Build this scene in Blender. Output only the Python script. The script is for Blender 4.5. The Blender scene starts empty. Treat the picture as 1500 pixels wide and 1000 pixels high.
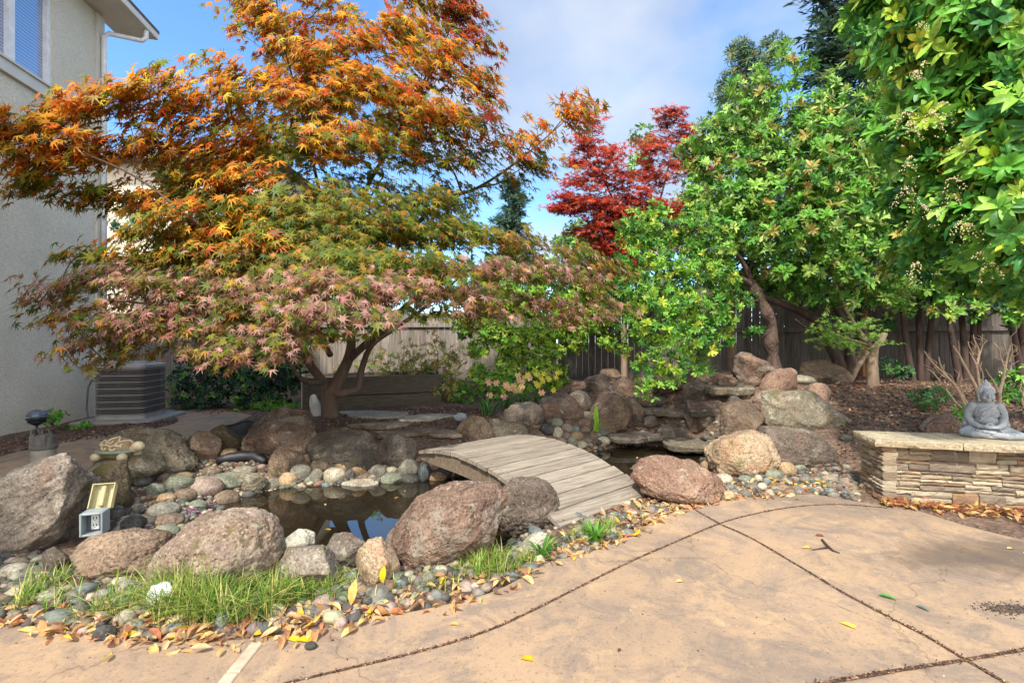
import bpy, math, random
import numpy as np
from mathutils import Vector, Matrix, noise as mnoise
random.seed(7); RNG = np.random.default_rng(11)
SC = bpy.context.scene
COL = SC.collection
PI = math.pi
CAMH, FPX = 1.3, 710.0            # eye height in metres; focal length in photo pixels (1500 wide)

def P(px, py, d):
    return Vector(((px-750)/FPX*d, d, CAMH-(py-500)/FPX*d))

def tag(o, label=None, cat=None, group=None, kind=None):
    if label: o['label'] = label
    if cat: o['category'] = cat
    if group: o['group'] = group
    if kind: o['kind'] = kind
    return o

def empty(name, loc, label, cat, group=None):
    o = bpy.data.objects.new(name, None); COL.objects.link(o)
    o.location = Vector(loc); o.empty_display_size = .1
    o['wl'] = tuple(loc)
    return tag(o, label, cat, group)

def wloc(o):
    return Vector(o['wl']) if o is not None else Vector((0, 0, 0))

def link_mesh(name, V, Fc, mat, parent=None, smooth=True, col=None, loc=None, mats=None, midx=None):
    V = np.asarray(V, dtype=np.float64).reshape(-1, 3)
    if parent is not None: origin = wloc(parent)
    elif loc is not None: origin = Vector(loc)
    else: origin = Vector((0, 0, 0))
    V = V - np.array(origin)
    me = bpy.data.meshes.new(name)
    if isinstance(Fc, np.ndarray):
        nf, k = Fc.shape
        me.vertices.add(len(V)); me.vertices.foreach_set('co', V.astype(np.float32).ravel())
        me.loops.add(nf*k); me.loops.foreach_set('vertex_index', Fc.astype(np.int32).ravel())
        me.polygons.add(nf)
        me.polygons.foreach_set('loop_start', np.arange(0, nf*k, k, dtype=np.int32))
        me.polygons.foreach_set('loop_total', np.full(nf, k, dtype=np.int32))
        me.update(calc_edges=True)
    else:
        me.from_pydata([tuple(v) for v in V], [], Fc)
    if smooth: me.polygons.foreach_set('use_smooth', np.ones(len(me.polygons), dtype=bool))
    if mats:
        for m in mats: me.materials.append(m)
        if midx is not None: me.polygons.foreach_set('material_index', np.asarray(midx, dtype=np.int32))
    elif mat: me.materials.append(mat)
    if col is not None:
        a = me.attributes.new('Col', 'FLOAT_COLOR', 'POINT')
        c = np.ones((len(V), 4), dtype=np.float32); c[:, :3] = col
        a.data.foreach_set('color', c.ravel())
    me.update(); me.validate()
    o = bpy.data.objects.new(name, me); COL.objects.link(o)
    if parent is not None: o.parent = parent
    else: o.location = origin
    o['wl'] = tuple(origin)
    return o

class MB:
    def __init__(s): s.v = []; s.f = []; s.c = []
    def add(s, V, Fc, c=None):
        b = len(s.v); s.v += [tuple(v) for v in V]; s.f += [tuple(i+b for i in f) for f in Fc]
        s.c += [c if c is not None else (1, 1, 1)]*len(V)
        return s
    def box(s, c, size, rot=None, bev=0.0, taper=1.0, col=None):
        x, y, z = size[0]/2, size[1]/2, size[2]/2
        b = min(bev, x*.9, y*.9, z*.9)
        V = []
        if b <= 0:
            for sz in (-1, 1):
                for (sx, sy) in ((-1, -1), (1, -1), (1, 1), (-1, 1)):
                    t = taper if sz > 0 else 1
                    V.append(Vector((sx*x*t, sy*y*t, sz*z)))
            Fc = [(0, 3, 2, 1), (4, 5, 6, 7), (0, 1, 5, 4), (1, 2, 6, 5), (2, 3, 7, 6), (3, 0, 4, 7)]
        else:
            rings = [(-z, b), (-z+b, 0), (z-b, 0), (z, b)]
            for (zz, i) in rings:
                t = taper if zz > 0 else 1
                X, Y = (x-i)*t, (y-i)*t
                bb = b
                for (a, c2) in ((-X+bb, -Y), (X-bb, -Y), (X, -Y+bb), (X, Y-bb), (X-bb, Y), (-X+bb, Y), (-X, Y-bb), (-X, -Y+bb)):
                    V.append(Vector((a, c2, zz)))
            Fc = [tuple(range(7, -1, -1)), tuple(range(24, 32))]
            for r in range(3):
                for k in range(8):
                    Fc.append((r*8+k, r*8+(k+1) % 8, (r+1)*8+(k+1) % 8, (r+1)*8+k))
        c = Vector(c)
        if rot is not None:
            V = [rot @ v for v in V]
        return s.add([v+c for v in V], Fc, col)
    def tube(s, pts, rad, n=8, cap=True, col=None):
        pts = [Vector(p) for p in pts]
        if not hasattr(rad, '__len__'): rad = [rad]*len(pts)
        V = []; up = None
        for i, p in enumerate(pts):
            t = (pts[min(i+1, len(pts)-1)]-pts[max(i-1, 0)])
            if t.length < 1e-9: t = Vector((0, 0, 1))
            t.normalize()
            if up is None:
                up = t.orthogonal().normalized()
            else:
                up = up - t*up.dot(t)
                up = t.orthogonal().normalized() if up.length < 1e-6 else up.normalized()
            w = t.cross(up)
            for k in range(n):
                a = 2*PI*k/n
                V.append(p+(up*math.cos(a)+w*math.sin(a))*rad[i])
        Fc = []
        for i in range(len(pts)-1):
            for k in range(n):
                Fc.append((i*n+k, i*n+(k+1) % n, (i+1)*n+(k+1) % n, (i+1)*n+k))
        if cap:
            Fc.append(tuple(range(n-1, -1, -1))); Fc.append(tuple((len(pts)-1)*n+k for k in range(n)))
        return s.add(V, Fc, col)
    def lathe(s, c, prof, n=24, rot=None, col=None):
        c = Vector(c); V = []
        for (r, z) in prof:
            for k in range(n):
                a = 2*PI*k/n; v = Vector((r*math.cos(a), r*math.sin(a), z))
                V.append((rot @ v if rot is not None else v)+c)
        Fc = []
        for i in range(len(prof)-1):
            for k in range(n):
                Fc.append((i*n+k, i*n+(k+1) % n, (i+1)*n+(k+1) % n, (i+1)*n+k))
        Fc.append(tuple(range(n-1, -1, -1))); Fc.append(tuple((len(prof)-1)*n+k for k in range(n)))
        return s.add(V, Fc, col)
    def ball(s, c, r, rot=None, nu=16, nv=10, col=None):
        if not hasattr(r, '__len__'): r = (r, r, r)
        c = Vector(c); V = []; Fc = []
        for j in range(1, nv):
            th = PI*j/nv
            for k in range(nu):
                a = 2*PI*k/nu
                v = Vector((r[0]*math.sin(th)*math.cos(a), r[1]*math.sin(th)*math.sin(a), r[2]*math.cos(th)))
                V.append((rot @ v if rot is not None else v)+c)
        top = Vector((0, 0, r[2])); bot = Vector((0, 0, -r[2]))
        V.append((rot @ top if rot is not None else top)+c); V.append((rot @ bot if rot is not None else bot)+c)
        for j in range(nv-2):
            for k in range(nu):
                Fc.append((j*nu+k, (j+1)*nu+k, (j+1)*nu+(k+1) % nu, j*nu+(k+1) % nu))
        T = (nv-1)*nu
        for k in range(nu):
            Fc.append((T, k, (k+1) % nu)); Fc.append((T+1, (nv-2)*nu+(k+1) % nu, (nv-2)*nu+k))
        return s.add(V, Fc, col)
    def build(s, name, mat, parent=None, smooth=False, loc=None, usecol=False):
        return link_mesh(name, s.v, s.f, mat, parent, smooth, np.array(s.c) if usecol else None, loc)

def rotz(a): return Matrix.Rotation(a, 3, 'Z')
def rxyz(x, y, z): return Matrix.Rotation(z, 3, 'Z') @ Matrix.Rotation(y, 3, 'Y') @ Matrix.Rotation(x, 3, 'X')

# ---------- vectorised value noise ----------
_perm = RNG.random((64, 64, 64))
def vnoise(p):
    p = np.asarray(p, float)
    i = np.floor(p).astype(int); f = p-i; f = f*f*(3-2*f)
    r = 0
    for dx in (0, 1):
        for dy in (0, 1):
            for dz in (0, 1):
                w = (f[:, 0] if dx else 1-f[:, 0])*(f[:, 1] if dy else 1-f[:, 1])*(f[:, 2] if dz else 1-f[:, 2])
                r = r+w*_perm[(i[:, 0]+dx) % 64, (i[:, 1]+dy) % 64, (i[:, 2]+dz) % 64]
    return r*2-1
def fbm(p, o=4):
    a, s, r = .5, 1.0, 0
    for _ in range(o):
        r = r+a*vnoise(np.asarray(p)*s+s*3.1); s *= 2.03; a *= .5
    return r

# ---------- materials ----------
def newmat(name):
    m = bpy.data.materials.new(name); m.use_nodes = True
    nt = m.node_tree; nt.nodes.clear()
    out = nt.nodes.new('ShaderNodeOutputMaterial'); b = nt.nodes.new('ShaderNodeBsdfPrincipled')
    nt.links.new(b.outputs[0], out.inputs[0])
    return m, nt, b, out
def N(nt, t, **kw):
    n = nt.nodes.new(t)
    for k, v in kw.items():
        if k in n.inputs.keys() if isinstance(k, str) else False: n.inputs[k].default_value = v
        else: setattr(n, k, v)
    return n
def noi(nt, co, scale, detail=4, rough=.55, dist=0.0):
    n = nt.nodes.new('ShaderNodeTexNoise'); n.inputs['Scale'].default_value = scale
    n.inputs['Detail'].default_value = detail; n.inputs['Roughness'].default_value = rough
    n.inputs['Distortion'].default_value = dist
    nt.links.new(co, n.inputs['Vector']); return n.outputs['Fac']
def ramp(nt, fac, stops):
    r = nt.nodes.new('ShaderNodeValToRGB'); cr = r.color_ramp
    while len(cr.elements) < len(stops): cr.elements.new(.5)
    for e, (p, c) in zip(cr.elements, stops):
        e.position = p; e.color = (c[0], c[1], c[2], 1) if hasattr(c, '__len__') else (c, c, c, 1)
    nt.links.new(fac, r.inputs[0]); return r.outputs[0]
def mix(nt, fac, a, b, mode='MIX'):
    m = nt.nodes.new('ShaderNodeMix'); m.data_type = 'RGBA'; m.blend_type = mode
    def s(i, v):
        if hasattr(v, 'is_output'): nt.links.new(v, m.inputs[i])
        elif hasattr(v, '__len__'): m.inputs[i].default_value = (v[0], v[1], v[2], 1)
        else: m.inputs[i].default_value = v
    s(0, fac); s(6, a); s(7, b); return m.outputs[2]
def bump(nt, b, h, strength=.5, dist=.01):
    n = nt.nodes.new('ShaderNodeBump'); n.inputs['Strength'].default_value = strength
    n.inputs['Distance'].default_value = dist; nt.links.new(h, n.inputs['Height'])
    nt.links.new(n.outputs[0], b.inputs['Normal']); return n
def objco(nt, scale=None, kind='Object'):
    t = nt.nodes.new('ShaderNodeTexCoord')
    if scale is None: return t.outputs[kind]
    m = nt.nodes.new('ShaderNodeMapping'); m.inputs['Scale'].default_value = scale
    nt.links.new(t.outputs[kind], m.inputs[0]); return m.outputs[0]
def hexc(r, g, b):   # sRGB 0..255 -> linear
    f = lambda c: ((c/255+.055)/1.055)**2.4 if c > 10 else c/255/12.92
    return (f(r), f(g), f(b))

def simple(name, c1, c2=None, rough=.7, scale=8, bscale=40, bstr=.3, bdist=.004, metal=0, stretch=None, detail=5):
    m, nt, b, _ = newmat(name); co = objco(nt, stretch)
    c2 = c2 or tuple(x*.75 for x in c1)
    n = noi(nt, co, scale, detail)
    nt.links.new(ramp(nt, n, [(.3, c1), (.7, c2)]), b.inputs['Base Color'])
    b.inputs['Roughness'].default_value = rough; b.inputs['Metallic'].default_value = metal
    if bstr > 0: bump(nt, b, noi(nt, co, bscale, 4), bstr, bdist)
    return m

def leafmat(name, transl=.35, rough=.45, spec=.4):
    m, nt, b, out = newmat(name)
    a = nt.nodes.new('ShaderNodeAttribute'); a.attribute_name = 'Col'
    cv = mix(nt, 1.0, a.outputs['Color'], ramp(nt, noi(nt, objco(nt), 38, 3, .6), [(.3, .62), (.5, 1.0), (.7, 1.25)]), 'MULTIPLY')
    nt.links.new(cv, b.inputs['Base Color'])
    b.inputs['Roughness'].default_value = rough
    b.inputs['Specular IOR Level'].default_value = spec
    t = nt.nodes.new('ShaderNodeBsdfTranslucent')
    g = nt.nodes.new('ShaderNodeGamma'); g.inputs[1].default_value = .85
    nt.links.new(a.outputs['Color'], g.inputs[0]); nt.links.new(g.outputs[0], t.inputs[0])
    ms = nt.nodes.new('ShaderNodeMixShader'); ms.inputs[0].default_value = transl
    nt.links.new(b.outputs[0], ms.inputs[1]); nt.links.new(t.outputs[0], ms.inputs[2])
    nt.links.new(ms.outputs[0], out.inputs[0])
    return m

def rockmat(name, A, B, C=None, moss=0.0, lichen=.3, bstr=.6, blob=2.2, pits=.5):
    m, nt, b, _ = newmat(name); co = objco(nt, None)
    oi = nt.nodes.new('ShaderNodeObjectInfo')
    va = nt.nodes.new('ShaderNodeVectorMath'); va.operation = 'MULTIPLY_ADD'
    nt.links.new(oi.outputs['Random'], va.inputs[0]); va.inputs[1].default_value = (37, 21, 53); nt.links.new(co, va.inputs[2])
    co = va.outputs[0]
    base = ramp(nt, noi(nt, co, blob, 7, .68, .8), [(.3, tuple(x*.8 for x in A)), (.44, A), (.54, tuple((x+y)/2 for x, y in zip(A, B))), (.62, B), (.74, tuple(x*1.15 for x in B))])
    base = mix(nt, ramp(nt, noi(nt, co, blob*5, 6, .7, .5), [(.36, .6), (.47, 0)]), base, tuple(x*.5 for x in A))
    if C: base = mix(nt, ramp(nt, noi(nt, co, blob*2.3, 5, .6), [(.52, 0), (.62, .75)]), base, C)
    sp = noi(nt, co, 70, 3, .7)
    base = mix(nt, ramp(nt, sp, [(.36, .75), (.48, 0)]), base, tuple(x*.4 for x in A))
    base = mix(nt, ramp(nt, sp, [(.58, 0), (.72, .6)]), base, tuple(min(1, x*1.9) for x in B))
    if lichen > 0:
        base = mix(nt, ramp(nt, noi(nt, co, 9, 5, .7, .3), [(.64-.12*lichen, 0), (.72-.1*lichen, .75)]), base, hexc(164, 162, 140))
    if moss > 0:
        base = mix(nt, ramp(nt, noi(nt, co, 5, 6, .75), [(.62-.22*moss, 0), (.72-.2*moss, .85)]), base, hexc(84, 80, 36))
    ob = mix(nt, 1.0, base, ramp(nt, oi.outputs['Random'], [(0, .82), (1, 1.12)]), 'MULTIPLY')
    nt.links.new(ob, b.inputs['Base Color']); b.inputs['Roughness'].default_value = .85
    b.inputs['Specular IOR Level'].default_value = .25
    vo = nt.nodes.new('ShaderNodeTexVoronoi'); vo.inputs['Scale'].default_value = 38; nt.links.new(co, vo.inputs['Vector'])
    pit = ramp(nt, vo.outputs['Distance'], [(.0, 0), (.35, 1)])
    h = mix(nt, pits, noi(nt, co, 22, 8, .75), pit)
    bump(nt, b, h, bstr, .022)
    return m

# ---------- scatter of a small template ----------
def unit(v): return v/np.maximum(np.linalg.norm(v, axis=1, keepdims=True), 1e-9)
def scatter(name, tmpl, pos, nrm, head, scale, col, mat, parent=None, loc=None, smooth=False):
    tv, tf = tmpl
    tv = np.asarray(tv, float); K = len(tv); n = len(pos)
    nrm = unit(nrm); head = head-nrm*np.sum(head*nrm, axis=1, keepdims=True); head = unit(head)
    side = np.cross(nrm, head)
    sc = np.asarray(scale, float)
    if sc.ndim == 1: sc = np.stack([sc*(RNG.uniform(.78, 1.15, n) if K > 8 and n > 50 else 1), sc, sc*(RNG.uniform(-.8, 3.2, n) if K > 8 and n > 50 and not smooth else 1)], 1)
    R = np.stack([side, head, nrm], 2)                       # columns
    L = tv[None, :, :]*sc[:, None, :]
    V = np.einsum('nij,nkj->nki', R, L)+pos[:, None, :]
    tf = np.asarray(tf, int)
    Fc = (tf[None, :, :]+(np.arange(n)*K)[:, None, None]).reshape(-1, tf.shape[1])
    c = np.repeat(col, K, axis=0)
    return link_mesh(name, V.reshape(-1, 3), Fc, mat, parent, smooth, c, loc)

def maple_tmpl():
    ang = [-128, -84, -42, 0, 42, 84, 128]; ln = [.34, .66, .9, 1, .9, .66, .34]
    V = [(0, 0, 0)]
    vals = [(-165, .12)]+[((ang[i]+ang[i+1])/2, .27) for i in range(6)]+[(165, .12)]
    for a, r in vals: V.append((r*math.sin(math.radians(a)), r*math.cos(math.radians(a)), .0))
    for a, r in zip(ang, ln): V.append((r*math.sin(math.radians(a)), r*math.cos(math.radians(a)), -.16*r))
    V = [(x, y, z) for x, y, z in V]
    return V, [(0, 1+i, 9+i, 2+i) for i in range(7)]
def star5_tmpl():
    V = [(0, 0, 0)]; ang = [-100, -50, 0, 50, 100]; ln = [.6, .9, 1, .9, .6]
    for i in range(6):
        a = -125+50*i; V.append((.25*math.sin(math.radians(a)), .25*math.cos(math.radians(a)), 0))
    for a, r in zip(ang, ln): V.append((r*math.sin(math.radians(a)), r*math.cos(math.radians(a)), -.12*r))
    return V, [(0, 1+i, 7+i, 2+i) for i in range(5)]
def laurel_tmpl(w=.2, arch=.18, fold=.05):
    s = [0, .3, .62, .86, 1]; hw = [.012, w*.8, w, w*.62, .005]
    V = []
    for t, h in zip(s, hw):
        z = arch*(t-t*t*1.6)
        V += [(-h, t, z+fold*(h/w)), (0, t, z), (h, t, z+fold*(h/w))]
    Fc = []
    for i in range(4):
        a = i*3
        Fc += [(a, a+1, a+4, a+3), (a+1, a+2, a+5, a+4)]
    return V, Fc
def diamond_tmpl(w=.3):
    return [(0, 0, 0), (w, .5, .03), (0, 1, -.05), (-w, .5, .03)], [(0, 1, 2, 3)]
def chip_tmpl():
    V = [(-.5, -.2, 0), (.45, -.25, .05), (.5, .22, 0), (-.42, .2, .06), (-.5, -.2, -.12), (.45, -.25, -.1), (.5, .22, -.12), (-.42, .2, -.1)]
    return V, [(0, 1, 2, 3), (0, 4, 5, 1), (1, 5, 6, 2), (2, 6, 7, 3), (3, 7, 4, 0)]
T_MAPLE, T_STAR, T_LAUREL, T_DIA, T_CHIP = maple_tmpl(), star5_tmpl(), laurel_tmpl(), diamond_tmpl(), chip_tmpl()
T_WIDE = laurel_tmpl(.26, .1, .04); T_THIN = laurel_tmpl(.1, .15, .02)

def pick(cols, n, jit=.18, w=None):
    cols = np.array(cols, float); w = None if w is None else np.array(w)/sum(w)
    c = cols[RNG.choice(len(cols), n, p=w)]
    c = c*(1+jit*RNG.normal(size=(n, 1)))*(1+.06*RNG.normal(size=(n, 3)))
    return np.clip(c, .004, .95)
# ================= terrain =================
PATIO_EDGE = [(-420, 900), (-150, 908), (0, 915), (150, 932), (330, 938), (460, 925), (550, 905), (640, 885), (730, 862), (811, 822), (890, 800),
              (960, 760), (1015, 742), (1100, 727), (1190, 724), (1262, 736), (1330, 744), (1400, 765), (1500, 790), (1620, 812), (1900, 850)]
def gz(px, py, z=0.0):
    d = (CAMH-z)*FPX/(py-500); return ((px-750)/FPX*d, d)
POND = [gz(*q, -.1) for q in [(325, 738), (400, 717), (480, 712), (560, 708), (650, 702), (760, 682), (850, 664), (930, 652), (1010, 656), (1040, 672),
                              (1000, 700), (940, 722), (880, 735), (800, 760), (720, 800), (600, 822), (480, 822), (400, 806), (345, 775)]]
PATIO = [gz(*q) for q in PATIO_EDGE]
PATIO_POLY = [(-9, PATIO[0][1]+.1)]+PATIO+[(9, PATIO[-1][1]), (14, 3), (14, -4), (-9, -4)]
PATH_POLY = [(-6.2, -4), (-4.6, 1.2), (-4.4, 3.0)]+[gz(*q) for q in [(-60, 745), (20, 735), (110, 715), (200, 680), (300, 640), (372, 622), (372, 608), (330, 600), (243, 600), (262, 614),
             (232, 626), (130, 640), (60, 652), (0, 668), (-80, 690), (-250, 730)]]+[(-6.3, 2.0)]
def in_poly(x, y, poly):
    x = np.asarray(x); y = np.asarray(y); r = np.zeros(x.shape, bool); n = len(poly)
    for i in range(n):
        x1, y1 = poly[i]; x2, y2 = poly[(i+1) % n]
        c = ((y1 > y) != (y2 > y))
        with np.errstate(divide='ignore', invalid='ignore'):
            xi = (x2-x1)*(y-y1)/((y2-y1) if y2 != y1 else 1e-9)+x1
        r ^= c & (x < xi)
    return r
def dist_poly(x, y, poly, closed=True):
    x = np.asarray(x, float); y = np.asarray(y, float); D = np.full(x.shape, 1e9); n = len(poly)
    for i in range(n if closed else n-1):
        x1, y1 = poly[i]; x2, y2 = poly[(i+1) % n]
        dx, dy = x2-x1, y2-y1; L = dx*dx+dy*dy+1e-12
        t = np.clip(((x-x1)*dx+(y-y1)*dy)/L, 0, 1)
        D = np.minimum(D, np.hypot(x-x1-t*dx, y-y1-t*dy))
    return D
CPS = []
for (px, py, z) in [(0, 640, 0), (150, 610, 0), (60, 700, 0), (-200, 700, 0), (300, 602, 0), (400, 604, .05), (240, 640, 0), (180, 700, .05), (300, 660, .05), (100, 770, .03), (250, 730, .0),
                    (330, 690, .05), (400, 700, -.02), (420, 640, .25), (485, 608, .35), (430, 606, .25), (560, 612, .33), (640, 605, .32), (540, 690, .02), (520, 650, .22), (640, 685, .03), (600, 648, .2),
                    (690, 620, .28), (740, 600, .32), (800, 615, .22), (860, 600, .4), (900, 640, .02), (800, 650, .05), (960, 645, -.02), (960, 600, .42), (930, 560, .62), (1050, 640, .1), (1060, 590, .55),
                    (1045, 535, .95), (1110, 545, .85), (1130, 520, .95), (1150, 640, .2), (1110, 690, .02), (1200, 560, .72), (1180, 600, .48), (1250, 620, .4), (1240, 680, .1), (1300, 600, .5),
                    (1290, 560, .68), (1400, 570, .66), (1500, 560, .68), (1400, 620, .42), (1500, 610, .46), (1640, 590, .55), (1560, 640, .35), (1000, 735, .0), (1150, 715, .0), (850, 770, .02), (600, 860, .02), (300, 850, .02),
                    (100, 850, .02), (500, 850, .02), (720, 830, .02), (0, 800, .03), (-150, 820, .02), (880, 560, .5), (700, 560, .42), (560, 570, .35), (300, 580, .05), (200, 590, 0), (450, 560, .2)]:
    x, y = gz(px, py, z); CPS.append((x, y, z))
for (x, y) in PATIO[:]: CPS.append((x, y+.05, .0))
CPS += [(-4, 13, .1), (1, 13, .4), (6, 12, .6), (12, 8, .6), (-12, 9, 0), (-9, 3, 0), (9, 3, .2), (0, -2, 0), (5, 0, 0), (-5, 0, 0), (8, 4.6, .35)]
CPS = np.array(CPS)
def height(x, y):
    x = np.asarray(x, float).ravel(); y = np.asarray(y, float).ravel()
    d2 = (x[:, None]-CPS[None, :, 0])**2+(y[:, None]-CPS[None, :, 1])**2
    w = np.exp(-d2/(2*.42**2))+.02*np.exp(-d2/(2*1.2**2))+1e-5/(d2+.5)**2
    z = (w*CPS[None, :, 2]).sum(1)/w.sum(1)
    pe = in_poly(x, y, PATIO_POLY) | in_poly(x, y, PATH_POLY)
    z = np.where(pe, -.06, z)
    near = dist_poly(x, y, PATIO_POLY)
    z = np.where(~pe, np.minimum(z, -.012+near*.9), z)
    n2 = dist_poly(x, y, PATH_POLY)
    z = np.where(~pe, np.minimum(z, -.0+n2*.9), z)
    ip = in_poly(x, y, POND); dp = dist_poly(x, y, POND)
    z = np.where(ip, -.14-np.minimum(dp*1.2, .4), z)
    t = np.clip(dp/.34, 0, 1)
    z = np.where(~ip, -.14+(z+.14)*np.maximum(t, 0)**.7, z)
    z = z+np.where(pe, 0, .02*fbm(np.stack([x*2.2, y*2.2, 0*x], 1), 3)*np.clip(near*4, 0, 1))
    far = np.clip((np.hypot(x, y-5)-14)/10, 0, 1)
    return z*(1-far)+(.1)*far
X0, X1, Y0, Y1, ST = -12.0, 12.0, -4.0, 15.0, .06
gx = np.arange(X0, X1+1e-6, ST); gy = np.arange(Y0, Y1+1e-6, ST)
xs = np.concatenate([[-400, -150, -60, -30, -18], gx, [18, 30, 60, 150, 400]])
ys = np.concatenate([[-400, -150, -60, -25, -10], gy, [19, 30, 60, 150, 400]])
XX, YY = np.meshgrid(xs, ys)
ZZ = np.concatenate([height(XX[i], YY[i]) for i in range(len(ys))]).reshape(XX.shape)
Zg = ZZ[5:-5, 5:-5]
def H(x, y):
    x = np.asarray(x, float); y = np.asarray(y, float)
    u = np.clip((x-X0)/ST, 0, len(gx)-1.001); v = np.clip((y-Y0)/ST, 0, len(gy)-1.001)
    i = u.astype(int); j = v.astype(int); a = u-i; b = v-j
    return (Zg[j, i]*(1-a)*(1-b)+Zg[j, i+1]*a*(1-b)+Zg[j+1, i]*(1-a)*b+Zg[j+1, i+1]*a*b)
def HH(x, y):
    """walkable height: pavements where they are, else terrain"""
    z = H(x, y); p = in_poly(x, y, PATIO_POLY) | in_poly(x, y, PATH_POLY)
    return np.where(p, .0, z)
_ds = np.arange(1.2, 16, .015)
def G(px, py):
    """ground point seen at a photo pixel"""
    x = (px-750)/FPX*_ds; z = CAMH-(py-500)/FPX*_ds
    hit = np.nonzero(z < HH(x, _ds))[0]
    d = _ds[hit[0]] if len(hit) else 15.0
    return Vector(((px-750)/FPX*d, d, float(HH((px-750)/FPX*d, d))))

# ground material: bare soil / bark mulch
m, nt, b, _ = newmat('mulch_soil'); co = objco(nt)
v = nt.nodes.new('ShaderNodeTexVoronoi'); v.inputs['Scale'].default_value = 34; nt.links.new(co, v.inputs['Vector'])
c = ramp(nt, v.outputs['Color'], [(.1, hexc(50, 38, 30)), (.5, hexc(84, 64, 50)), (.9, hexc(130, 102, 82))])
c = mix(nt, ramp(nt, noi(nt, co, 1.1, 4), [(.42, 0), (.6, .55)]), c, hexc(120, 98, 80))
nt.links.new(c, b.inputs['Base Color']); b.inputs['Roughness'].default_value = .95
bump(nt, b, v.outputs['Distance'], .8, .02); M_SOIL = m
nx, ny = len(xs), len(ys)
idx = np.arange(nx*ny).reshape(ny, nx)
Fq = np.stack([idx[:-1, :-1], idx[:-1, 1:], idx[1:, 1:], idx[1:, :-1]], -1).reshape(-1, 4)
g = link_mesh('ground', np.stack([XX, YY, ZZ], -1).reshape(-1, 3), Fq, M_SOIL)
tag(g, kind='structure')

# patio concrete
m, nt, b, _ = newmat('stained_concrete'); co = objco(nt)
c = ramp(nt, noi(nt, co, .9, 6, .62, .5), [(.28, hexc(120, 107, 95)), (.42, hexc(150, 127, 104)), (.52, hexc(168, 140, 110)), (.62, hexc(158, 134, 111)), (.75, hexc(136, 122, 107))])
c = mix(nt, ramp(nt, noi(nt, co, 2.9, 8, .75, 1.0), [(.46, 0), (.6, .7)]), c, hexc(118, 106, 96))
c = mix(nt, ramp(nt, noi(nt, co, 5.5, 6, .7), [(.56, 0), (.66, .5)]), c, hexc(188, 158, 118))
c = mix(nt, ramp(nt, noi(nt, co, 55, 3, .6), [(.32, .6), (.42, 0)]), c, hexc(108, 88, 70))
c = mix(nt, ramp(nt, noi(nt, co, 17, 7, .75, .6), [(.3, .55), (.46, 0)]), c, hexc(118, 100, 82))
cw = nt.nodes.new('ShaderNodeTexVoronoi'); cw.feature = 'DISTANCE_TO_EDGE'; cw.inputs['Scale'].default_value = .55
dn_ = nt.nodes.new('ShaderNodeTexNoise'); dn_.inputs['Scale'].default_value = 3; dn_.inputs['Detail'].default_value = 6; nt.links.new(co, dn_.inputs['Vector'])
vm2 = nt.nodes.new('ShaderNodeVectorMath'); vm2.operation = 'MULTIPLY_ADD'; nt.links.new(dn_.outputs['Color'], vm2.inputs[0]); vm2.inputs[1].default_value = (.5, .5, 0); nt.links.new(co, vm2.inputs[2]); nt.links.new(vm2.outputs[0], cw.inputs['Vector'])
c = mix(nt, ramp(nt, cw.outputs['Distance'], [(0, .55), (.0035, 0)]), c, hexc(96, 78, 62))
c = mix(nt, ramp(nt, noi(nt, co, 130, 2, .5), [(.62, 0), (.72, .4)]), c, hexc(190, 172, 148))
# dark patch near the wall: part stain, part tree shade painted into the concrete
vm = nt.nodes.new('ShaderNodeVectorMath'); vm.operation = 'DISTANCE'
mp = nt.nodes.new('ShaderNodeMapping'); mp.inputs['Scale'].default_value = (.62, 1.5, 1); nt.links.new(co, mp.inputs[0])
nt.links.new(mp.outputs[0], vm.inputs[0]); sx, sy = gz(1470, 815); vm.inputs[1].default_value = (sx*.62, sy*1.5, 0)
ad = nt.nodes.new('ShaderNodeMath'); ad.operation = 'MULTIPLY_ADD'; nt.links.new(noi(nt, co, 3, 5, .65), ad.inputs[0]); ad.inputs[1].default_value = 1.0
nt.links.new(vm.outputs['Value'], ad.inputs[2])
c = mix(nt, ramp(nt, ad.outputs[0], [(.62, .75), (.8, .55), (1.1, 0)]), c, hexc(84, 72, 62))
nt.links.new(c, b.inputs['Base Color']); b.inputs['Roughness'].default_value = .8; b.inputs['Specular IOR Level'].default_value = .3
hh = mix(nt, .5, noi(nt, co, 90, 4, .7), noi(nt, co, 9, 5, .6)); bump(nt, b, hh, .35, .006); M_CONC = m

def smooth_poly(pts, k=6):
    out = []
    n = len(pts)
    for i in range(n-1):
        p0, p1, p2, p3 = [np.array(pts[max(0, min(n-1, j))], float) for j in (i-1, i, i+1, i+2)]
        for t in np.linspace(0, 1, k, endpoint=False):
            out.append(tuple(.5*((2*p1)+(-p0+p2)*t+(2*p0-5*p1+4*p2-p3)*t*t+(-p0+3*p1-3*p2+p3)*t**3)))
    out.append(tuple(pts[-1])); return out
def slab(name, poly, z1, z0, mat, label=None):
    n = len(poly); V = [(x, y, z1) for x, y in poly]+[(x, y, z0) for x, y in poly]
    Fc = [tuple(range(n-1, -1, -1))]
    Fc += [(i, (i+1) % n, n+(i+1) % n, n+i) for i in range(n)]
    o = link_mesh(name, V, Fc, mat, smooth=False); return tag(o, kind='structure')
PE = smooth_poly(PATIO, 5)
PE = [(x, y+.02*math.sin(x*5.1)) for x, y in PE]
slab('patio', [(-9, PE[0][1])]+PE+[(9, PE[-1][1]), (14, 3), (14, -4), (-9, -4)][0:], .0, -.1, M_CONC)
slab('side_path', smooth_poly(PATH_POLY+[PATH_POLY[0]], 4)[:-1], -.004, -.1, M_CONC)

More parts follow.
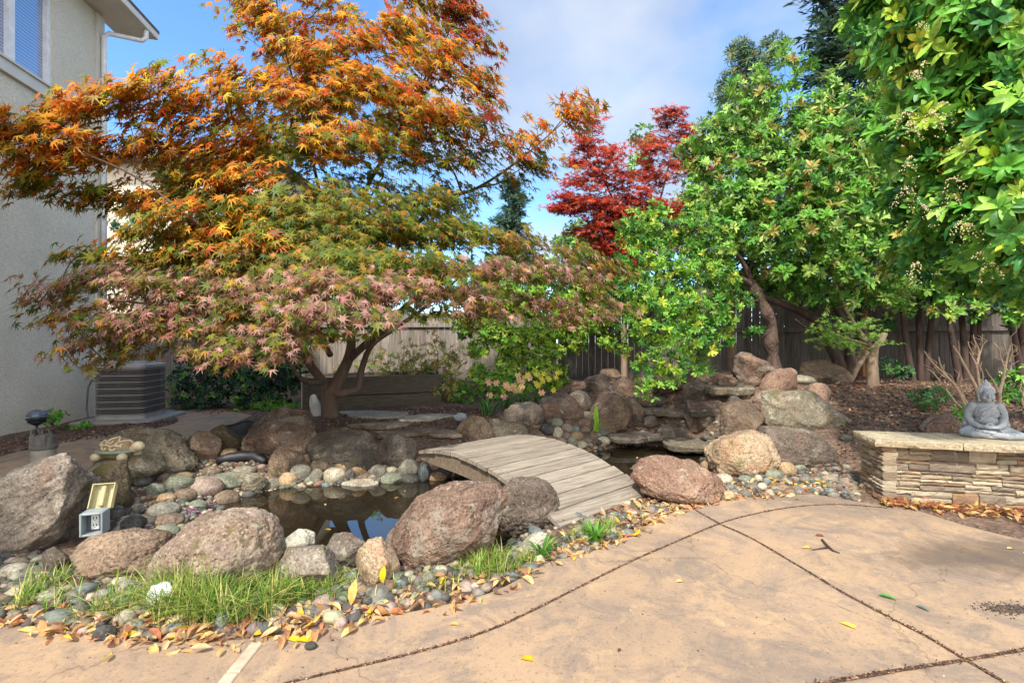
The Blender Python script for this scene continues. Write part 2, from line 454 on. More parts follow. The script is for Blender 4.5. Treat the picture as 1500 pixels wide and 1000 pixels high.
# joints
m, nt, b, _ = newmat('joint_debris'); co = objco(nt)
v = nt.nodes.new('ShaderNodeTexVoronoi'); v.inputs['Scale'].default_value = 90; nt.links.new(co, v.inputs['Vector'])
nt.links.new(ramp(nt, v.outputs['Color'], [(.15, hexc(52, 34, 26)), (.6, hexc(96, 66, 48)), (.95, hexc(170, 130, 96))]), b.inputs['Base Color'])
b.inputs['Roughness'].default_value = .95; bump(nt, b, v.outputs['Distance'], .8, .01); M_JOINT = m
J1 = [(380, 1012), (430, 998), (550, 970), (630, 950), (700, 929), (760, 904), (850, 859), (910, 829), (970, 802), (1054, 767), (1100, 754), (1145, 745), (1190, 740), (1235, 739), (1300, 744)]
J2 = [(1014, 744), (1054, 767), (1100, 788), (1175, 832), (1235, 868), (1310, 908), (1355, 931), (1415, 967), (1480, 1004)]
J3 = [(1150, 1015), (1220, 999), (1325, 981), (1415, 967), (1500, 952), (1620, 932)]
JW = [smooth_poly([gz(*q) for q in J], 8) for J in (J1, J2, J3)]
crumb = []
def strip(name, pts, w, z, mat, wob=.25):
    V = []; Fc = []
    for i, p in enumerate(pts):
        a = np.array(pts[max(i-1, 0)]); c2 = np.array(pts[min(i+1, len(pts)-1)]); t = c2-a; t = t/np.linalg.norm(t); nn = np.array((-t[1], t[0]))
        ww = w*(1+wob*(random.random()-.5)*2); q = np.array(p)
        V += [(*(q+nn*ww), z), (*(q-nn*ww), z)]
        for _ in range(4):
            crumb.append((*(q+nn*random.gauss(0, w*1.1)+t*random.uniform(-.04, .04)), z))
    for i in range(len(pts)-1): Fc.append((2*i, 2*i+1, 2*i+3, 2*i+2))
    return link_mesh(name, V, Fc, mat, smooth=False)
def dens(p, st=.03):
    o = []
    for a, b2 in zip(p[:-1], p[1:]):
        n = max(1, int(math.hypot(b2[0]-a[0], b2[1]-a[1])/st))
        for k in range(n): o.append((a[0]+(b2[0]-a[0])*k/n, a[1]+(b2[1]-a[1])*k/n))
    o.append(p[-1]); return o
for i, (J, w) in enumerate(zip(JW, (.0065, .0075, .009))):
    tag(strip('expansion_joint', dens(J), w, .004+.001*i, M_JOINT), kind='structure')
crumb = np.array(crumb); n = len(crumb)
tag(scatter('joint_debris', T_CHIP, crumb+np.array([0, 0, .003]), np.stack([RNG.normal(0, .4, n), RNG.normal(0, .4, n), np.ones(n)], 1), RNG.normal(size=(n, 3)),
        RNG.uniform(.003, .010, n), pick([hexc(70, 46, 34), hexc(120, 84, 60), hexc(48, 34, 28), hexc(196, 160, 120)], n, .2), leafmat('crumbs', .0, .9)),
    'dark brown leaf crumbs filling the patio joints', 'debris', kind='stuff')
# brick strip at the bottom left
bs = MB(); a = np.array(gz(378, 940)); e = np.array(gz(322, 1010)); L = np.linalg.norm(e-a); t = (e-a)/L; nn = np.array((-t[1], t[0]))
k = 0; s = 0
while s < L+.4:
    ln = .2; c0 = a+t*(s+ln/2); ang = math.atan2(t[1], t[0])
    bs.box((c0[0], c0[1], -.007), (ln-.008, .052, .03), rotz(ang+random.uniform(-.02, .02)), .004); s += ln
tag(bs.build('paver_strip', simple('pale_brick', hexc(206, 184, 158), hexc(168, 142, 118), .85, 14, 60, .4)), kind='structure')

# ================= pond water =================
m, nt, b, out = newmat('pond_water'); co = objco(nt)
b.inputs['Base Color'].default_value = (*hexc(40, 32, 18), 1); b.inputs['Roughness'].default_value = .02
b.inputs['IOR'].default_value = 1.5; b.inputs['Specular IOR Level'].default_value = .9
c = ramp(nt, noi(nt, co, 1.3, 4), [(.35, hexc(26, 22, 14)), (.7, hexc(44, 36, 22))]); nt.links.new(c, b.inputs['Base Color'])
bump(nt, b, noi(nt, co, 2.2, 2, .4), .05, .02); M_WATER = m
cx = sum(p[0] for p in POND)/len(POND); cy = sum(p[1] for p in POND)/len(POND)
big = []
for (x, y) in POND:
    vx, vy = x-cx, y-cy; l = math.hypot(vx, vy); big.append((x+vx/l*.22, y+vy/l*.22))
tag(link_mesh('pond_water', [(x, y, -.1) for x, y in big], [tuple(range(len(big)-1, -1, -1))], M_WATER, smooth=False), kind='structure')

# ================= camera, light, sky =================
cam = bpy.data.cameras.new('camera'); co_ = bpy.data.objects.new('camera', cam); COL.objects.link(co_)
co_.location = (0, 0, CAMH); co_.rotation_euler = (PI/2, 0, 0); cam.sensor_width = 36; cam.lens = 36*FPX/1500; cam.clip_end = 2000; cam.clip_start = .05
SC.camera = co_
EL, AZ = math.radians(52), math.atan2(-.36, -.82)
sd = Vector((math.sin(AZ)*math.cos(EL), math.cos(AZ)*math.cos(EL), math.sin(EL)))
L = bpy.data.lights.new('sun', 'SUN'); L.energy = 2.4; L.angle = math.radians(2.5); L.color = (1, .955, .88)
lo = bpy.data.objects.new('sun', L); COL.objects.link(lo); lo.rotation_euler = sd.to_track_quat('Z', 'Y').to_euler(); lo.location = sd*30
W = bpy.data.worlds.new('World'); SC.world = W; W.use_nodes = True; nt = W.node_tree; nt.nodes.clear()
out = nt.nodes.new('ShaderNodeOutputWorld'); bg = nt.nodes.new('ShaderNodeBackground'); nt.links.new(bg.outputs[0], out.inputs[0])
sky = nt.nodes.new('ShaderNodeTexSky'); sky.sky_type = 'NISHITA'; sky.sun_disc = False; sky.sun_elevation = EL; sky.sun_rotation = AZ % (2*PI)
sky.air_density = .9; sky.dust_density = .2; sky.ozone_density = 1.6
tc = nt.nodes.new('ShaderNodeTexCoord'); sp = nt.nodes.new('ShaderNodeSeparateXYZ'); nt.links.new(tc.outputs['Generated'], sp.inputs[0])
zz = nt.nodes.new('ShaderNodeMath'); zz.operation = 'ADD'; nt.links.new(sp.outputs[2], zz.inputs[0]); zz.inputs[1].default_value = .22
zm = nt.nodes.new('ShaderNodeMath'); zm.operation = 'MAXIMUM'; nt.links.new(zz.outputs[0], zm.inputs[0]); zm.inputs[1].default_value = .05
dv = nt.nodes.new('ShaderNodeVectorMath'); dv.operation = 'DIVIDE'; cb = nt.nodes.new('ShaderNodeCombineXYZ')
for i in range(3): nt.links.new(zm.outputs[0], cb.inputs[i])
nt.links.new(tc.outputs['Generated'], dv.inputs[0]); nt.links.new(cb.outputs[0], dv.inputs[1])
mp = nt.nodes.new('ShaderNodeMapping'); nt.links.new(dv.outputs[0], mp.inputs[0]); mp.inputs['Location'].default_value = (5.2, .3, 0)
cn = noi(nt, mp.outputs[0], 1.15, 9, .52, .25)
cf = ramp(nt, cn, [(.48, 0), (.6, .55), (.74, .9)])
ccol = ramp(nt, noi(nt, mp.outputs[0], 2.4, 5, .5), [(.35, (1.6, 1.72, 1.9)), (.65, (2.35, 2.42, 2.5))])
bk = nt.nodes.new('ShaderNodeMapRange'); bk.inputs[1].default_value = .15; bk.inputs[2].default_value = -.5; bk.inputs[3].default_value = 0; bk.inputs[4].default_value = .85  # bright cloud cover added behind the camera, out of view, as fill light
nt.links.new(sp.outputs[1], bk.inputs[0])
cfm = nt.nodes.new('ShaderNodeMath'); cfm.operation = 'MAXIMUM'; cfs = nt.nodes.new('ShaderNodeSeparateColor'); nt.links.new(cf, cfs.inputs[0]); nt.links.new(cfs.outputs[0], cfm.inputs[0]); nt.links.new(bk.outputs[0], cfm.inputs[1])
mx = mix(nt, cfm.outputs[0], mix(nt, 1.0, sky.outputs[0], (.6, .82, .95), 'MULTIPLY'), mix(nt, bk.outputs[0], ccol, (8.6, 8.4, 8.1))); nt.links.new(mx, bg.inputs[0]); bg.inputs[1].default_value = .15
SC.view_settings.view_transform = 'Standard'; SC.view_settings.look = 'None'; SC.view_settings.exposure = 1.38; SC.view_settings.gamma = 1
SC.render.engine = 'CYCLES'; SC.cycles.max_bounces = 8; SC.cycles.transparent_max_bounces = 8
# ================= rocks =================
RM = {
 'grey': rockmat('rock_grey', hexc(116, 104, 92), hexc(156, 144, 128), hexc(120, 98, 82), .2, .4),
 'brown': rockmat('rock_brown', hexc(94, 78, 64), hexc(136, 116, 96), hexc(112, 88, 72), .25, .1),
 'red': rockmat('rock_red', hexc(98, 78, 66), hexc(136, 112, 94), hexc(134, 124, 110), .1, .25, 1.0),
 'pink': rockmat('rock_pink', hexc(124, 106, 92), hexc(164, 146, 126), hexc(112, 92, 74), .45, .25, .9),
 'orange': rockmat('rock_orange', hexc(122, 94, 78), hexc(158, 130, 108), hexc(124, 110, 98), .1, .25, .8),
 'tan': rockmat('rock_tan', hexc(140, 118, 94), hexc(178, 156, 126), hexc(150, 116, 88), .25, .3, .6),
 'dark': rockmat('rock_dark', hexc(80, 72, 64), hexc(116, 106, 94), hexc(92, 78, 66), .35, .15, .7),
 'purple': rockmat('rock_purple', hexc(92, 80, 70), hexc(128, 114, 100), hexc(118, 96, 80), .1, .25, .9),
 'pale': rockmat('rock_pale', hexc(156, 148, 130), hexc(190, 182, 162), hexc(140, 126, 104), .1, .3, .5),
 'mossy': rockmat('rock_mossy', hexc(86, 74, 58), hexc(116, 102, 80), hexc(84, 70, 50), .55, .0, .7),
 'olive': rockmat('rock_olive', hexc(106, 98, 82), hexc(144, 132, 112), hexc(116, 98, 80), .3, .5, .8),
}
def cob(name, A, B): return rockmat(name, A, B, None, 0, .12, .25, 5, .15)
CM = {
 'grey': cob('cobble_grey', hexc(110, 106, 94), hexc(142, 136, 120)), 'green': cob('cobble_green', hexc(104, 108, 92), hexc(138, 138, 116)),
 'pale': cob('cobble_pale', hexc(156, 146, 124), hexc(192, 182, 158)), 'tan': cob('cobble_tan', hexc(142, 118, 88), hexc(176, 150, 116)),
 'dark': cob('cobble_dark', hexc(66, 64, 60), hexc(98, 94, 88)), 'brown': cob('cobble_brown', hexc(108, 92, 76), hexc(140, 122, 102)),
 'blue': cob('cobble_blue', hexc(98, 104, 102), hexc(130, 136, 132)), 'pinkish': cob('cobble_pink', hexc(134, 116, 104), hexc(162, 146, 132)),
}
_ico = {}
def ico(s):
    if s not in _ico:
        import bmesh
        bm = bmesh.new(); bmesh.ops.create_icosphere(bm, subdivisions=s, radius=1)
        _ico[s] = (np.array([v.co[:] for v in bm.verts]), np.array([[v.index for v in f.verts] for f in bm.faces])); bm.free()
    return _ico[s]
def rock(name, c, r, mat, label, cat='boulder', group=None, sub=5, rough=.16, facets=7, yaw=0.0, seed=None, bury=True, tilt=0.0, cut=(.62, .93), shear=0.0):
    V, Fc = ico(sub); V = V.copy()
    rg = np.random.default_rng(seed if seed is not None else abs(hash((round(c[0], 3), round(c[1], 3)))) % 99991)
    off = rg.random(3)*40
    for _ in range(facets):
        n = rg.normal(size=3); n[2] = n[2]*.7+.1; n /= np.linalg.norm(n); k = rg.uniform(*cut)
        dd = V@n; ex = np.maximum(dd-k, 0); V = V-np.outer(ex*.93, n)
    d = V/np.maximum(np.linalg.norm(V, axis=1, keepdims=True), 1e-6)
    V = V*(1+rough*1.0*fbm(V*1.3+off, 3)[:, None])+d*(rough*.42*fbm(V*4+off, 3))[:, None]
    if sub >= 5: V = V+d*(rough*.2*(1-np.abs(fbm(V*9+off, 3))*3))[:, None]
    V[:, 2] += shear*V[:, 0]
    # refit to the unit box so that the size stays as measured
    lo_, hi_ = V.min(0), V.max(0); V = (V-(lo_+hi_)/2)/((hi_-lo_)/2)
    V = V*np.array(r)
    M = np.array(rxyz(0, tilt, yaw)); V = V@M.T+np.array(c)
    o = link_mesh(name, V, Fc, mat, smooth=True, loc=c)
    return tag(o, label, cat, group)
def boulder(b, mk, label, depth=.85, dz=None, sub=5, rough=.16, facets=7, dd=0.0, name='boulder', group=None, cat='boulder', seed=None, bot=.22, cut=(.58, .92), tilt=0, shear=0.0):
    x0, y0, x1, y1 = b; cx = (x0+x1)/2
    g0 = G(cx, y1-(y1-y0)*.06)
    d = g0.y+dd; rx = (x1-x0)/2/FPX*d; d += rx*depth*.75; rx = (x1-x0)/2/FPX*d
    zt = CAMH-(y0-500)/FPX*d; zb = CAMH-(y1-500)/FPX*(d-rx*depth*.6)
    zb -= (zt-zb)*bot; rz = (zt-zb)/2
    return rock(name, ((cx-750)/FPX*d, d, zt-rz), (rx, rx*depth, rz), RM[mk], label, cat, group, sub, rough, facets, seed=seed, cut=cut, tilt=tilt, shear=shear)

B = [
 ((-60, 660, 148, 822), 'grey', 'largest grey boulder at the far left edge behind the outlet box', .9, 12),
 ((128, 672, 196, 752), 'mossy', 'dark mossy boulder directly behind the open outlet box', .8, 3),
 ((110, 772, 248, 856), 'brown', 'low brown boulder in the grass just below the outlet box', .7, 4),
 ((226, 744, 414, 884), 'pink', 'big pinkish grey boulder with a brown moss patch in the tall grass', .75, 5),
 ((390, 798, 504, 872), 'grey', 'dark grey pitted boulder between the mossy pink boulder and the tan stone', .7, 6),
 ((411, 776, 461, 824), 'pale', 'small cream coloured rock on the near edge of the pond', .8, 7),
 ((464, 778, 542, 836), 'grey', 'grey rounded boulder at the near pond edge beside the cream rock', .7, 8),
 ((521, 789, 584, 858), 'tan', 'round orange tan stone leaning on the large reddish boulder', .85, 9),
 ((560, 705, 744, 836), 'red', 'large reddish boulder with grey patches left of the bridge foot', .7, 21),
 ((713, 699, 824, 790), 'purple', 'dark purplish round boulder against the near side of the bridge', .8, 11),
 ((753, 777, 805, 814), 'pale', 'smooth pale grey stone in front of the bridge boulder', .8, 12),
 ((922, 668, 1057, 744), 'orange', 'pinkish orange boulder at the right foot of the bridge', .7, 13),
 ((1036, 630, 1140, 702), 'tan', 'rounded tan boulder with dark moss spots at its base right of the pond', .8, 14),
 ((1098, 622, 1218, 692), 'purple', 'dark jagged purple grey boulder next to the rounded tan one', .6, 15),
 ((1110, 570, 1236, 636), 'olive', 'wide grey green boulder lying above the purple grey one', .6, 16),
 ((1053, 584, 1122, 644), 'brown', 'brown boulder leaning beside the lower cascade', .7, 17),
 ((1005, 586, 1058, 632), 'red', 'reddish block shaped rock standing in the dry cascade', .8, 18),
 ((1073, 515, 1135, 566), 'red', 'large dark red boulder at the top of the waterfall under the twisted trunk', .8, 19),
 ((1168, 526, 1244, 566), 'brown', 'broad brown boulder at the foot of the dark branching trunk', .6, 20),
 ((1110, 538, 1168, 582), 'orange', 'rust coloured slanting rock above the cascade', .6, 21),
 ((1103, 568, 1152, 600), 'red', 'flat reddish rock wedged behind the wide grey green boulder', .6, 22),
 ((736, 588, 802, 626), 'grey', 'long grey rock below the lilies', .6, 23),
 ((785, 573, 854, 622), 'red', 'rounded reddish brown boulder right of the lilies', .8, 24),
 ((690, 612, 778, 650), 'olive', 'low tan grey rock at the far end of the bridge', .5, 25),
 ((858, 576, 926, 636), 'brown', 'pointed brown boulder behind the green iris', .7, 26),
 ((902, 580, 947, 622), 'purple', 'squarish brown rock left of the cascade slabs', .7, 27),
 ((856, 547, 896, 576), 'purple', 'dark red rock by the black shaded fence', .8, 28),
 ((893, 552, 938, 590), 'red', 'pinkish rock under the hanging green branch', .7, 29),
 ((878, 538, 912, 560), 'red', 'small red rock touching the fence behind the others', .8, 30),
 ((832, 571, 870, 606), 'grey', 'small grey rock between the two reddish boulders near the iris', .8, 31),
 ((998, 558, 1046, 596), 'purple', 'purple red rock hanging over the middle cascade step', .8, 32),
 ((958, 538, 1012, 574), 'orange', 'tan pink ledge rock at the left of the upper cascade', .6, 33),
 ((162, 624, 286, 706), 'olive', 'dome shaped grey boulder with pale lichen right of the turtle', .8, 34),
 ((262, 630, 322, 682), 'brown', 'brown sloping boulder leaning against the lichen dome boulder', .8, 35),
 ((300, 622, 357, 666), 'mossy', 'mossy reddish rock set inside the black liner ring', .7, 36),
 ((358, 596, 474, 678), 'red', 'large dark red boulder at the left foot of the maple', .7, 37),
 ((452, 626, 566, 692), 'dark', 'dark mossy flat topped boulder below the maple trunk', .6, 38),
 ((543, 634, 612, 690), 'dark', 'charcoal boulder at the upper left end of the bridge', .7, 39),
 ((392, 652, 446, 702), 'brown', 'small brown rock under the dark red boulder', .7, 40),
 ((1350, 605, 1428, 645), 'red', 'reddish boulder in the mulch left of the statue', .6, 41),
 ((1478, 598, 1560, 648), 'red', 'dusky red boulder partly hidden right of the statue', .6, 42),
 ((668, 608, 722, 646), 'brown', 'small brown rock topped with white quartz near the far bridge end', .7, 43),
 ((1183, 560, 1216, 590), 'orange', 'small pinkish rock above the wide grey green boulder', .7, 44),
 ((1000, 536, 1048, 566), 'brown', 'dark brown rock under the black basin', .7, 45),
 ((940, 520, 990, 548), 'brown', 'brown rock at the fence behind the hanging branch', .7, 46),
 ((1125, 512, 1180, 545), 'brown', 'brown rock behind the twisted trunk base', .7, 47),
 ((328, 690, 392, 722), 'olive', 'flat olive rock at the left pond edge above the cobbles', .6, 48),
 ((60, 800, 110, 846), 'dark', 'dark small boulder in the grass at far left', .7, 49),
]
SHR = {12: .85, 21: .35, 16: -.35, 5: .22, 13: -.15, 37: -.1, 34: -.15, 26: .3, 19: -.2, 9: -.1, 11: .1, 15: -.15}
for (bb, mk, lab, dp, sd_) in B:
    w = bb[2]-bb[0]
    boulder(bb, mk, lab, dp, sub=6 if w > 100 and bb[3] > 690 else 5, seed=sd_, rough=.17, facets=8 if sd_ in (5, 21, 14, 11) else 15, cut=(.74, .95) if sd_ in (5, 21, 14, 11) else (.58, .92), shear=SHR.get(sd_, 0))
boulder((488, 698, 560, 726), 'pale', 'flat pale rock lying in the water at the far pond edge', .6, seed=50, bot=.3, facets=12, name='flat_rock', cat='rock')
boulder((350, 806, 395, 836), 'olive', 'low green tinged rock between the big pink boulder and the pond', .6, seed=51)

# quartz on the small brown rock
q = G(676, 622); rock('quartz_lump', (q.x-.02, q.y+.02, q.z+.09), (.085, .06, .055), simple('quartz', hexc(164, 170, 170), hexc(130, 138, 138), .35, 9, 30, .5, .01), 'bluish white quartz lump resting by the far end of the bridge', 'rock', sub=4, seed=5)
q = G(458, 610); rock('quartz_lump', (q.x+.04, q.y, q.z+.13), (.085, .06, .17), simple('white_rock', hexc(226, 224, 216), hexc(190, 186, 176), .6, 9, 30, .5, .01), 'tall white stone standing left of the maple trunk', 'rock', sub=4, seed=6, tilt=-.25)

# flat slabs of the cascade and flagstones
def flat_slab(px, py, w, dpt, th, z, mk, label, seed, yaw=0, name='stone_slab', d=None):
    """irregular flat stone; px,py = centre of its top at height z"""
    if d is None:
        g_ = G(px, py); d = g_.y; z = g_.z+.05; th *= 1.4
    rg = random.Random(seed); n = 22
    c = P(px, py, d); c.z = z; V = []; a0 = rg.random()*6
    rr = [1+.16*math.sin(2*PI*k/n*2+a0)+.10*math.sin(2*PI*k/n*3+a0*2)+rg.uniform(-.07, .07) for k in range(n)]
    R = rotz(yaw)
    for (s, zz) in ((.93, 0), (1, -.2*th), (.97, -.75*th), (.86, -th)):
        for k in range(n):
            a = 2*PI*k/n; ca, sa = math.cos(a), math.sin(a)
            e = (abs(ca)**3+abs(sa)**3)**(-1/3)
            v = R @ Vector((w/2*ca*e*rr[k]*s, dpt/2*sa*e*rr[k]*s, zz+rg.uniform(-.1, .1)*th)); V.append(c+v)
    V.append(c+Vector((0, 0, .005)))
    Fc = [(i*n+k, (i+1)*n+k, (i+1)*n+(k+1) % n, i*n+(k+1) % n) for i in range(3) for k in range(n)]
    Fc += [(4*n, k, (k+1) % n) for k in range(n)]+[tuple(range(4*n-1, 3*n-1, -1))]
    o = link_mesh(name, V, Fc, RM[mk], smooth=False, loc=c)
    return tag(o, label, 'stone slab')
flat_slab(930, 634, .74, .72, .08, .056, 'grey', 'flat grey slab overhanging the right end of the pond', 1, d=6.58)
flat_slab(1008, 646, .66, .6, .09, .03, 'olive', 'brownish damp slab beside the overhanging grey slab', 2, d=6.2)
flat_slab(985, 632, .36, .3, .12, .07, 'grey', 'small block slab resting on the brownish damp slab', 8)
flat_slab(962, 603, .5, .4, .07, .24, 'grey', 'second step slab of the dry cascade', 3)
flat_slab(990, 606, .5, .35, .06, .2, 'olive', 'short slab forming the lower right cascade step', 9)
flat_slab(958, 588, .7, .4, .07, .36, 'brown', 'third step slab of the dry cascade', 4)
flat_slab(1060, 572, .8, .5, .08, .55, 'olive', 'mossy slab below the top of the waterfall', 5)
flat_slab(985, 566, .7, .4, .06, .58, 'brown', 'brown leaf covered ledge slab under the hanging branch', 6)
flat_slab(1045, 540, .62, .5, .05, .87, 'grey', 'grey slab carrying the black basin at the top of the waterfall', 7)
flat_slab(1098, 610, .3, .4, .08, .28, 'olive', 'narrow mossy slab tucked under the brown leaning boulder', 17)
flat_slab(1040, 603, .55, .45, .08, .30, 'dark', 'shadowed slab in the middle of the cascade', 18)
for i, (a, lab) in enumerate([((548, 607, .95, .5), 'pale flagstone right behind the maple trunk'), ((622, 612, .7, .45), 'pale flagstone in front of the planter end'),
                 ((610, 632, .9, .4), 'grey flagstone nearest the far bridge end'), ((560, 622, .7, .4), 'reddish flagstone among the bark by the maple'),
                 ((672, 634, .6, .35), 'small flagstone beside the quartz topped rock')]):
    g0 = G(a[0], a[1]); z = g0.z+.02
    flat_slab(a[0], a[1], a[2], a[3], .05, z, 'pale' if i < 2 else 'pink', lab, 30+i, .2*i, 'flagstone', d=g0.y)

# cobbles: (px,py centre, w,h) in photo pixels
CB = []
def cset(ox, oy, s, lst, region):
    for (x, y, w, h, k) in lst: CB.append((ox+x/s, oy+y/s, w/s, h/s, k, region))
cset(350, 600, 2.5, [(228, 232, 78, 66, 'grey'), (180, 260, 64, 60, 'tan'), (300, 205, 76, 52, 'brown'), (350, 242, 84, 62, 'pale'), (283, 243, 48, 54, 'grey'), (382, 210, 66, 46, 'tan'),
    (442, 215, 70, 56, 'tan'), (510, 228, 62, 54, 'grey'), (560, 257, 88, 52, 'green'), (558, 220, 46, 24, 'pale'), (622, 215, 82, 68, 'grey'), (680, 230, 46, 78, 'blue'), (742, 230, 84, 40, 'dark'),
    (725, 260, 72, 42, 'tan'), (630, 270, 62, 44, 'dark'), (120, 275, 58, 48, 'grey'), (196, 200, 50, 36, 'grey'), (250, 180, 56, 36, 'brown'), (432, 190, 54, 28, 'dark'),
    (460, 245, 50, 30, 'brown'), (405, 240, 40, 40, 'dark'), (150, 235, 44, 34, 'dark'), (505, 262, 44, 30, 'brown'), (258, 262, 40, 34, 'green'), (590, 200, 44, 30, 'brown')],
    'in the row along the far pond edge under the maple')
cset(0, 580, 2.38, [(625, 305, 98, 56, 'green'), (720, 320, 108, 68, 'pinkish'), (795, 296, 124, 58, 'green'), (645, 350, 78, 52, 'brown'), (540, 330, 62, 52, 'green'), (578, 357, 64, 36, 'tan'),
    (575, 397, 104, 54, 'grey'), (450, 450, 114, 64, 'dark'), (480, 396, 44, 42, 'dark'), (578, 472, 88, 44, 'green'), (790, 360, 88, 60, 'brown'), (882, 294, 84, 48, 'grey'), (940, 308, 48, 38, 'grey'),
    (858, 318, 46, 36, 'brown'), (590, 432, 100, 44, 'brown'), (690, 380, 60, 36, 'green'), (520, 440, 50, 36, 'grey'), (500, 300, 60, 40, 'dark'), (850, 262, 80, 34, 'olive' if 0 else 'grey'), (740, 262, 70, 34, 'brown'),
    (410, 410, 50, 44, 'dark'), (640, 280, 60, 30, 'tan'), (440, 350, 60, 50, 'dark'), (520, 485, 60, 36, 'grey'), (800, 200, 60, 36, 'tan')],
    'on the left bank between the lichen boulder and the pond')
cset(0, 580, 2.38, [(440, 665, 62, 52, 'grey'), (360, 695, 54, 46, 'grey'), (470, 805, 62, 54, 'green'), (780, 785, 52, 70, 'blue'), (440, 775, 60, 60, 'pale'), (365, 828, 74, 54, 'dark'), (490, 672, 54, 54, 'dark'),
    (520, 740, 60, 50, 'grey'), (290, 740, 60, 50, 'dark'), (250, 700, 50, 40, 'grey'), (50, 610, 90, 50, 'pale'), (90, 640, 60, 40, 'dark'), (540, 830, 60, 40, 'brown'), (20, 560, 60, 36, 'dark'),
    (430, 720, 50, 36, 'green'), (890, 730, 50, 60, 'grey'), (330, 760, 46, 36, 'brown'), (590, 810, 40, 34, 'grey'), (180, 690, 60, 40, 'green'), (10, 690, 50, 40, 'dark'), (660, 720, 50, 40, 'grey')],
    'in the grass in front of the left boulders')
cset(350, 600, 2.5, [(360, 665, 50, 50, 'dark'), (140, 735, 60, 52, 'pale'), (360, 715, 46, 34, 'blue'), (690, 620, 60, 44, 'grey'), (645, 685, 40, 34, 'green'), (740, 590, 50, 40, 'pale'), (300, 670, 44, 36, 'grey'),
    (980, 555, 60, 50, 'dark'), (995, 610, 60, 32, 'blue'), (60, 715, 50, 44, 'green'), (520, 720, 50, 34, 'grey'), (590, 640, 46, 36, 'blue'), (450, 660, 40, 34, 'tan'), (1000, 490, 40, 34, 'grey'), (470, 700, 40, 30, 'dark')],
    'in the grass strip beside the patio')
cset(700, 480, 3.333, [(340, 500, 76, 60, 'dark'), (388, 512, 54, 58, 'pale'), (302, 540, 64, 48, 'brown'), (435, 490, 54, 44, 'pinkish'), (475, 495, 44, 38, 'blue'), (405, 560, 58, 48, 'brown'), (460, 560, 54, 52, 'green'),
    (480, 530, 64, 48, 'tan'), (350, 562, 54, 42, 'blue'), (430, 527, 40, 34, 'brown'), (237, 538, 62, 42, 'tan'), (510, 457, 64, 42, 'dark'), (385, 466, 64, 44, 'green'), (530, 430, 60, 46, 'grey'),
    (502, 570, 64, 34, 'pale'), (532, 552, 54, 28, 'grey'), (610, 553, 74, 44, 'pale'), (610, 510, 60, 40, 'grey'), (520, 500, 60, 40, 'brown'), (150, 530, 70, 40, 'pale'), (440, 465, 44, 34, 'brown'), (350, 462, 40, 34, 'dark'), (560, 535, 44, 36, 'brown')],
    'on the slope between the bridge and the green iris')
cset(700, 480, 3.333, [(664, 298, 48, 38, 'blue'), (892, 362, 88, 52, 'dark'), (990, 540, 34, 24, 'tan'), (660, 500, 40, 36, 'pale'), (680, 480, 34, 30, 'brown'), (665, 325, 40, 34, 'grey')], 'among the cascade rocks')
cset(1000, 480, 3.57, [(516, 673, 58, 48, 'pale'), (612, 734, 64, 48, 'green'), (546, 742, 92, 80, 'tan'), (476, 772, 98, 62, 'green'), (326, 792, 72, 42, 'green'), (215, 792, 92, 62, 'pale'), (356, 777, 62, 34, 'dark'),
    (396, 790, 42, 42, 'pale'), (440, 806, 44, 44, 'blue'), (416, 832, 52, 44, 'pale'), (640, 800, 54, 52, 'grey'), (850, 862, 42, 30, 'blue'), (770, 856, 52, 38, 'blue'), (250, 835, 54, 36, 'blue'), (240, 876, 70, 50, 'tan'),
    (195, 886, 44, 34, 'grey'), (490, 845, 50, 36, 'grey'), (585, 862, 44, 30, 'blue'), (700, 850, 40, 30, 'brown'), (885, 850, 40, 30, 'tan'), (820, 830, 40, 30, 'grey'), (130, 880, 60, 44, 'pale'), (80, 850, 50, 36, 'dark'), (140, 720, 90, 60, 'tan'), (220, 745, 80, 56, 'olive' if 0 else 'tan')],
    'in front of the rounded tan boulder')
cset(1000, 480, 3.57, [(720, 236, 124, 50, 'green'), (626, 272, 150, 50, 'pale'), (788, 274, 84, 50, 'pale'), (566, 222, 54, 30, 'green'), (412, 268, 60, 50, 'brown'), (850, 577, 58, 42, 'grey'), (560, 520, 54, 30, 'pale')],
    'on top of the mound above the wide boulder')
COLN = {'grey': 'grey', 'green': 'grey green', 'pale': 'pale cream', 'tan': 'tan', 'dark': 'dark charcoal', 'brown': 'brownish', 'blue': 'bluish grey', 'pinkish': 'pinkish'}
from collections import Counter
cnt = Counter((k, r) for (_, _, _, _, k, r) in CB)
for i, (x, y, w, h, k, r) in enumerate(CB):
    g0 = G(x, y+h*.42); d = g0.y; rx = w/2/FPX*d*1.04; rz = h/2/FPX*d*1.06
    d += rx*.5; c = P(x, y, d)
    c.z = max(c.z, -.09 if r.startswith('in the row') else c.z)
    lab = f"smooth {COLN[k]} river cobble {r}"
    rock('cobble', c, (rx, max(rx*.8, rz*.9), rz), CM[k], lab, 'cobble', group=('cobbles '+COLN[k]+' '+r) if cnt[(k, r)] > 1 else None, sub=4, rough=.07, facets=4, seed=200+i, cut=(.8, .98), yaw=0)
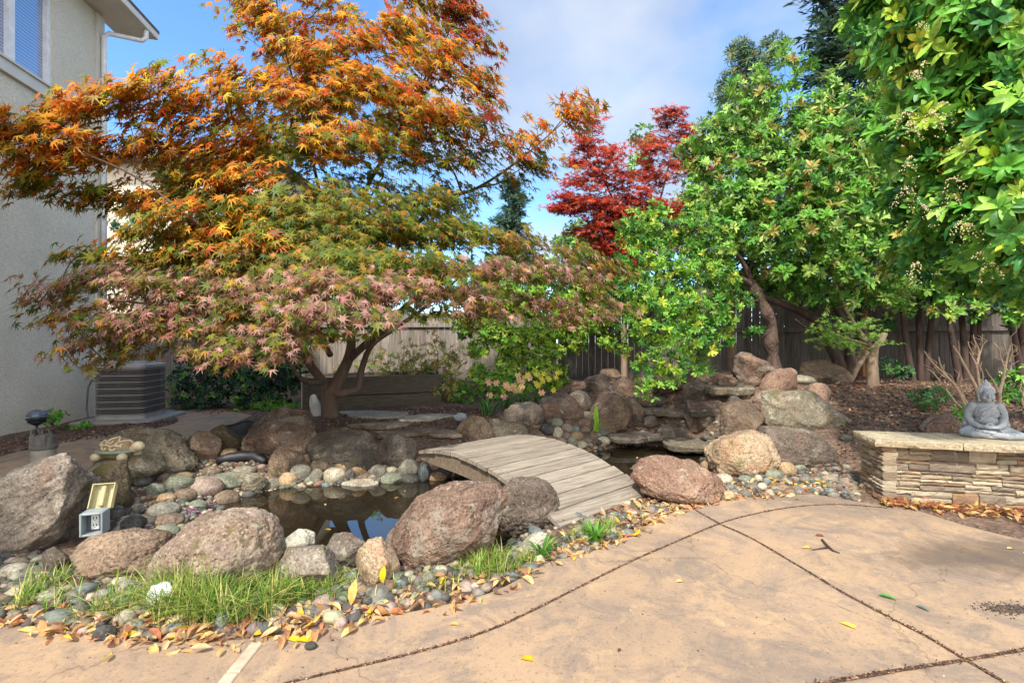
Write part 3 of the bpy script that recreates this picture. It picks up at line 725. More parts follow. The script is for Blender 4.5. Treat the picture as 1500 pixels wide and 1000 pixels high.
# gravel and pebbles: nobody could count them
def gwp(poly_px): return [tuple(G(*q)[:2]) for q in poly_px]
def sample(poly, n, zmax=9):
    poly = np.array(poly); lo_, hi_ = poly.min(0), poly.max(0); out = np.zeros((0, 2))
    while len(out) < n:
        p = RNG.random((n*2, 2))*(hi_-lo_)+lo_; p = p[in_poly(p[:, 0], p[:, 1], [tuple(q) for q in poly])]; out = np.vstack([out, p])
        if len(out) == 0: break
    out = out[:n]; z = H(out[:, 0], out[:, 1]); return np.column_stack([out, z])
EDGE_BAND = [gz(*q) for q in [(-60, 912), (150, 930), (330, 936), (460, 922), (550, 902), (640, 883), (730, 860), (811, 820), (890, 798), (960, 758), (1015, 740), (1100, 725), (1190, 722), (1262, 734),
             (1250, 700), (1190, 690), (1120, 700), (1040, 715), (960, 735), (870, 765), (820, 790), (740, 815), (640, 830), (500, 850), (380, 860), (200, 850), (0, 800), (-80, 790)]]
rock_t = (ico(1)[0]*np.array([1, .8, .55]), ico(1)[1])
g1 = sample(EDGE_BAND, 1500); n = len(g1)
g2 = sample(gwp([(1190, 724), (1262, 734), (1245, 690), (1150, 700), (1060, 715), (1030, 735)]), 300)
g3 = sample([gz(*q) for q in [(180, 690), (330, 680), (420, 690), (400, 715), (330, 735), (330, 790), (200, 800), (170, 760)]], 700)
g4 = sample([tuple(p) for p in big], 100)
ring = []
for _ in range(1500):
    k = random.randrange(len(POND)); a, b2 = np.array(POND[k]), np.array(POND[(k+1) % len(POND)]); q = a+(b2-a)*random.random(); v = q-np.array((cx, cy)); v /= np.linalg.norm(v)
    ring.append(q+v*random.uniform(.0, .42))
ring = np.array(ring); g5 = np.column_stack([ring, H(ring[:, 0], ring[:, 1])])
gg = np.vstack([g1, g2, g3, g5]); n = len(gg)
s = RNG.gamma(3, .0075, n)+.007
mg = leafmat('pebbles', 0, .75)
for k in range(46):      # rubble among the cascade steps
    px, py = random.choice([(960, 585), (985, 600), (1050, 570), (1010, 545), (1070, 600), (930, 612), (1040, 620), (1130, 590), (890, 600), (850, 600)]); px += random.gauss(0, 26); py += random.gauss(0, 13)
    g0 = G(px, py); r_ = random.uniform(.05, .13)
    rock('rubble_rock', (g0.x, g0.y+.03, g0.z+r_*.3), (r_, r_*random.uniform(.7, 1), r_*random.uniform(.5, .9)), RM[random.choice(['brown', 'purple', 'dark', 'red', 'olive'])], 'small rough rubble rock wedged among the steps of the cascade', 'rock', 'rubble rocks of the cascade', sub=4, facets=12, seed=500+k, rough=.16)
tag(scatter('gravel', rock_t, gg+np.array([0, 0, .004]), np.stack([RNG.normal(0, .25, n), RNG.normal(0, .25, n), np.ones(n)], 1), RNG.normal(size=(n, 3)), s,
        pick([hexc(104, 98, 86), hexc(134, 122, 104), hexc(78, 76, 70), hexc(120, 98, 78), hexc(158, 146, 124), hexc(98, 102, 94)], n, .12), mg, smooth=True),
    'small mixed river pebbles around the pond rim and boulders', 'gravel', kind='stuff')
# ================= bridge =================
M_WOOD, nt, b, _ = newmat('weathered_planks'); co = objco(nt)
geo = nt.nodes.new('ShaderNodeAttribute'); geo.attribute_name = 'Col'
mp = nt.nodes.new('ShaderNodeMapping'); mp.inputs['Rotation'].default_value = (0, 0, -math.radians(38)); nt.links.new(co, mp.inputs[0])
mp2 = nt.nodes.new('ShaderNodeMapping'); mp2.inputs['Scale'].default_value = (1.2, 22, 14); nt.links.new(mp.outputs[0], mp2.inputs[0])
c = ramp(nt, noi(nt, mp2.outputs[0], 2.4, 8, .7, .4), [(.25, hexc(78, 70, 62)), (.4, hexc(122, 112, 98)), (.56, hexc(150, 138, 122)), (.75, hexc(172, 162, 148))])
c = mix(nt, ramp(nt, noi(nt, mp2.outputs[0], 7, 5, .7), [(.3, .6), (.42, 0)]), c, hexc(84, 70, 60))
c = mix(nt, 1.0, c, geo.outputs['Color'], 'MULTIPLY')
nt.links.new(c, b.inputs['Base Color']); b.inputs['Roughness'].default_value = .85
bump(nt, b, noi(nt, mp2.outputs[0], 6, 6, .7), .5, .006)
Nn = Vector((.76, 3.73, .02)); Ff = Vector((-.50, 5.14, .23)); ax = (Ff-Nn); Lb = math.hypot(ax.x, ax.y); au = Vector((ax.x/Lb, ax.y/Lb, 0)); av = Vector((au.y, -au.x, 0))
HW = .545
def arc(t): return Nn.z+(Ff.z-Nn.z)*t+.165*(1-(2*t-1)**2)
bridge = empty('footbridge', (Nn+Ff)/2, 'small arched wooden footbridge with grey planks crossing the pond', 'bridge')
bridge['wl'] = tuple((Nn+Ff)/2)
def bpt(t, s, z): q = Nn+au*(t*Lb)+av*s; return Vector((q.x, q.y, z))
NP = 14; rg = random.Random(3)
for i in range(NP):
    t0, t1 = i/NP, (i+1)/NP; gap = .006/Lb; t0 += gap; t1 -= gap; sh = rg.uniform(.84, 1.1); e0, e1 = rg.uniform(-.012, .012), rg.uniform(-.012, .012)
    V = []; th = .034; ns = 9
    for k in range(ns):
        s = -HW+2*HW*k/(ns-1)
        if k == 0: s += e0-.02
        if k == ns-1: s += e1+.02
        w1, w2 = rg.uniform(-.0012, .0012), rg.uniform(-.0012, .0012)
        V += [bpt(t0, s, arc(t0)+w1-.004), bpt(t0+.006, s, arc(t0)+w1), bpt(t1-.006, s, arc(t1)+w2), bpt(t1, s, arc(t1)+w2-.004), bpt(t1, s, arc(t1)-th), bpt(t0, s, arc(t0)-th)]
    Fc = []
    for k in range(ns-1):
        for j in range(6): Fc.append((k*6+j, k*6+(j+1) % 6, (k+1)*6+(j+1) % 6, (k+1)*6+j))
    Fc += [(5, 4, 3, 2, 1, 0), tuple((ns-1)*6+j for j in range(6))]
    colr = [(sh, sh*.99, sh*.97)]*len(V)
    for s in (-HW+.05, HW-.05):
        for dt in (.28, .72):
            c_ = bpt(t0+(t1-t0)*dt, s, arc(t0+(t1-t0)*dt)+.0022); b0 = len(V)
            V += [c_+Vector((.0058*math.cos(k*PI/3), .0058*math.sin(k*PI/3), 0)) for k in range(6)]; Fc.append(tuple(b0+k for k in range(6))); colr += [(.2, .17, .15)]*6
    link_mesh('plank', V, Fc, M_WOOD, bridge, False, np.array(colr))
for side in (-1, 1):
    V = []; n = 20; s0, s1 = side*(HW-.055), side*(HW-.012)
    for k in range(n+1):
        t = k/n; zt = arc(t)-.036; zb = zt-.155+.10*abs(2*t-1)**3
        V += [bpt(t, s0, zt), bpt(t, s1, zt), bpt(t, s1, zb), bpt(t, s0, zb)]
    Fc = []
    for k in range(n):
        for j in range(4): Fc.append((k*4+j, k*4+(j+1) % 4, (k+1)*4+(j+1) % 4, (k+1)*4+j))
    Fc += [(3, 2, 1, 0), tuple(n*4+j for j in range(4))]
    link_mesh('side_beam', V, Fc, M_WOOD, bridge, False, np.array([(.62, .54, .47)]*len(V)))
nb = MB()
for i in range(NP):
    for s in (-HW+.05, HW-.05):
        for dt in (.3, .7):
            q = bpt((i+dt)/NP, s, arc((i+dt)/NP)+.0015); nb.lathe(q, [(.0055, -.002), (.0055, .0005)], 8)
0 and nb.build('nail', simple('rusty_nail', hexc(60, 52, 48), None, .7, bstr=0), bridge)

# ================= stone wall with capstones =================
CAPZ = .515
wc = [gz(1284, 736), gz(1500, 751)]                 # front base line
A0 = Vector((wc[0][0], wc[0][1], 0)); A1 = Vector((wc[1][0], wc[1][1], 0)); wd = (A1-A0).normalized(); A1 = A0+wd*3.2
wn = Vector((-wd.y, wd.x, 0))                       # to the back
Bk = Vector((3.02, 4.26, 0))                      # back left corner (chamfered end)
END = A0+wn*.62-wd*.05
Bk2 = Bk
wall = empty('stone_wall', A0, 'low ledgestone garden wall with pale capstones at the right', 'wall')
m, nt, b, _ = newmat('ledge_stone'); co = objco(nt); at_ = nt.nodes.new('ShaderNodeAttribute'); at_.attribute_name = 'Col'
mp = nt.nodes.new('ShaderNodeMapping'); mp.inputs['Scale'].default_value = (1, 1, 3.5); nt.links.new(co, mp.inputs[0])
c = mix(nt, 1.0, at_.outputs['Color'], ramp(nt, noi(nt, mp.outputs[0], 9, 8, .75), [(.25, .5), (.5, .9), (.75, 1.25)]), 'MULTIPLY')
c = mix(nt, ramp(nt, noi(nt, mp.outputs[0], 4, 5, .7), [(.55, 0), (.72, .6)]), c, hexc(150, 110, 76))
c = mix(nt, ramp(nt, noi(nt, co, 26, 4, .7), [(.3, .7), (.4, 0)]), c, hexc(84, 70, 52))
nt.links.new(c, b.inputs['Base Color']); b.inputs['Roughness'].default_value = .9
bump(nt, b, noi(nt, mp.outputs[0], 24, 8, .75), .9, .02); M_LEDGE = m
mb = MB(); rg = random.Random(5)
PALW = [hexc(206, 190, 160), hexc(196, 176, 144), hexc(188, 168, 138), hexc(170, 150, 124), hexc(150, 134, 114), hexc(196, 178, 150), hexc(162, 128, 96), hexc(142, 126, 108), hexc(180, 152, 118)]
def ledge_block(p0, dr, n, yaw, s, ln, z, h):
    out = rg.uniform(-.003, .014)
    c0 = p0+dr*(s+ln/2)+n*(-.03+out)+Vector((0, 0, z+h/2))
    R = rotz(yaw+rg.uniform(-.02, .02)); nx_ = max(2, int(ln/.035)); V = []; skew = rg.uniform(-.004, .004)
    for k in range(nx_+1):
        u = (k/nx_-.5)*(ln-.004); hz = h/2-.0012; q_ = skew*(k/nx_-.5)*2
        e0, e1, e2 = rg.uniform(-.006, .006), rg.uniform(-.007, .007), rg.uniform(-.006, .006)
        for (yy, zz_) in ((-.045-e0, -hz*.72), (-.051-e1, rg.uniform(-.3, .3)*hz), (-.045-e2, hz*.75), (-.034, hz), (.05, hz), (.05, -hz), (-.034, -hz)):
            V.append(R @ Vector((u, yy, zz_+q_+rg.uniform(-.0016, .0016)))+c0)
    Fc = []
    for k in range(nx_):
        for j in range(7): Fc.append((k*7+j, k*7+(j+1) % 7, (k+1)*7+(j+1) % 7, (k+1)*7+j))
    Fc += [(6, 5, 4, 3, 2, 1, 0), tuple(nx_*7+j for j in range(7))]
    cc = rg.choice(PALW); sh = rg.uniform(.66, 1.0)
    mb.add(V, Fc, tuple(min(1, x*sh) for x in cc))
def face_run(p0, p1, n, z0=.0, z1=.46, lmin=.12, lmax=.36):
    L = (p1-p0).length; dr = (p1-p0)/L; yaw = math.atan2(dr.y, dr.x); z = z0
    while z < z1-.012:
        h = min(rg.choice([.07, .085, .1]), z1-z); s = 0
        if z1-z-h < .05: h = z1-z
        while s < L-.002:
            ln = min(rg.uniform(lmin, lmax), L-s)
            if L-s-ln < .06: ln = L-s
            k = rg.choice([1, 2, 2, 3, 3]) if h > .06 else rg.choice([1, 2])
            cuts = [0]+sorted(rg.uniform(.28, .72) if k == 2 else (i/k+rg.uniform(-.06, .06)) for i in range(1, k))+[1]
            for a_, b_ in zip(cuts[:-1], cuts[1:]):
                if rg.random() < .45 and ln > .2:
                    m_ = rg.uniform(.35, .65)*ln
                    ledge_block(p0, dr, n, yaw, s, m_, z+h*a_, h*(b_-a_)); ledge_block(p0, dr, n, yaw, s+m_, ln-m_, z+h*a_, h*(b_-a_))
                else: ledge_block(p0, dr, n, yaw, s, ln, z+h*a_, h*(b_-a_))
            s += ln
        z += h
SH = wn*.09
face_run(A0+SH+wd*.09, A1+SH, -wn)
lv = (A0-Bk).normalized(); ln_ = Vector((lv.y, -lv.x, 0)); ln_ = -ln_ if ln_.dot(wd) > 0 else ln_
face_run(Bk2-ln_*.06, A0-ln_*.06+lv*.02, ln_, lmin=.08, lmax=.2)
mb.build('stone_face', M_LEDGE, wall, False, usecol=True)
core = MB(); BB = Bk2+wd*.12
def prism(mbx, pts, z0, z1, c=None):
    n = len(pts); mbx.add([(p.x, p.y, z1) for p in pts]+[(p.x, p.y, z0) for p in pts], [tuple(range(n))]+[tuple(range(2*n-1, n-1, -1))]+[(i, n+i, n+(i+1) % n, (i+1) % n) for i in range(n)], c)
prism(core, [A0+wn*.11+wd*.11, A1+wn*.11, A1+wn*.36, Bk2+wd*.16], -.1, .455)
core.build('core', simple('mortar', hexc(78, 66, 54), None, .95), wall)
M_CAP = rockmat('capstone_pale', hexc(158, 144, 118), hexc(182, 168, 140), hexc(146, 130, 104), 0, .0, .35, 1.6, .1)
def capstone(pts, name='capstone'):
    n = len(pts); rgc = random.Random(len(pts)*7+int(pts[0].x*10)); V = []; c = sum(pts, Vector())/n
    dn = []
    for i in range(n):
        a, b3 = pts[i], pts[(i+1) % n]; k = max(1, int((b3-a).length/.045))
        for j in range(k): dn.append(a+(b3-a)*j/k)
    N_ = len(dn)
    for (ins, z) in ((.014, CAPZ), (.004, CAPZ-.008), (.0, CAPZ-.03), (.006, CAPZ-.054)):
        for p in dn:
            v = (c-p); v.z = 0; v = v.normalized()*(ins+rgc.uniform(-.004, .005)*(1 if ins < .01 else .3)); V.append(Vector((p.x+v.x, p.y+v.y, z+(rgc.uniform(-.003, .003) if z < CAPZ else 0))))
    Fc = [tuple(range(N_))]
    for r_ in range(3):
        for k in range(N_): Fc.append((r_*N_+k, (r_+1)*N_+k, (r_+1)*N_+(k+1) % N_, r_*N_+(k+1) % N_))
    Fc.append(tuple(range(4*N_-1, 3*N_-1, -1)))
    link_mesh(name, V, Fc, M_CAP, wall, False)
f0 = A0-wn*.045-wd*.03; bk = Bk2+wn*.03-wd*.03
j1 = .56
capstone([f0, A0-wn*.045+wd*j1, A0+wn*.42+wd*(j1), bk+wd*.02+wn*.0])
capstone([A0-wn*.045+wd*(j1+.006), A0-wn*.045+wd*(j1+1.05), A0+wn*.42+wd*(j1+1.05), A0+wn*.42+wd*(j1+.006)])
capstone([A0-wn*.045+wd*(j1+1.056), A1-wn*.045, A1+wn*.42, A0+wn*.42+wd*(j1+1.056)])

# ================= seated statue =================
sp_ = gz(1457, 643, CAPZ); S0 = Vector((sp_[0]+.03, sp_[1]+.10, CAPZ)); SK = .5      # statue height
m, nt, b, _ = newmat('grey_statue_stone'); co = objco(nt)
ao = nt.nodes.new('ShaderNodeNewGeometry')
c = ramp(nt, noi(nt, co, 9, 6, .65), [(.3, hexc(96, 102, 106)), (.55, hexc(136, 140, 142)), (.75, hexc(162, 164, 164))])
pt = ramp(nt, ao.outputs['Pointiness'], [(.42, hexc(40, 44, 50)), (.485, hexc(118, 122, 126)), (.52, hexc(150, 153, 155)), (.58, hexc(196, 198, 198))])  # crevice shading painted into the stone: hollows darker, ridges lighter
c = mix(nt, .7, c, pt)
c = mix(nt, ramp(nt, noi(nt, co, 16, 4, .6), [(.58, 0), (.7, .5)]), c, hexc(78, 88, 98))
nt.links.new(c, b.inputs['Base Color']); b.inputs['Roughness'].default_value = .75; bump(nt, b, noi(nt, co, 120, 3), .25, .003); M_STAT = m
yawS = math.radians(-32)          # faces slightly to its left as seen
RS = rotz(yawS)
def sp3(x, y, z): return S0+RS @ Vector((x*SK*.84, y*SK*.95, z*SK))    # -y = front
sb = MB(); K = SK
def E(x, y, z, rx, ry, rz, rot=None): sb.ball(sp3(x, y, z), (rx*K*.84, ry*K*.95, rz*K), RS if rot is None else RS @ rot, 20, 14)
def T(pts, rad):
    q_ = [sp3(*p) for p in pts]; r_ = [r*K*.92 for r in rad]
    sb.tube(q_, r_, 14)
    for a_, b_ in zip(q_, r_): sb.ball(a_, b_*.99, None, 14, 10)
E(0, .02, .12, .27, .2, .13); E(0, .03, .25, .185, .13, .15); E(0, .02, .40, .20, .125, .15); E(0, .03, .50, .195, .10, .075)
E(0, -.07, .42, .13, .045, .08)   # chest
E(0, -.08, .27, .12, .06, .08)
T([(0, .02, .52), (0, .005, .62)], [.075, .07])
# head
HD0 = len(sb.v)
E(0, -.005, .715, .092, .10, .115); E(0, -.03, .67, .07, .075, .06); E(0, -.06, .635, .04, .035, .025)
E(0, .015, .77, .10, .105, .085); E(0, .02, .86, .052, .052, .05); E(0, .02, .905, .025, .025, .04)
E(0, -.108, .70, .017, .022, .03); T([(0, -.095, .745), (0, -.118, .69)], [.010, .016])        # nose
E(0, -.094, .656, .032, .014, .009); E(0, -.09, .643, .025, .014, .008)                          # lips
for s in (-1, 1):
    E(s*.04, -.083, .722, .026, .016, .012); E(s*.05, -.075, .685, .03, .025, .03)
    T([(s*.015, -.1, .742), (s*.04, -.098, .752), (s*.07, -.075, .742)], [.006, .008, .005])
    T([(s*.094, .0, .74), (s*.1, -.005, .70), (s*.097, -.005, .63)], [.014, .018, .016])
HSC, HC = 1.12, sp3(0, 0, .60); RH = rotz(math.radians(6))
def bigger(v): return RH @ ((Vector(v)-HC)*HSC)+HC-Vector((0, 0, .02))
for i in range(HD0, len(sb.v)): sb.v[i] = tuple(bigger(sb.v[i]))
for s in (-1, 1):
    # arms
    T([(s*.19, .03, .50), (s*.245, .05, .40), (s*.255, .03, .30), (s*.215, -.06, .21)], [.075, .072, .065, .055])
    T([(s*.215, -.06, .215), (s*.14, -.16, .185), (s*.06, -.195, .18)], [.055, .042, .032])
    T([(s*.27, .04, .3), (s*.30, .02, .2), (s*.3, .0, .1)], [.05, .045, .03])                   # sleeve fall
    # thighs / knees / shins
    KX = {1: 1.08, -1: .92}[s]
    T([(s*.12, .06, .10), (s*.28*KX, -.06, .095), (s*.40*KX, -.15, .075)], [.115, .1, .068])
    T([(s*.40*KX, -.15, .065), (s*.25, -.24, .06), (s*.05, -.25, .07)], [.066, .064, .05])
T([(.05, -.26, .10), (-.09, -.27, .115), (-.16, -.245, .12)], [.035, .032, .02])              # foot on top
T([(-.05, -.24, .05), (.12, -.27, .055), (.2, -.26, .06)], [.035, .03, .018])
E(0, -.14, .03, .30, .15, .035)                                                                 # robe hem
# hands, one laid in the other: palms and separate fingers
E(-.03, -.20, .175, .06, .04, .02); E(.04, -.205, .195, .06, .038, .018)
for k in range(4):
    y = -.235+.022*k
    T([(-.02, y, .172), (.05, y-.004, .175), (.10, y+.004, .182)], [.011, .0105, .008])
    T([(.03, y, .20), (-.04, y-.002, .203), (-.085, y+.006, .20)], [.011, .0105, .008])
for s in (-1, 1): T([(s*.06, -.20, .205), (s*.035, -.215, .235), (s*.006, -.218, .245)], [.013, .012, .009])
# robe folds
for k, (zz_, off) in enumerate([(.50, .0), (.46, .02), (.42, .035), (.38, .05)]):
    T([(.15-off, -.075, zz_+.04), (.05-off, -.12, zz_-.02), (-.08-off*.5, -.125, zz_-.1), (-.16, -.075, zz_-.17)], [.006, .009, .009, .006])
for s in (-1, 1):
    for k in range(4):
        a = .08+.06*k
        T([(s*a, -.11+.01*k, .175-.01*k), (s*(a+.1), -.19, .13-.012*k), (s*(a+.16), -.23, .08-.01*k)], [.005, .009, .006])
    for k in range(3):
        T([(s*(.2+.015*k), -.04+.02*k, .42-.05*k), (s*(.29-.005*k), -.0, .36-.05*k), (s*.30, .05, .35-.06*k)], [.006, .009, .006])
raw = sb.build('statue_raw', M_STAT, None, True, loc=S0)
rm = raw.modifiers.new('r', 'REMESH'); rm.mode = 'VOXEL'; rm.voxel_size = .0034; rm.use_smooth_shade = True
sm_ = raw.modifiers.new('s', 'SMOOTH'); sm_.factor = .4; sm_.iterations = 1
dg = bpy.context.evaluated_depsgraph_get(); me = bpy.data.meshes.new_from_object(raw.evaluated_get(dg))
bpy.data.objects.remove(raw)
statue = empty('meditation_statue', S0, 'grey stone statue of a seated meditating figure with hair bun on the capstones', 'statue')
so = bpy.data.objects.new('body', me); COL.objects.link(so); so.parent = statue; me.materials.clear(); me.materials.append(M_STAT)
me.polygons.foreach_set('use_smooth', np.ones(len(me.polygons), bool))
hb = MB()
for j in range(8):
    th = math.radians(8+j*13); nn_ = max(4, int(26*math.sin(th)))
    for k in range(nn_):
        a = 2*PI*(k+.5*(j % 2))/nn_; v = Vector((math.sin(th)*math.cos(a)*.104, math.sin(th)*math.sin(a)*.109+.015, .77+math.cos(th)*.089))
        if v.y < -.055 and v.z < .80: continue
        if v.z < .70: continue
        hb.ball(sp3(*v), .0125*K, None, 7, 5)
for j in range(4):
    th = math.radians(20+j*24); nn_ = max(4, int(14*math.sin(th)))
    for k in range(nn_):
        a = 2*PI*k/nn_; hb.ball(sp3(math.sin(th)*math.cos(a)*.053, .02+math.sin(th)*math.sin(a)*.053, .86+math.cos(th)*.051), .0105*K, None, 7, 5)
hb.v = [tuple(bigger(v)) for v in hb.v]
hb.build('hair', M_STAT, statue, True)

# ================= air conditioner =================
ac0 = G(193, 619); ac0.z = 0; ac0.y += .42
ac0.x = (193-750)/FPX*ac0.y
ac = empty('air_conditioner', ac0+Vector((0, 0, .05)), 'grey louvered air conditioner unit beside the stucco house wall', 'air conditioner')
M_ACM = simple('ac_grey_metal', hexc(168, 164, 158), hexc(150, 146, 142), .5, 5, 60, .1, metal=.1); M_ACD = simple('ac_core', hexc(50, 48, 48), hexc(40, 38, 38), .7)
SZ, AH = .365, .93
def rr_ring(c, hw, r, z, n=6):
    o = []
    for (sx_, sy_, a0) in ((1, 1, 0), (-1, 1, PI/2), (-1, -1, PI), (1, -1, 3*PI/2)):
        for k in range(n+1):
            a = a0+PI/2*k/n; o.append(c+rotz(.16) @ Vector((sx_*(hw-r)+r*math.cos(a), sy_*(hw-r)+r*math.sin(a), z)))
    return o
def ring_solid(mbx, c, prof, r=.1, cap=True):
    rings = [rr_ring(c, hw, max(.01, r), z) for (hw, z) in prof]; n = len(rings[0]); V = [v for R_ in rings for v in R_]; Fc = []
    for i in range(len(rings)-1):
        for k in range(n): Fc.append((i*n+k, i*n+(k+1) % n, (i+1)*n+(k+1) % n, (i+1)*n+k))
    if cap: Fc += [tuple(range(n-1, -1, -1)), tuple((len(rings)-1)*n+k for k in range(n))]
    mbx.add(V, Fc)
mb = MB(); ring_solid(mb, ac0, [(SZ-.05, .06), (SZ-.05, AH-.04)]); mb.build('coil', M_ACD, ac)
mb = MB(); ring_solid(mb, ac0, [(SZ, .05), (SZ, .11), (SZ-.02, .115)]); mb.build('base_pan', M_ACM, ac)
mb = MB(); ring_solid(mb, ac0, [(SZ-.01, AH-.06), (SZ+.008, AH-.055), (SZ+.008, AH-.01), (SZ-.01, AH), (SZ-.08, AH+.012)]); mb.build('lid', M_ACM, ac)
nl = 29
for part_, wide_, mt_ in (('louvers', False, simple('ac_fins', hexc(112, 106, 104), hexc(98, 94, 92), .5, 5, 60, .1)), ('bands', True, M_ACM)):
    mb = MB()
    for i in range(nl):
        if (i % 4 == 0) != wide_: continue
        z = .125+(AH-.2)*i/(nl-1); t = .0095 if wide_ else .0065
        ring_solid(mb, ac0, [(SZ-.012, z-t), (SZ-.001, z-t*.6), (SZ-.001, z+t*.4), (SZ-.02, z+t)], cap=False)
    mb.build(part_, mt_, ac)
mb = MB()
pr = rr_ring(ac0, SZ-.004, .1, 0, 6)
pr2 = pr+[pr[0]]
acc = 0
for a_, b_ in zip(pr2[:-1], pr2[1:]):
    L_ = (b_-a_).length; n = max(1, round(L_/.024))
    for k in range(n):
        q = a_+(b_-a_)*(k/n); mb.tube([q+Vector((0, 0, .1)), q+Vector((0, 0, AH-.04))], .0022, 4, False)
mb.build('vertical_wires', bpy.data.materials['ac_fins'], ac)
mb = MB()
for r_ in (.08, .14, .2, .26, .32): mb.tube([ac0+Vector((r_*math.cos(a*PI/16), r_*math.sin(a*PI/16), AH+.03)) for a in range(33)], .004, 5, False)
for k in range(12):
    a = k*PI/6; mb.tube([ac0+Vector((.04*math.cos(a), .04*math.sin(a), AH+.03)), ac0+Vector((.36*math.cos(a), .36*math.sin(a), AH+.012))], .004, 5, False)
mb.lathe(ac0, [(.06, AH+.01), (.06, AH+.035), (.02, AH+.04)], 16); mb.build('fan_grille', M_ACM, ac)
mb = MB(); mb.box(ac0+Vector((0, 0, .0)), (1.15, 1.15, .1), rotz(.16), .02)
tag(mb.build('concrete_pad', simple('pad_concrete', hexc(150, 148, 142), hexc(124, 122, 118), .9), loc=ac0), 'square grey concrete pad under the air conditioner', 'pad')
mb = MB(); q = ac0+Vector((-.5, .1, 0)); mb.tube([q+Vector((.06, -.2, .62)), q+Vector((-.08, -.2, .66)), q+Vector((-.14, -.2, .55)), q+Vector((-.15, -.22, .2)), q+Vector((-.1, -.25, .06))], .014, 8)
tag(mb.build('conduit', simple('conduit_grey', hexc(96, 98, 100), None, .5), loc=q), 'bent grey conduit between the house wall and the air conditioner', 'conduit')

# ================= path light, pump, turtle, outlet =================
q = G(54, 641)
pl = empty('path_light', q, 'low dark tiered path light beside the house wall', 'garden light'); M_PL = simple('dark_bronze', hexc(52, 60, 68), hexc(36, 42, 50), .45, 20, 60, .1, metal=.5)
hs = (641-600)/FPX*q.y
mb = MB(); mb.lathe(q, [(.03, 0), (.03, .01), (.014, .015), (.014, hs*.5)], 10); mb.build('post', M_PL, pl)
r_ = .115
mb = MB(); mb.lathe(q+Vector((0, 0, hs*.45)), [(.03, 0), (.075, hs*.08), (.1, hs*.12), (.1, hs*.16), (.04, hs*.17)], 20)
mb.lathe(q+Vector((0, 0, hs*.63)), [(.085, 0), (r_*.98, hs*.03), (r_*.98, hs*.07), (.04, hs*.085)], 20); mb.build('louver_shade', M_PL, pl)
mb = MB(); mb.lathe(q+Vector((0, 0, hs*.76)), [(.09, 0), (r_, hs*.02), (r_*.95, hs*.09), (r_*.72, hs*.18), (r_*.35, hs*.235), (.01, hs*.25)], 20); mb.build('cap', simple('cap_grey', hexc(104, 116, 130), None, .4, metal=.4), pl)
mb = MB(); mb.lathe(q+Vector((0, 0, hs*.5)), [(.05, 0), (.05, hs*.3)], 14); mb.build('lamp_glass', simple('frosted_glass', hexc(150, 160, 165), None, .3, bstr=0), pl)

q = G(64, 686); pu = empty('pond_pump', q, 'grey cylindrical pond filter with two clamp lugs behind the largest boulder', 'filter')
ph = (686-628)/FPX*q.y; M_PU = simple('pump_grey', hexc(112, 108, 102), hexc(84, 80, 76), .7, 14); M_PUL = simple('pump_pale', hexc(164, 156, 142), hexc(138, 130, 118), .7, 14)
mb = MB(); mb.lathe(q, [(.095, -.02), (.1, .01), (.1, ph*.5)], 22); mb.build('body', M_PUL, pu)
mb = MB(); mb.lathe(q+Vector((0, 0, ph*.5)), [(.105, 0), (.112, .01), (.112, .035), (.1, .045), (.09, ph*.3), (.05, ph*.36), (.01, ph*.37)], 22)
for s in (-1, 1): mb.box(q+Vector((s*.055, -.06, ph*.72)), (.05, .05, ph*.34), None, .012)
mb.build('lid', M_PU, pu)
mb = MB()
for s in (-1, 1): mb.tube([q+Vector((s*.055-.03, -.05, ph*.7)), q+Vector((s*.055-.02, -.05, ph*.98)), q+Vector((s*.055+.02, -.03, ph*1.03)), q+Vector((s*.055+.03, 0, ph*.8))], .011, 8)
mb.build('clamp', M_PU, pu)
mb = MB(); q2 = G(51, 692); mb.lathe(q2, [(.04, 0), (.045, .02), (.04, .07), (.02, .08)], 14)
tag(mb.build('valve_cap', M_PL, loc=q2, smooth=True), 'small black valve cap at the foot of the grey pond filter', 'valve')

qb = [o for o in bpy.data.objects if o.get('label', '').startswith('dome shaped grey')][0]
tq = P(173, 668, qb.location.y-.42)
tu = empty('turtle_ornament', tq, 'cream and green ceramic turtle with swirl pattern left of the lichen dome boulder', 'ornament')
sc_ = tq.y/FPX*1.12
M_TC = simple('turtle_cream', hexc(196, 180, 148), hexc(168, 150, 116), .5, 30); M_TG = simple('turtle_green', hexc(126, 142, 118), hexc(98, 112, 88), .5, 30)
mb = MB(); mb.ball(tq+Vector((0, 0, 8*sc_)), (27*sc_, 20*sc_, 5*sc_), None, 22, 10); mb.build('underside', M_TG, tu, True)
mb = MB(); mb.ball(tq+Vector((0, 0, 10*sc_)), (22*sc_, 17*sc_, 15*sc_), None, 24, 14); mb.build('shell', simple('turtle_brown', hexc(128, 84, 58), hexc(146, 130, 96), .5, 26), tu, True)
mb = MB()
for (ax_, az_) in ((-.55, .55), (.05, .75), (.6, .5), (-.2, .25), (.35, .2)):
    pts = []
    for k in range(16):
        a = k*PI/7; rr_ = .34-.02*k
        x_, z_ = ax_*.9+rr_*math.cos(a), az_+rr_*.9*math.sin(a)
        l = x_*x_+z_*z_; y_ = -math.sqrt(max(.03, 1-l)) if l < 1 else 0
        nrm_ = math.sqrt(x_*x_+y_*y_+z_*z_); pts.append(tq+Vector((x_/nrm_*22.4*sc_, y_/nrm_*17.4*sc_, 10*sc_+z_/nrm_*15.4*sc_)))
    mb.tube(pts, 1.2*sc_, 6)
mb.build('shell_swirls', M_TC, tu, True)
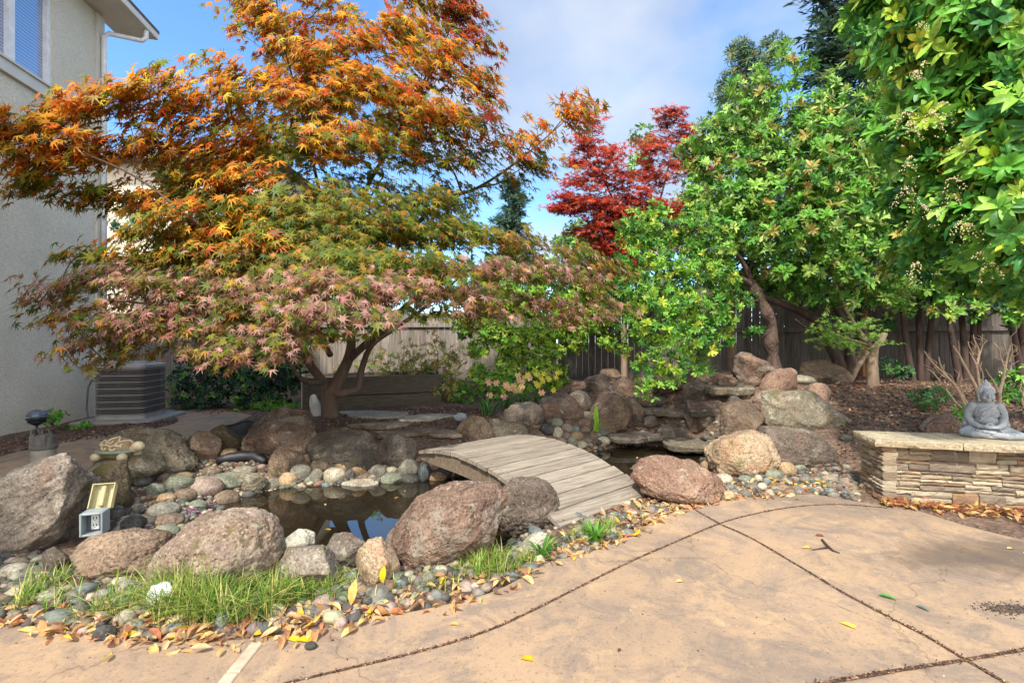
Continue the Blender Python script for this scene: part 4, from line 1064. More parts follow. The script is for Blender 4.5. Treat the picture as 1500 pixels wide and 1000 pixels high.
mb = MB(); mb.tube([tq+Vector((20*sc_, -2*sc_, 9*sc_)), tq+Vector((27*sc_, -4*sc_, 13*sc_))], [5*sc_, 6*sc_], 12); mb.ball(tq+Vector((29*sc_, -4*sc_, 14*sc_)), (8*sc_, 6.5*sc_, 6.5*sc_)); mb.build('head', M_TC, tu, True)
for (x_, y_) in ((-17, -14), (17, -15), (-19, 8), (18, 8)):
    mb = MB(); mb.ball(tq+Vector((x_*sc_, y_*sc_, 2*sc_)), (6*sc_, 6*sc_, 5.5*sc_), None, 12, 8); mb.build('foot', M_TC, tu, True)
# rock ledge the turtle sits on
rock('boulder', (tq.x, tq.y+.1, tq.z-.14), (.3, .28, .15), RM['olive'], 'low flat topped rock under the ceramic turtle', 'boulder', seed=77)

oq = G(141, 800); od = oq.y-.03; ob0 = P(139, 781, od); s_ = od/FPX*.9
ou = empty('outlet_box', ob0, 'grey weatherproof outlet box with raised clear lid on the front of the left boulder', 'outlet box')
M_OB = simple('box_grey', hexc(150, 158, 158), hexc(128, 138, 138), .5, 8, 40, .1); M_OW = simple('outlet_white', hexc(225, 225, 218), None, .4, bstr=0); M_OD = simple('dark_slot', hexc(30, 32, 34), None, .6, bstr=0)
R_ = rotz(.32)
W_, H_, D_ = 30*s_, 37*s_, 26*s_
def OB(x, y, z): return ob0+R_ @ Vector((x*s_, y*s_, z*s_))
mb = MB()
for (c_, sz) in (((-14, 0, 18.5), (3, 26, 37)), ((14, 0, 18.5), (3, 26, 37)), ((0, 0, 1.5), (25, 26, 3)), ((0, 0, 35.5), (25, 26, 3)), ((0, 10, 18.5), (25, 4, 31))):
    mb.box(OB(*c_), tuple(v*s_ for v in sz), R_, .6*s_)
mb.build('housing', M_OB, ou)
mb = MB(); mb.box(OB(0, 5, 18.5), (24*s_, 3*s_, 30*s_), R_); mb.build('back_plate', simple('plate_dark', hexc(84, 92, 96), None, .5, bstr=0), ou)
mb = MB(); mb.box(OB(0, 2, 18.5), (11*s_, 3*s_, 24*s_), R_, .8*s_); rcp = mb.build('receptacle', M_OW, ou)
mb = MB()
for zc in (13, 24):
    for dx in (-2, 2): mb.box(OB(dx, .3, zc+1), (.9*s_, .8*s_, 3.6*s_), R_)
    mb.lathe(OB(0, .4, zc-2.6), [(.9*s_, -.3*s_), (.9*s_, .3*s_)], 8)
mb.build('slots', M_OD, rcp)
RL = R_ @ Matrix.Rotation(math.radians(-28), 3, 'X')
ml, nt, b, out = newmat('yellowed_clear_plastic'); b.inputs['Base Color'].default_value = (*hexc(206, 196, 150), 1); b.inputs['Roughness'].default_value = .2
b.inputs['Transmission Weight'].default_value = .45; b.inputs['IOR'].default_value = 1.35
lc = OB(1, 13, 37)
def LB(x, y, z): return lc+RL @ Vector((x*s_, y*s_, z*s_))
mb = MB()
mb.box(LB(0, 8, 20), (32*s_, 1.6*s_, 40*s_), RL, .5*s_)
for sx_ in (-15.2, 15.2): mb.box(LB(sx_, 2, 20), (1.6*s_, 10.4*s_, 40*s_), RL)
mb.box(LB(0, 2, 39.2), (28.8*s_, 10.4*s_, 1.6*s_), RL); mb.box(LB(0, 3, 20), (7*s_, 8.2*s_, 33*s_), RL, 1*s_)
mb.build('clear_lid', ml, ou)
mb = MB(); mb.tube([OB(0, 6, 1), OB(0, 7, -8), OB(2, 9, -24)], 3*s_, 8); mb.build('conduit', M_OB, ou)

# black liner ring, black tube, crumpled white thing
M_BLK = simple('black_rubber', hexc(38, 38, 42), hexc(24, 24, 28), .55, 12, 30, .3)
q = G(334, 652); q.y += .12; mb = MB(); n = 40; V = []; rg = random.Random(2)
rx_, ry_ = 36/FPX*q.y, .33
for j, (k_, z_) in enumerate([(1.0, -.1), (1.0, .16), (.96, .175), (.92, .14), (.9, -.1)]):
    for k in range(n):
        a = 2*PI*k/n; back = .5+.5*math.sin(a); zz_ = (z_*(.45+.75*back) if z_ > 0 else z_)+(.012*math.sin(a*5) if z_ > 0 else 0)
        V.append(q+Vector((rx_*k_*math.cos(a), ry_*k_*math.sin(a), zz_)))
Fc = [(j*n+k, j*n+(k+1) % n, (j+1)*n+(k+1) % n, (j+1)*n+k) for j in range(4) for k in range(n)]
tag(link_mesh('pond_liner', V, Fc, M_BLK, loc=q), 'round black rubber liner rim behind the mossy reddish rock', 'liner')
mb = MB(); pts = [G(x, y)+Vector((0, 0, .045)) for (x, y) in [(316, 682), (335, 678), (355, 675), (375, 676), (388, 684)]]
mb.tube(pts, [.03, .055, .06, .055, .03], 10); tag(mb.build('black_tube', M_BLK, loc=pts[0], smooth=True), 'flattened black hose lying in the bark left of the dark red boulder', 'hose')
q = G(243, 892); V, Fc = ico(4); V = V.copy()
V = V*(1+.35*fbm(V*2.2+3, 3)[:, None]+.12*np.sign(fbm(V*5+9, 2))[:, None]*.5); V = V*np.array([.06, .04, .062])+np.array(q)+np.array([0, -.03, .075])
tag(link_mesh('crumpled_paper', V, Fc, simple('white_paper', hexc(232, 234, 236), hexc(206, 210, 214), .7, 8), smooth=False, loc=q), 'crumpled white paper caught in the tall grass', 'litter')
# basin on top of the waterfall
q = P(1062, 524, 7.5); q.z -= 0
bq = [o for o in bpy.data.objects if o.get('label', '').startswith('grey slab carrying')][0]; q = Vector((bq.location.x+.14, bq.location.y, bq.location.z+.01))
mb = MB(); mb.lathe(q, [(.10, -.02), (.13, .03), (.2, .09), (.235, .115), (.24, .13), (.225, .13), (.2, .11), (.12, .06), (.02, .05)], 30)
tag(mb.build('basin', M_BLK, loc=q, smooth=True), 'shallow black bowl at the top of the waterfall', 'bowl')

# ================= planter =================
M_PLK = simple('planter_timber', hexc(98, 88, 74), hexc(70, 62, 54), .9, 5, 18, .5, .01, stretch=(1.5, 1.5, 14))
a = G(443, 604); c = G(646, 590); a.z = min(a.z, c.z); dr = (c-a); dr.z = 0; Lp = dr.length; dr.normalize(); yaw = math.atan2(dr.y, dr.x); nb_ = Vector((-dr.y, dr.x, 0))
ztop = CAMH-(553-500)/FPX*a.y; zb = a.z-.08; hp = (ztop-zb)/2
pln = empty('wooden_planter', a, 'long raised wooden planter box of dark boards behind the maple', 'planter')
for i in range(2):
    z = zb+hp*(i+.5)
    mb = MB(); mb.box(a+dr*Lp/2+Vector((0, 0, z-a.z)), (Lp, .05, hp-.012), rotz(yaw), .006); mb.build('front_board', M_PLK, pln)
    mb = MB(); mb.box(a+dr*Lp/2+nb_*1.0+Vector((0, 0, z-a.z)), (Lp, .05, hp-.012), rotz(yaw), .006); mb.build('back_board', M_PLK, pln)
    for s in (.03, Lp-.03):
        mb = MB(); mb.box(a+dr*s+nb_*.5+Vector((0, 0, z-a.z)), (.05, .945, hp-.012), rotz(yaw), .006); mb.build('end_board', M_PLK, pln)
mb = MB(); mb.box(a+dr*.0+nb_*-.028+dr*.05+Vector((0, 0, (zb+ztop)/2-a.z)), (.1, .03, hp*2), rotz(yaw), .005); mb.build('corner_post', M_PLK, pln)
mb = MB(); mb.box(a+dr*Lp/2+nb_*.5+Vector((0, 0, ztop-a.z-.16)), (Lp-.12, .93, .2), rotz(yaw)); mb.build('soil', M_SOIL, pln)
PLN = (a.copy(), dr.copy(), nb_.copy(), Lp, ztop)

# ================= fences =================
m, nt, b, _ = newmat('fence_boards'); co = objco(nt); at_ = nt.nodes.new('ShaderNodeAttribute'); at_.attribute_name = 'Col'
mp = nt.nodes.new('ShaderNodeMapping'); mp.inputs['Scale'].default_value = (9, 9, .7); nt.links.new(co, mp.inputs[0])
c = ramp(nt, noi(nt, mp.outputs[0], 3, 7, .7, .3), [(.28, hexc(92, 82, 76)), (.5, hexc(138, 128, 118)), (.74, hexc(170, 162, 150))])
c = mix(nt, 1.0, c, at_.outputs['Color'], 'MULTIPLY'); nt.links.new(c, b.inputs['Base Color']); b.inputs['Roughness'].default_value = .9
bump(nt, b, noi(nt, mp.outputs[0], 8, 5, .7), .5, .006); M_FEN = m
def fence(p0, p1, zt, zrail, label, seed, bw=.14, shade=1.0, zb=None):
    p0 = Vector(p0); p1 = Vector(p1); d = p1-p0; L = d.length; d.normalize(); yaw = math.atan2(d.y, d.x); nrm = Vector((d.y, -d.x, 0))
    if nrm.y > 0: nrm = -nrm
    fe = empty('wooden_fence', p0, label, 'fence'); rg = random.Random(seed); mb = MB(); n = int(L/bw)
    for i in range(n):
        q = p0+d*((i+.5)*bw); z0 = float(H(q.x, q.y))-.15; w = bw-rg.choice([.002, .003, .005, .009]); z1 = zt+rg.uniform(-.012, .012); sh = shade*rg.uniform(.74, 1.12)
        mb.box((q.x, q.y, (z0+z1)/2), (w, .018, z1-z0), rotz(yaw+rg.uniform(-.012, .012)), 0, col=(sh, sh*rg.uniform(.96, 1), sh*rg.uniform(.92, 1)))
    mb.build('boards', M_FEN, fe, usecol=True)
    for zr in (zrail,):
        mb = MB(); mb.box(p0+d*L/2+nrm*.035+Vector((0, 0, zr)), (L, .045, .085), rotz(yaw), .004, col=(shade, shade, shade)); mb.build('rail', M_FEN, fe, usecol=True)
    k = 0
    while k*2.4 < L:
        q = p0+d*(k*2.4+.3)-nrm*.07; z0 = float(H(q.x, q.y))-.2
        mb = MB(); mb.box((q.x, q.y, (z0+zt-.05)/2), (.09, .09, zt-.05-z0), rotz(yaw), .004, col=(.9, .85, .8)); mb.build('post', M_FEN, fe, usecol=True); k += 1
    return fe
FB = Vector((1.05, 10.9, 0)); FA = Vector((-9.5, 10.9, 0)); FC = Vector((11.5, 6.9, 0))
fence(FA, FB, 1.93, 1.66, 'weathered grey board fence behind the planter at the left', 1)
fence(FB+Vector((-.02, -.02, 0)), FC, 2.42, 1.52, 'tall grey board fence with a mid rail behind the mulch bed at the right', 2, shade=.44)  # boards and rail darkened in colour to stand for the shade of the trees
fp = MB(); q = P(1265, 500, 8.55); z0 = .4; fp.box((q.x, q.y, 1.4), (.09, .09, 1.9), None, .004)
tag(fp.build('wooden_post', simple('cedar_post', hexc(176, 118, 74), hexc(140, 92, 60), .8, 8, 30, .3, stretch=(6, 6, 1)), loc=(q.x, q.y, .5)), 'orange brown cedar post in front of the right fence', 'post')
fp = MB(); q = P(1072, 500, 8.7); fp.box((q.x, q.y, 1.25), (.1, .1, 1.6), None, .004)
tag(fp.build('wooden_post', simple('pale_post', hexc(150, 118, 96), hexc(124, 96, 80), .8, 8, 30, .3, stretch=(6, 6, 1)), loc=(q.x, q.y, .5)), 'short pinkish wooden post left of the dark red top boulder', 'post')

# ================= house =================
m, nt, b, _ = newmat('stucco'); co = objco(nt)
c = ramp(nt, noi(nt, co, 1.5, 5), [(.3, hexc(210, 202, 184)), (.7, hexc(226, 218, 200))]); c = mix(nt, ramp(nt, noi(nt, co, 48, 5, .7), [(.36, .55), (.52, 0)]), c, hexc(156, 152, 142)); nt.links.new(c, b.inputs['Base Color']); b.inputs['Roughness'].default_value = .95
hh = mix(nt, .4, noi(nt, co, 26, 6, .75), noi(nt, co, 70, 3, .6)); bump(nt, b, hh, 1.0, .03); M_STU = m
def hx(d): return -6.01-.15*d
d1 = 8.62; hd = Vector((hx(d1)-hx(-3), d1+3, 0)).normalized(); hn = Vector((hd.y, -hd.x, 0))     # hn: outwards (+x)
HO = Vector((hx(-3), -3, 0)); HL = (Vector((hx(d1), d1, 0))-HO).length; hyaw = math.atan2(hd.y, hd.x)
def HP(s, out, z): return HO+hd*s+hn*out+Vector((0, 0, z))
def s_of(px):                       # distance along the wall for a photo column
    k = (px-750)/FPX; d = -6.01/(k+.15); return (Vector((hx(d), d, 0))-HO).length, d
house = empty('house', HO+hd*HL, 'two storey stucco house with upstairs window and eave at the left edge', 'house')
sR, dR = s_of(76); zB, zT = 5.2, 6.75; sL = sR-2.3
mb = MB()
def wbox(s0, s1, z0, z1, o0=-.25, o1=0, mbx=None):
    (mbx or mb).box(HP((s0+s1)/2, (o0+o1)/2, (z0+z1)/2), (s1-s0, o1-o0, z1-z0), rotz(hyaw))
wbox(0, HL, -.2, zB); wbox(0, sL, zB, zT); wbox(sR, HL, zB, zT); wbox(0, HL, zT, 7.06)
mb.box(HO+hd*(HL-.125)+hn*-4.25, (.25, 8, .1), rotz(hyaw))  # sliver of foundation of the end wall
nbx = HO+hd*(HL-.1255)+hn*-4.26; mb.box(nbx+Vector((0, 0, 3.5)), (.249, 8, 7.1), rotz(hyaw))
mb.build('wall', M_STU, house)
M_TRIM = simple('trim_paint', hexc(206, 202, 192), hexc(192, 188, 178), .6, 4, 50, .1); M_WHT = simple('white_vinyl', hexc(228, 230, 232), None, .35, bstr=0)
mb = MB(); wbox(HL-.16, HL+.03, -.1, 7.05, .002, .035); mb.build('corner_trim', M_TRIM, house)
# window
mb = MB(); f_ = .06
for (a_, b_, c_, d_) in ((sL, sL+f_, zB, zT), (sR-f_, sR, zB, zT), (sL+f_, sR-f_, zB, zB+f_), (sL+f_, sR-f_, zT-f_, zT)): wbox(a_, b_, c_, d_, -.12, -.02)
sm1 = s_of(20)[0]; wbox(sm1-.05, sm1+.05, zB+f_, zT-f_, -.12, -.02); win = mb.build('window', M_WHT, house)
mg_, nt, b, _ = newmat('window_glass'); b.inputs['Base Color'].default_value = (*hexc(70, 88, 120), 1); b.inputs['Roughness'].default_value = .03; b.inputs['Metallic'].default_value = .0; b.inputs['Specular IOR Level'].default_value = 1.0; b.inputs['IOR'].default_value = 2.2
co = objco(nt); sx3 = nt.nodes.new('ShaderNodeSeparateXYZ'); nt.links.new(co, sx3.inputs[0])
wv = nt.nodes.new('ShaderNodeTexWave'); wv.bands_direction = 'Z'; wv.inputs['Scale'].default_value = 6.5; wv.inputs['Distortion'].default_value = .3; nt.links.new(co, wv.inputs[0])
nt.links.new(ramp(nt, wv.outputs[0], [(.35, hexc(70, 92, 136)), (.6, hexc(112, 134, 176))]), b.inputs['Base Color'])
mb = MB(); wbox(sL+f_, sR-f_, zB+f_, zT-f_, -.1, -.085); mb.build('pane', mg_, win)
mb = MB(); wbox(sL-.1, sR+.14, zB-.2, zB, .002, .06); wbox(sL-.1, sR+.14, zB-.03, zB+.004, -.02, .09); mb.build('sill', M_TRIM, win)
# eave
mb = MB(); OH = .5
mb.box(HP(HL/2+.2, OH/2-.02, 7.11), (HL+.8, OH+.1, .06), rotz(hyaw)); mb.build('soffit', M_TRIM, house)
mb = MB(); mb.box(HP(HL/2+.2, OH+.07, 7.16), (HL+.8, .09, .18), rotz(hyaw), .01); mb.build('gutter', M_TRIM, house)
mb = MB(); mb.add([HP(-.2, OH+.12, 7.25), HP(HL+.62, OH+.12, 7.25), HP(HL+.62, -4.2, 9.2), HP(-.2, -4.2, 9.2), HP(-.2, OH+.12, 7.19), HP(HL+.62, OH+.12, 7.19), HP(HL+.62, -4.2, 9.1), HP(-.2, -4.2, 9.1)],
                  [(0, 1, 2, 3), (7, 6, 5, 4), (0, 4, 5, 1), (1, 5, 6, 2), (2, 6, 7, 3), (3, 7, 4, 0)]); mb.build('roof', simple('roof_tile', hexc(92, 84, 80), hexc(70, 64, 62), .9), house)
mb = MB(); sd_ = HL-.06
mb.tube([HP(HL+.3, OH+.06, 7.08), HP(HL+.3, OH+.06, 6.93), HP(HL+.28, OH+.0, 6.86), HP(sd_+.06, .12, 6.78), HP(sd_, .08, 6.68), HP(sd_, .08, .1)], .042, 10); mb.build('downspout', M_WHT, house, True)

# neighbouring house and its lower roof, seen through the gap
M_CRM = simple('cream_wall', hexc(214, 200, 176), hexc(204, 190, 168), .9, 3, 40, .2)
nh = empty('neighbor_house', (-10.5, 19, 0), 'cream two storey house beyond the left fence', 'house')
mb = MB(); mb.box((-12.2, 21, 4), (6.4, 6, 8), None); mb.build('wall', M_CRM, nh)
mb = MB(); mb.add([(-16, 17.4, 7.9), (-8.4, 17.4, 7.9), (-8.4, 24.6, 7.9), (-16, 24.6, 7.9), (-14, 20.6, 9.6), (-10.5, 20.6, 9.6)], [(0, 1, 5, 4), (1, 2, 5), (2, 3, 4, 5), (3, 0, 4), (3, 2, 1, 0)]); mb.build('roof', simple('neighbor_roof', hexc(120, 104, 94), hexc(96, 84, 76), .9), nh)
mb = MB(); mb.box((-11.6, 17.2, 3.95), (5.6, 1.6, .5), None, .02); mb.build('porch_roof', simple('porch_brown', hexc(134, 96, 80), hexc(112, 80, 68), .8), nh)
mb = MB(); mb.box((-10.6, 17.96, 6), (1.2, .06, 1.4), None); w_ = mb.build('window', M_WHT, nh); mb = MB(); mb.box((-10.6, 17.925, 6), (1.04, .02, 1.24), None); mb.build('pane', mg_, w_)
# ================= trees and plants =================
M_BARK = simple('maple_bark', hexc(112, 92, 76), hexc(74, 60, 50), .9, 9, 40, .6, .01, stretch=(1, 1, .35))
M_BARKD = simple('dark_bark', hexc(82, 62, 52), hexc(50, 40, 34), .9, 9, 40, .6, .01, stretch=(1, 1, .35))
M_BARKR = simple('arbutus_bark', hexc(112, 88, 74), hexc(56, 44, 38), .9, 14, 30, 1.0, .06, stretch=(1, 1, .4))
M_BARKP = simple('pale_bark', hexc(150, 128, 104), hexc(112, 94, 78), .9, 9, 40, .5, .01, stretch=(1, 1, .4))
M_LMAP = leafmat('maple_leaf', .5, .5, .3); M_LGL = leafmat('glossy_leaf', .28, .42, .28); M_LMT = leafmat('matt_leaf', .35, .6, .25)
ORG = [hexc(222, 132, 40), hexc(208, 98, 38), hexc(228, 166, 48), hexc(182, 80, 40), hexc(200, 134, 48), hexc(170, 140, 50), hexc(226, 196, 66)]
ORW = [.22, .14, .22, .06, .16, .14, .06]
GRN = [hexc(126, 134, 42), hexc(98, 118, 42), hexc(150, 142, 48), hexc(80, 104, 42), hexc(176, 132, 52), hexc(142, 104, 50)]
GRW = [.24, .22, .18, .16, .12, .08]
PNK = [hexc(182, 136, 122), hexc(164, 114, 98), hexc(196, 154, 140), hexc(150, 104, 82), hexc(122, 104, 54), hexc(104, 108, 48), hexc(176, 128, 76)]
PNW = [.25, .2, .15, .12, .11, .13, .04]

class Skel:
    def __init__(s, mb): s.p = []; s.r = []; s.mb = mb
    def limb(s, pts, radii, n=9):
        q = smooth3(pts, 5); t = np.linspace(0, 1, len(q)); rr = np.interp(t, np.linspace(0, 1, len(radii)), radii)
        s.mb.tube(q, list(rr), n)
        for a, b_ in zip(q, rr): s.p.append(tuple(a)); s.r.append(b_)
    def connect(s, tgt, rmax=.02, rmin=.004, n=5, sag=.12, upto=1.0):
        A = np.array(s.p); t = np.array(tgt); dd = np.linalg.norm(A-t, axis=1)+np.maximum(0, (A[:, 2]-t[2]))*1.2
        i = int(dd.argmin()); a = Vector(A[i]); b_ = Vector(tgt); L = (b_-a).length
        if L < .04: return
        r0 = min(s.r[i]*.75, rmax*(.5+L*.6)); r0 = max(r0, rmin)
        k = max(3, int(L/.14)); side = Vector((random.gauss(0, 1), random.gauss(0, 1), random.gauss(0, .6)))*L*.06
        pts = []; rr = []
        for j in range(k+1):
            u = j/k; q = a.lerp(b_, u*upto)+Vector((0, 0, sag*L*math.sin(PI*u)*.6))+side*math.sin(PI*u)+Vector((random.gauss(0, 1), random.gauss(0, 1), random.gauss(0, 1)))*.012*L*(0 < j < k)
            pts.append(q); rr.append(r0+(rmin-r0)*u)
        s.mb.tube(pts, rr, n, False)
        for a_, r_ in zip(pts[1:], rr[1:]): s.p.append(tuple(a_)); s.r.append(r_)
def smooth3(pts, k=5):
    pts = [Vector(p) for p in pts]; n = len(pts); out = []
    for i in range(n-1):
        p0, p1, p2, p3 = [pts[max(0, min(n-1, j))] for j in (i-1, i, i+1, i+2)]
        for t in np.linspace(0, 1, k, endpoint=False):
            out.append(.5*((2*p1)+(p2-p0)*t+(2*p0-5*p1+4*p2-p3)*t*t+(3*p1-p0-3*p2+p3)*t**3))
    out.append(pts[-1]); return out
def PX(l): return [P(*q) for q in l]

# ---------- big orange maple ----------
def maple_leaves(sprays, cls, zmid, n_per, size, palf):
    pos, nr, hd, sc, cl = [], [], [], [], []
    for (c, out, rad), k in zip(sprays, cls):
        m_ = max(4, int(n_per*RNG.uniform(.7, 1.3)))
        a = RNG.uniform(0, 2*PI, m_); r = rad*np.sqrt(RNG.random(m_))
        base = np.array((out[0]*.35, out[1]*.35, 1.0))+RNG.normal(0, .12, 3); base /= np.linalg.norm(base)
        u = np.cross(base, (1, 0, 0)); u /= np.linalg.norm(u); v = np.cross(base, u)
        p = np.array(c)+np.outer(np.cos(a)*r, u)+np.outer(np.sin(a)*r, v)+np.outer(RNG.normal(0, rad*.16, m_), base)
        h = np.outer(np.cos(a), u)+np.outer(np.sin(a), v)+np.array((out[0], out[1], -.15))*.9+RNG.normal(0, .4, (m_, 3))
        nn = base+np.array((out[0]*.45, out[1]*.45-.25, 0))+RNG.normal(0, .38, (m_, 3))
        pos.append(p); nr.append(nn); hd.append(h); sc.append(size*(1.16 if k in 'ORM' else .9)*RNG.uniform(.62, 1.2, m_)); cl.append(palf(k, m_, p, c))
    return np.vstack(pos), np.vstack(nr), np.vstack(hd), np.concatenate(sc), np.vstack(cl)

mb0 = G(485, 612); MB0 = mb0+Vector((0, 0, -.05)); dM = MB0.y+.1
maple = empty('maple_tree', MB0, 'large spreading japanese maple with orange leaves above and pinkish leaves below', 'tree')
mbt = MB(); sk = Skel(mbt); q = lambda x, y, dy=0: P(x, y, dM+dy)
sk.limb([q(485, 622), q(484, 606), q(482, 585), q(484, 570)], [.17, .115, .098, .11], 14)
sk.limb([q(484, 575), q(470, 555), q(452, 530, -.2), q(444, 505, -.4), q(428, 470, -.6)], [.085, .06, .05, .042, .03], 10)
sk.limb([q(486, 575), q(500, 548), q(512, 520), q(514, 490), q(504, 440), q(490, 380), q(476, 330), q(468, 280)], [.1, .075, .065, .055, .045, .035, .028, .02], 10)
sk.limb([q(488, 577), q(505, 575), q(524, 568, .1), q(530, 540, .15), q(545, 505, .2), q(580, 480, .3), q(620, 452, .4), q(680, 400, .4)], [.06, .05, .045, .042, .036, .03, .024, .014], 9)
sk.limb([q(513, 525), q(540, 500, -.2), q(566, 480, -.4), q(592, 450, -.7), q(630, 425, -.9), q(690, 390, -1.0)], [.05, .045, .038, .03, .022, .012], 9)
sk.limb([q(428, 470, -.6), q(400, 430, -.9), q(350, 370, -1.2), q(280, 320, -1.4), q(200, 260, -1.6), q(110, 220, -1.8), q(40, 200, -1.9)], [.03, .024, .02, .014, .010, .007, .004], 8)
sk.limb([q(444, 510, -.3), q(410, 500, -.9), q(340, 470, -1.4), q(250, 450, -1.7), q(170, 440, -1.9)], [.035, .028, .022, .014, .008], 8)
sk.limb([q(504, 440), q(460, 400, -.3), q(420, 340, -.4), q(380, 250, -.4), q(340, 170, -.5)], [.035, .03, .024, .017, .009], 8)
sk.limb([q(468, 280), q(450, 200), q(430, 120), q(410, 40), q(400, -60)], [.022, .018, .014, .01, .006], 7)
sk.limb([q(490, 380), q(540, 270, -.2), q(580, 200, -.2), q(620, 120, -.2), q(660, 40, -.3), q(680, -60, -.3)], [.03, .026, .02, .015, .01, .006], 8)
sk.limb([q(514, 490), q(570, 380, .1), q(640, 300, 0), q(700, 275, -.1), q(760, 235, -.2), q(830, 175, -.3)], [.035, .032, .028, .02, .013, .006], 8)
sk.limb([q(470, 560, -.1), q(450, 560, -.7), q(430, 540, -1.4), q(420, 500, -2.0)], [.04, .03, .02, .01], 7)
sk.limb([q(500, 470), q(520, 440, -.8), q(530, 430, -1.6), q(520, 440, -2.1)], [.04, .03, .018, .008], 7)
sk.limb([q(680, 400, .4), q(740, 380, .3), q(800, 385, .2), q(860, 400, .1)], [.014, .012, .009, .005], 6)
sk.limb([q(486, 500), q(500, 400, .8), q(520, 330, 1.4), q(560, 260, 1.8)], [.045, .035, .022, .01], 7)
sk.limb([q(484, 520), q(430, 420, .8), q(380, 350, 1.3), q(330, 270, 1.6)], [.04, .03, .02, .01], 7)
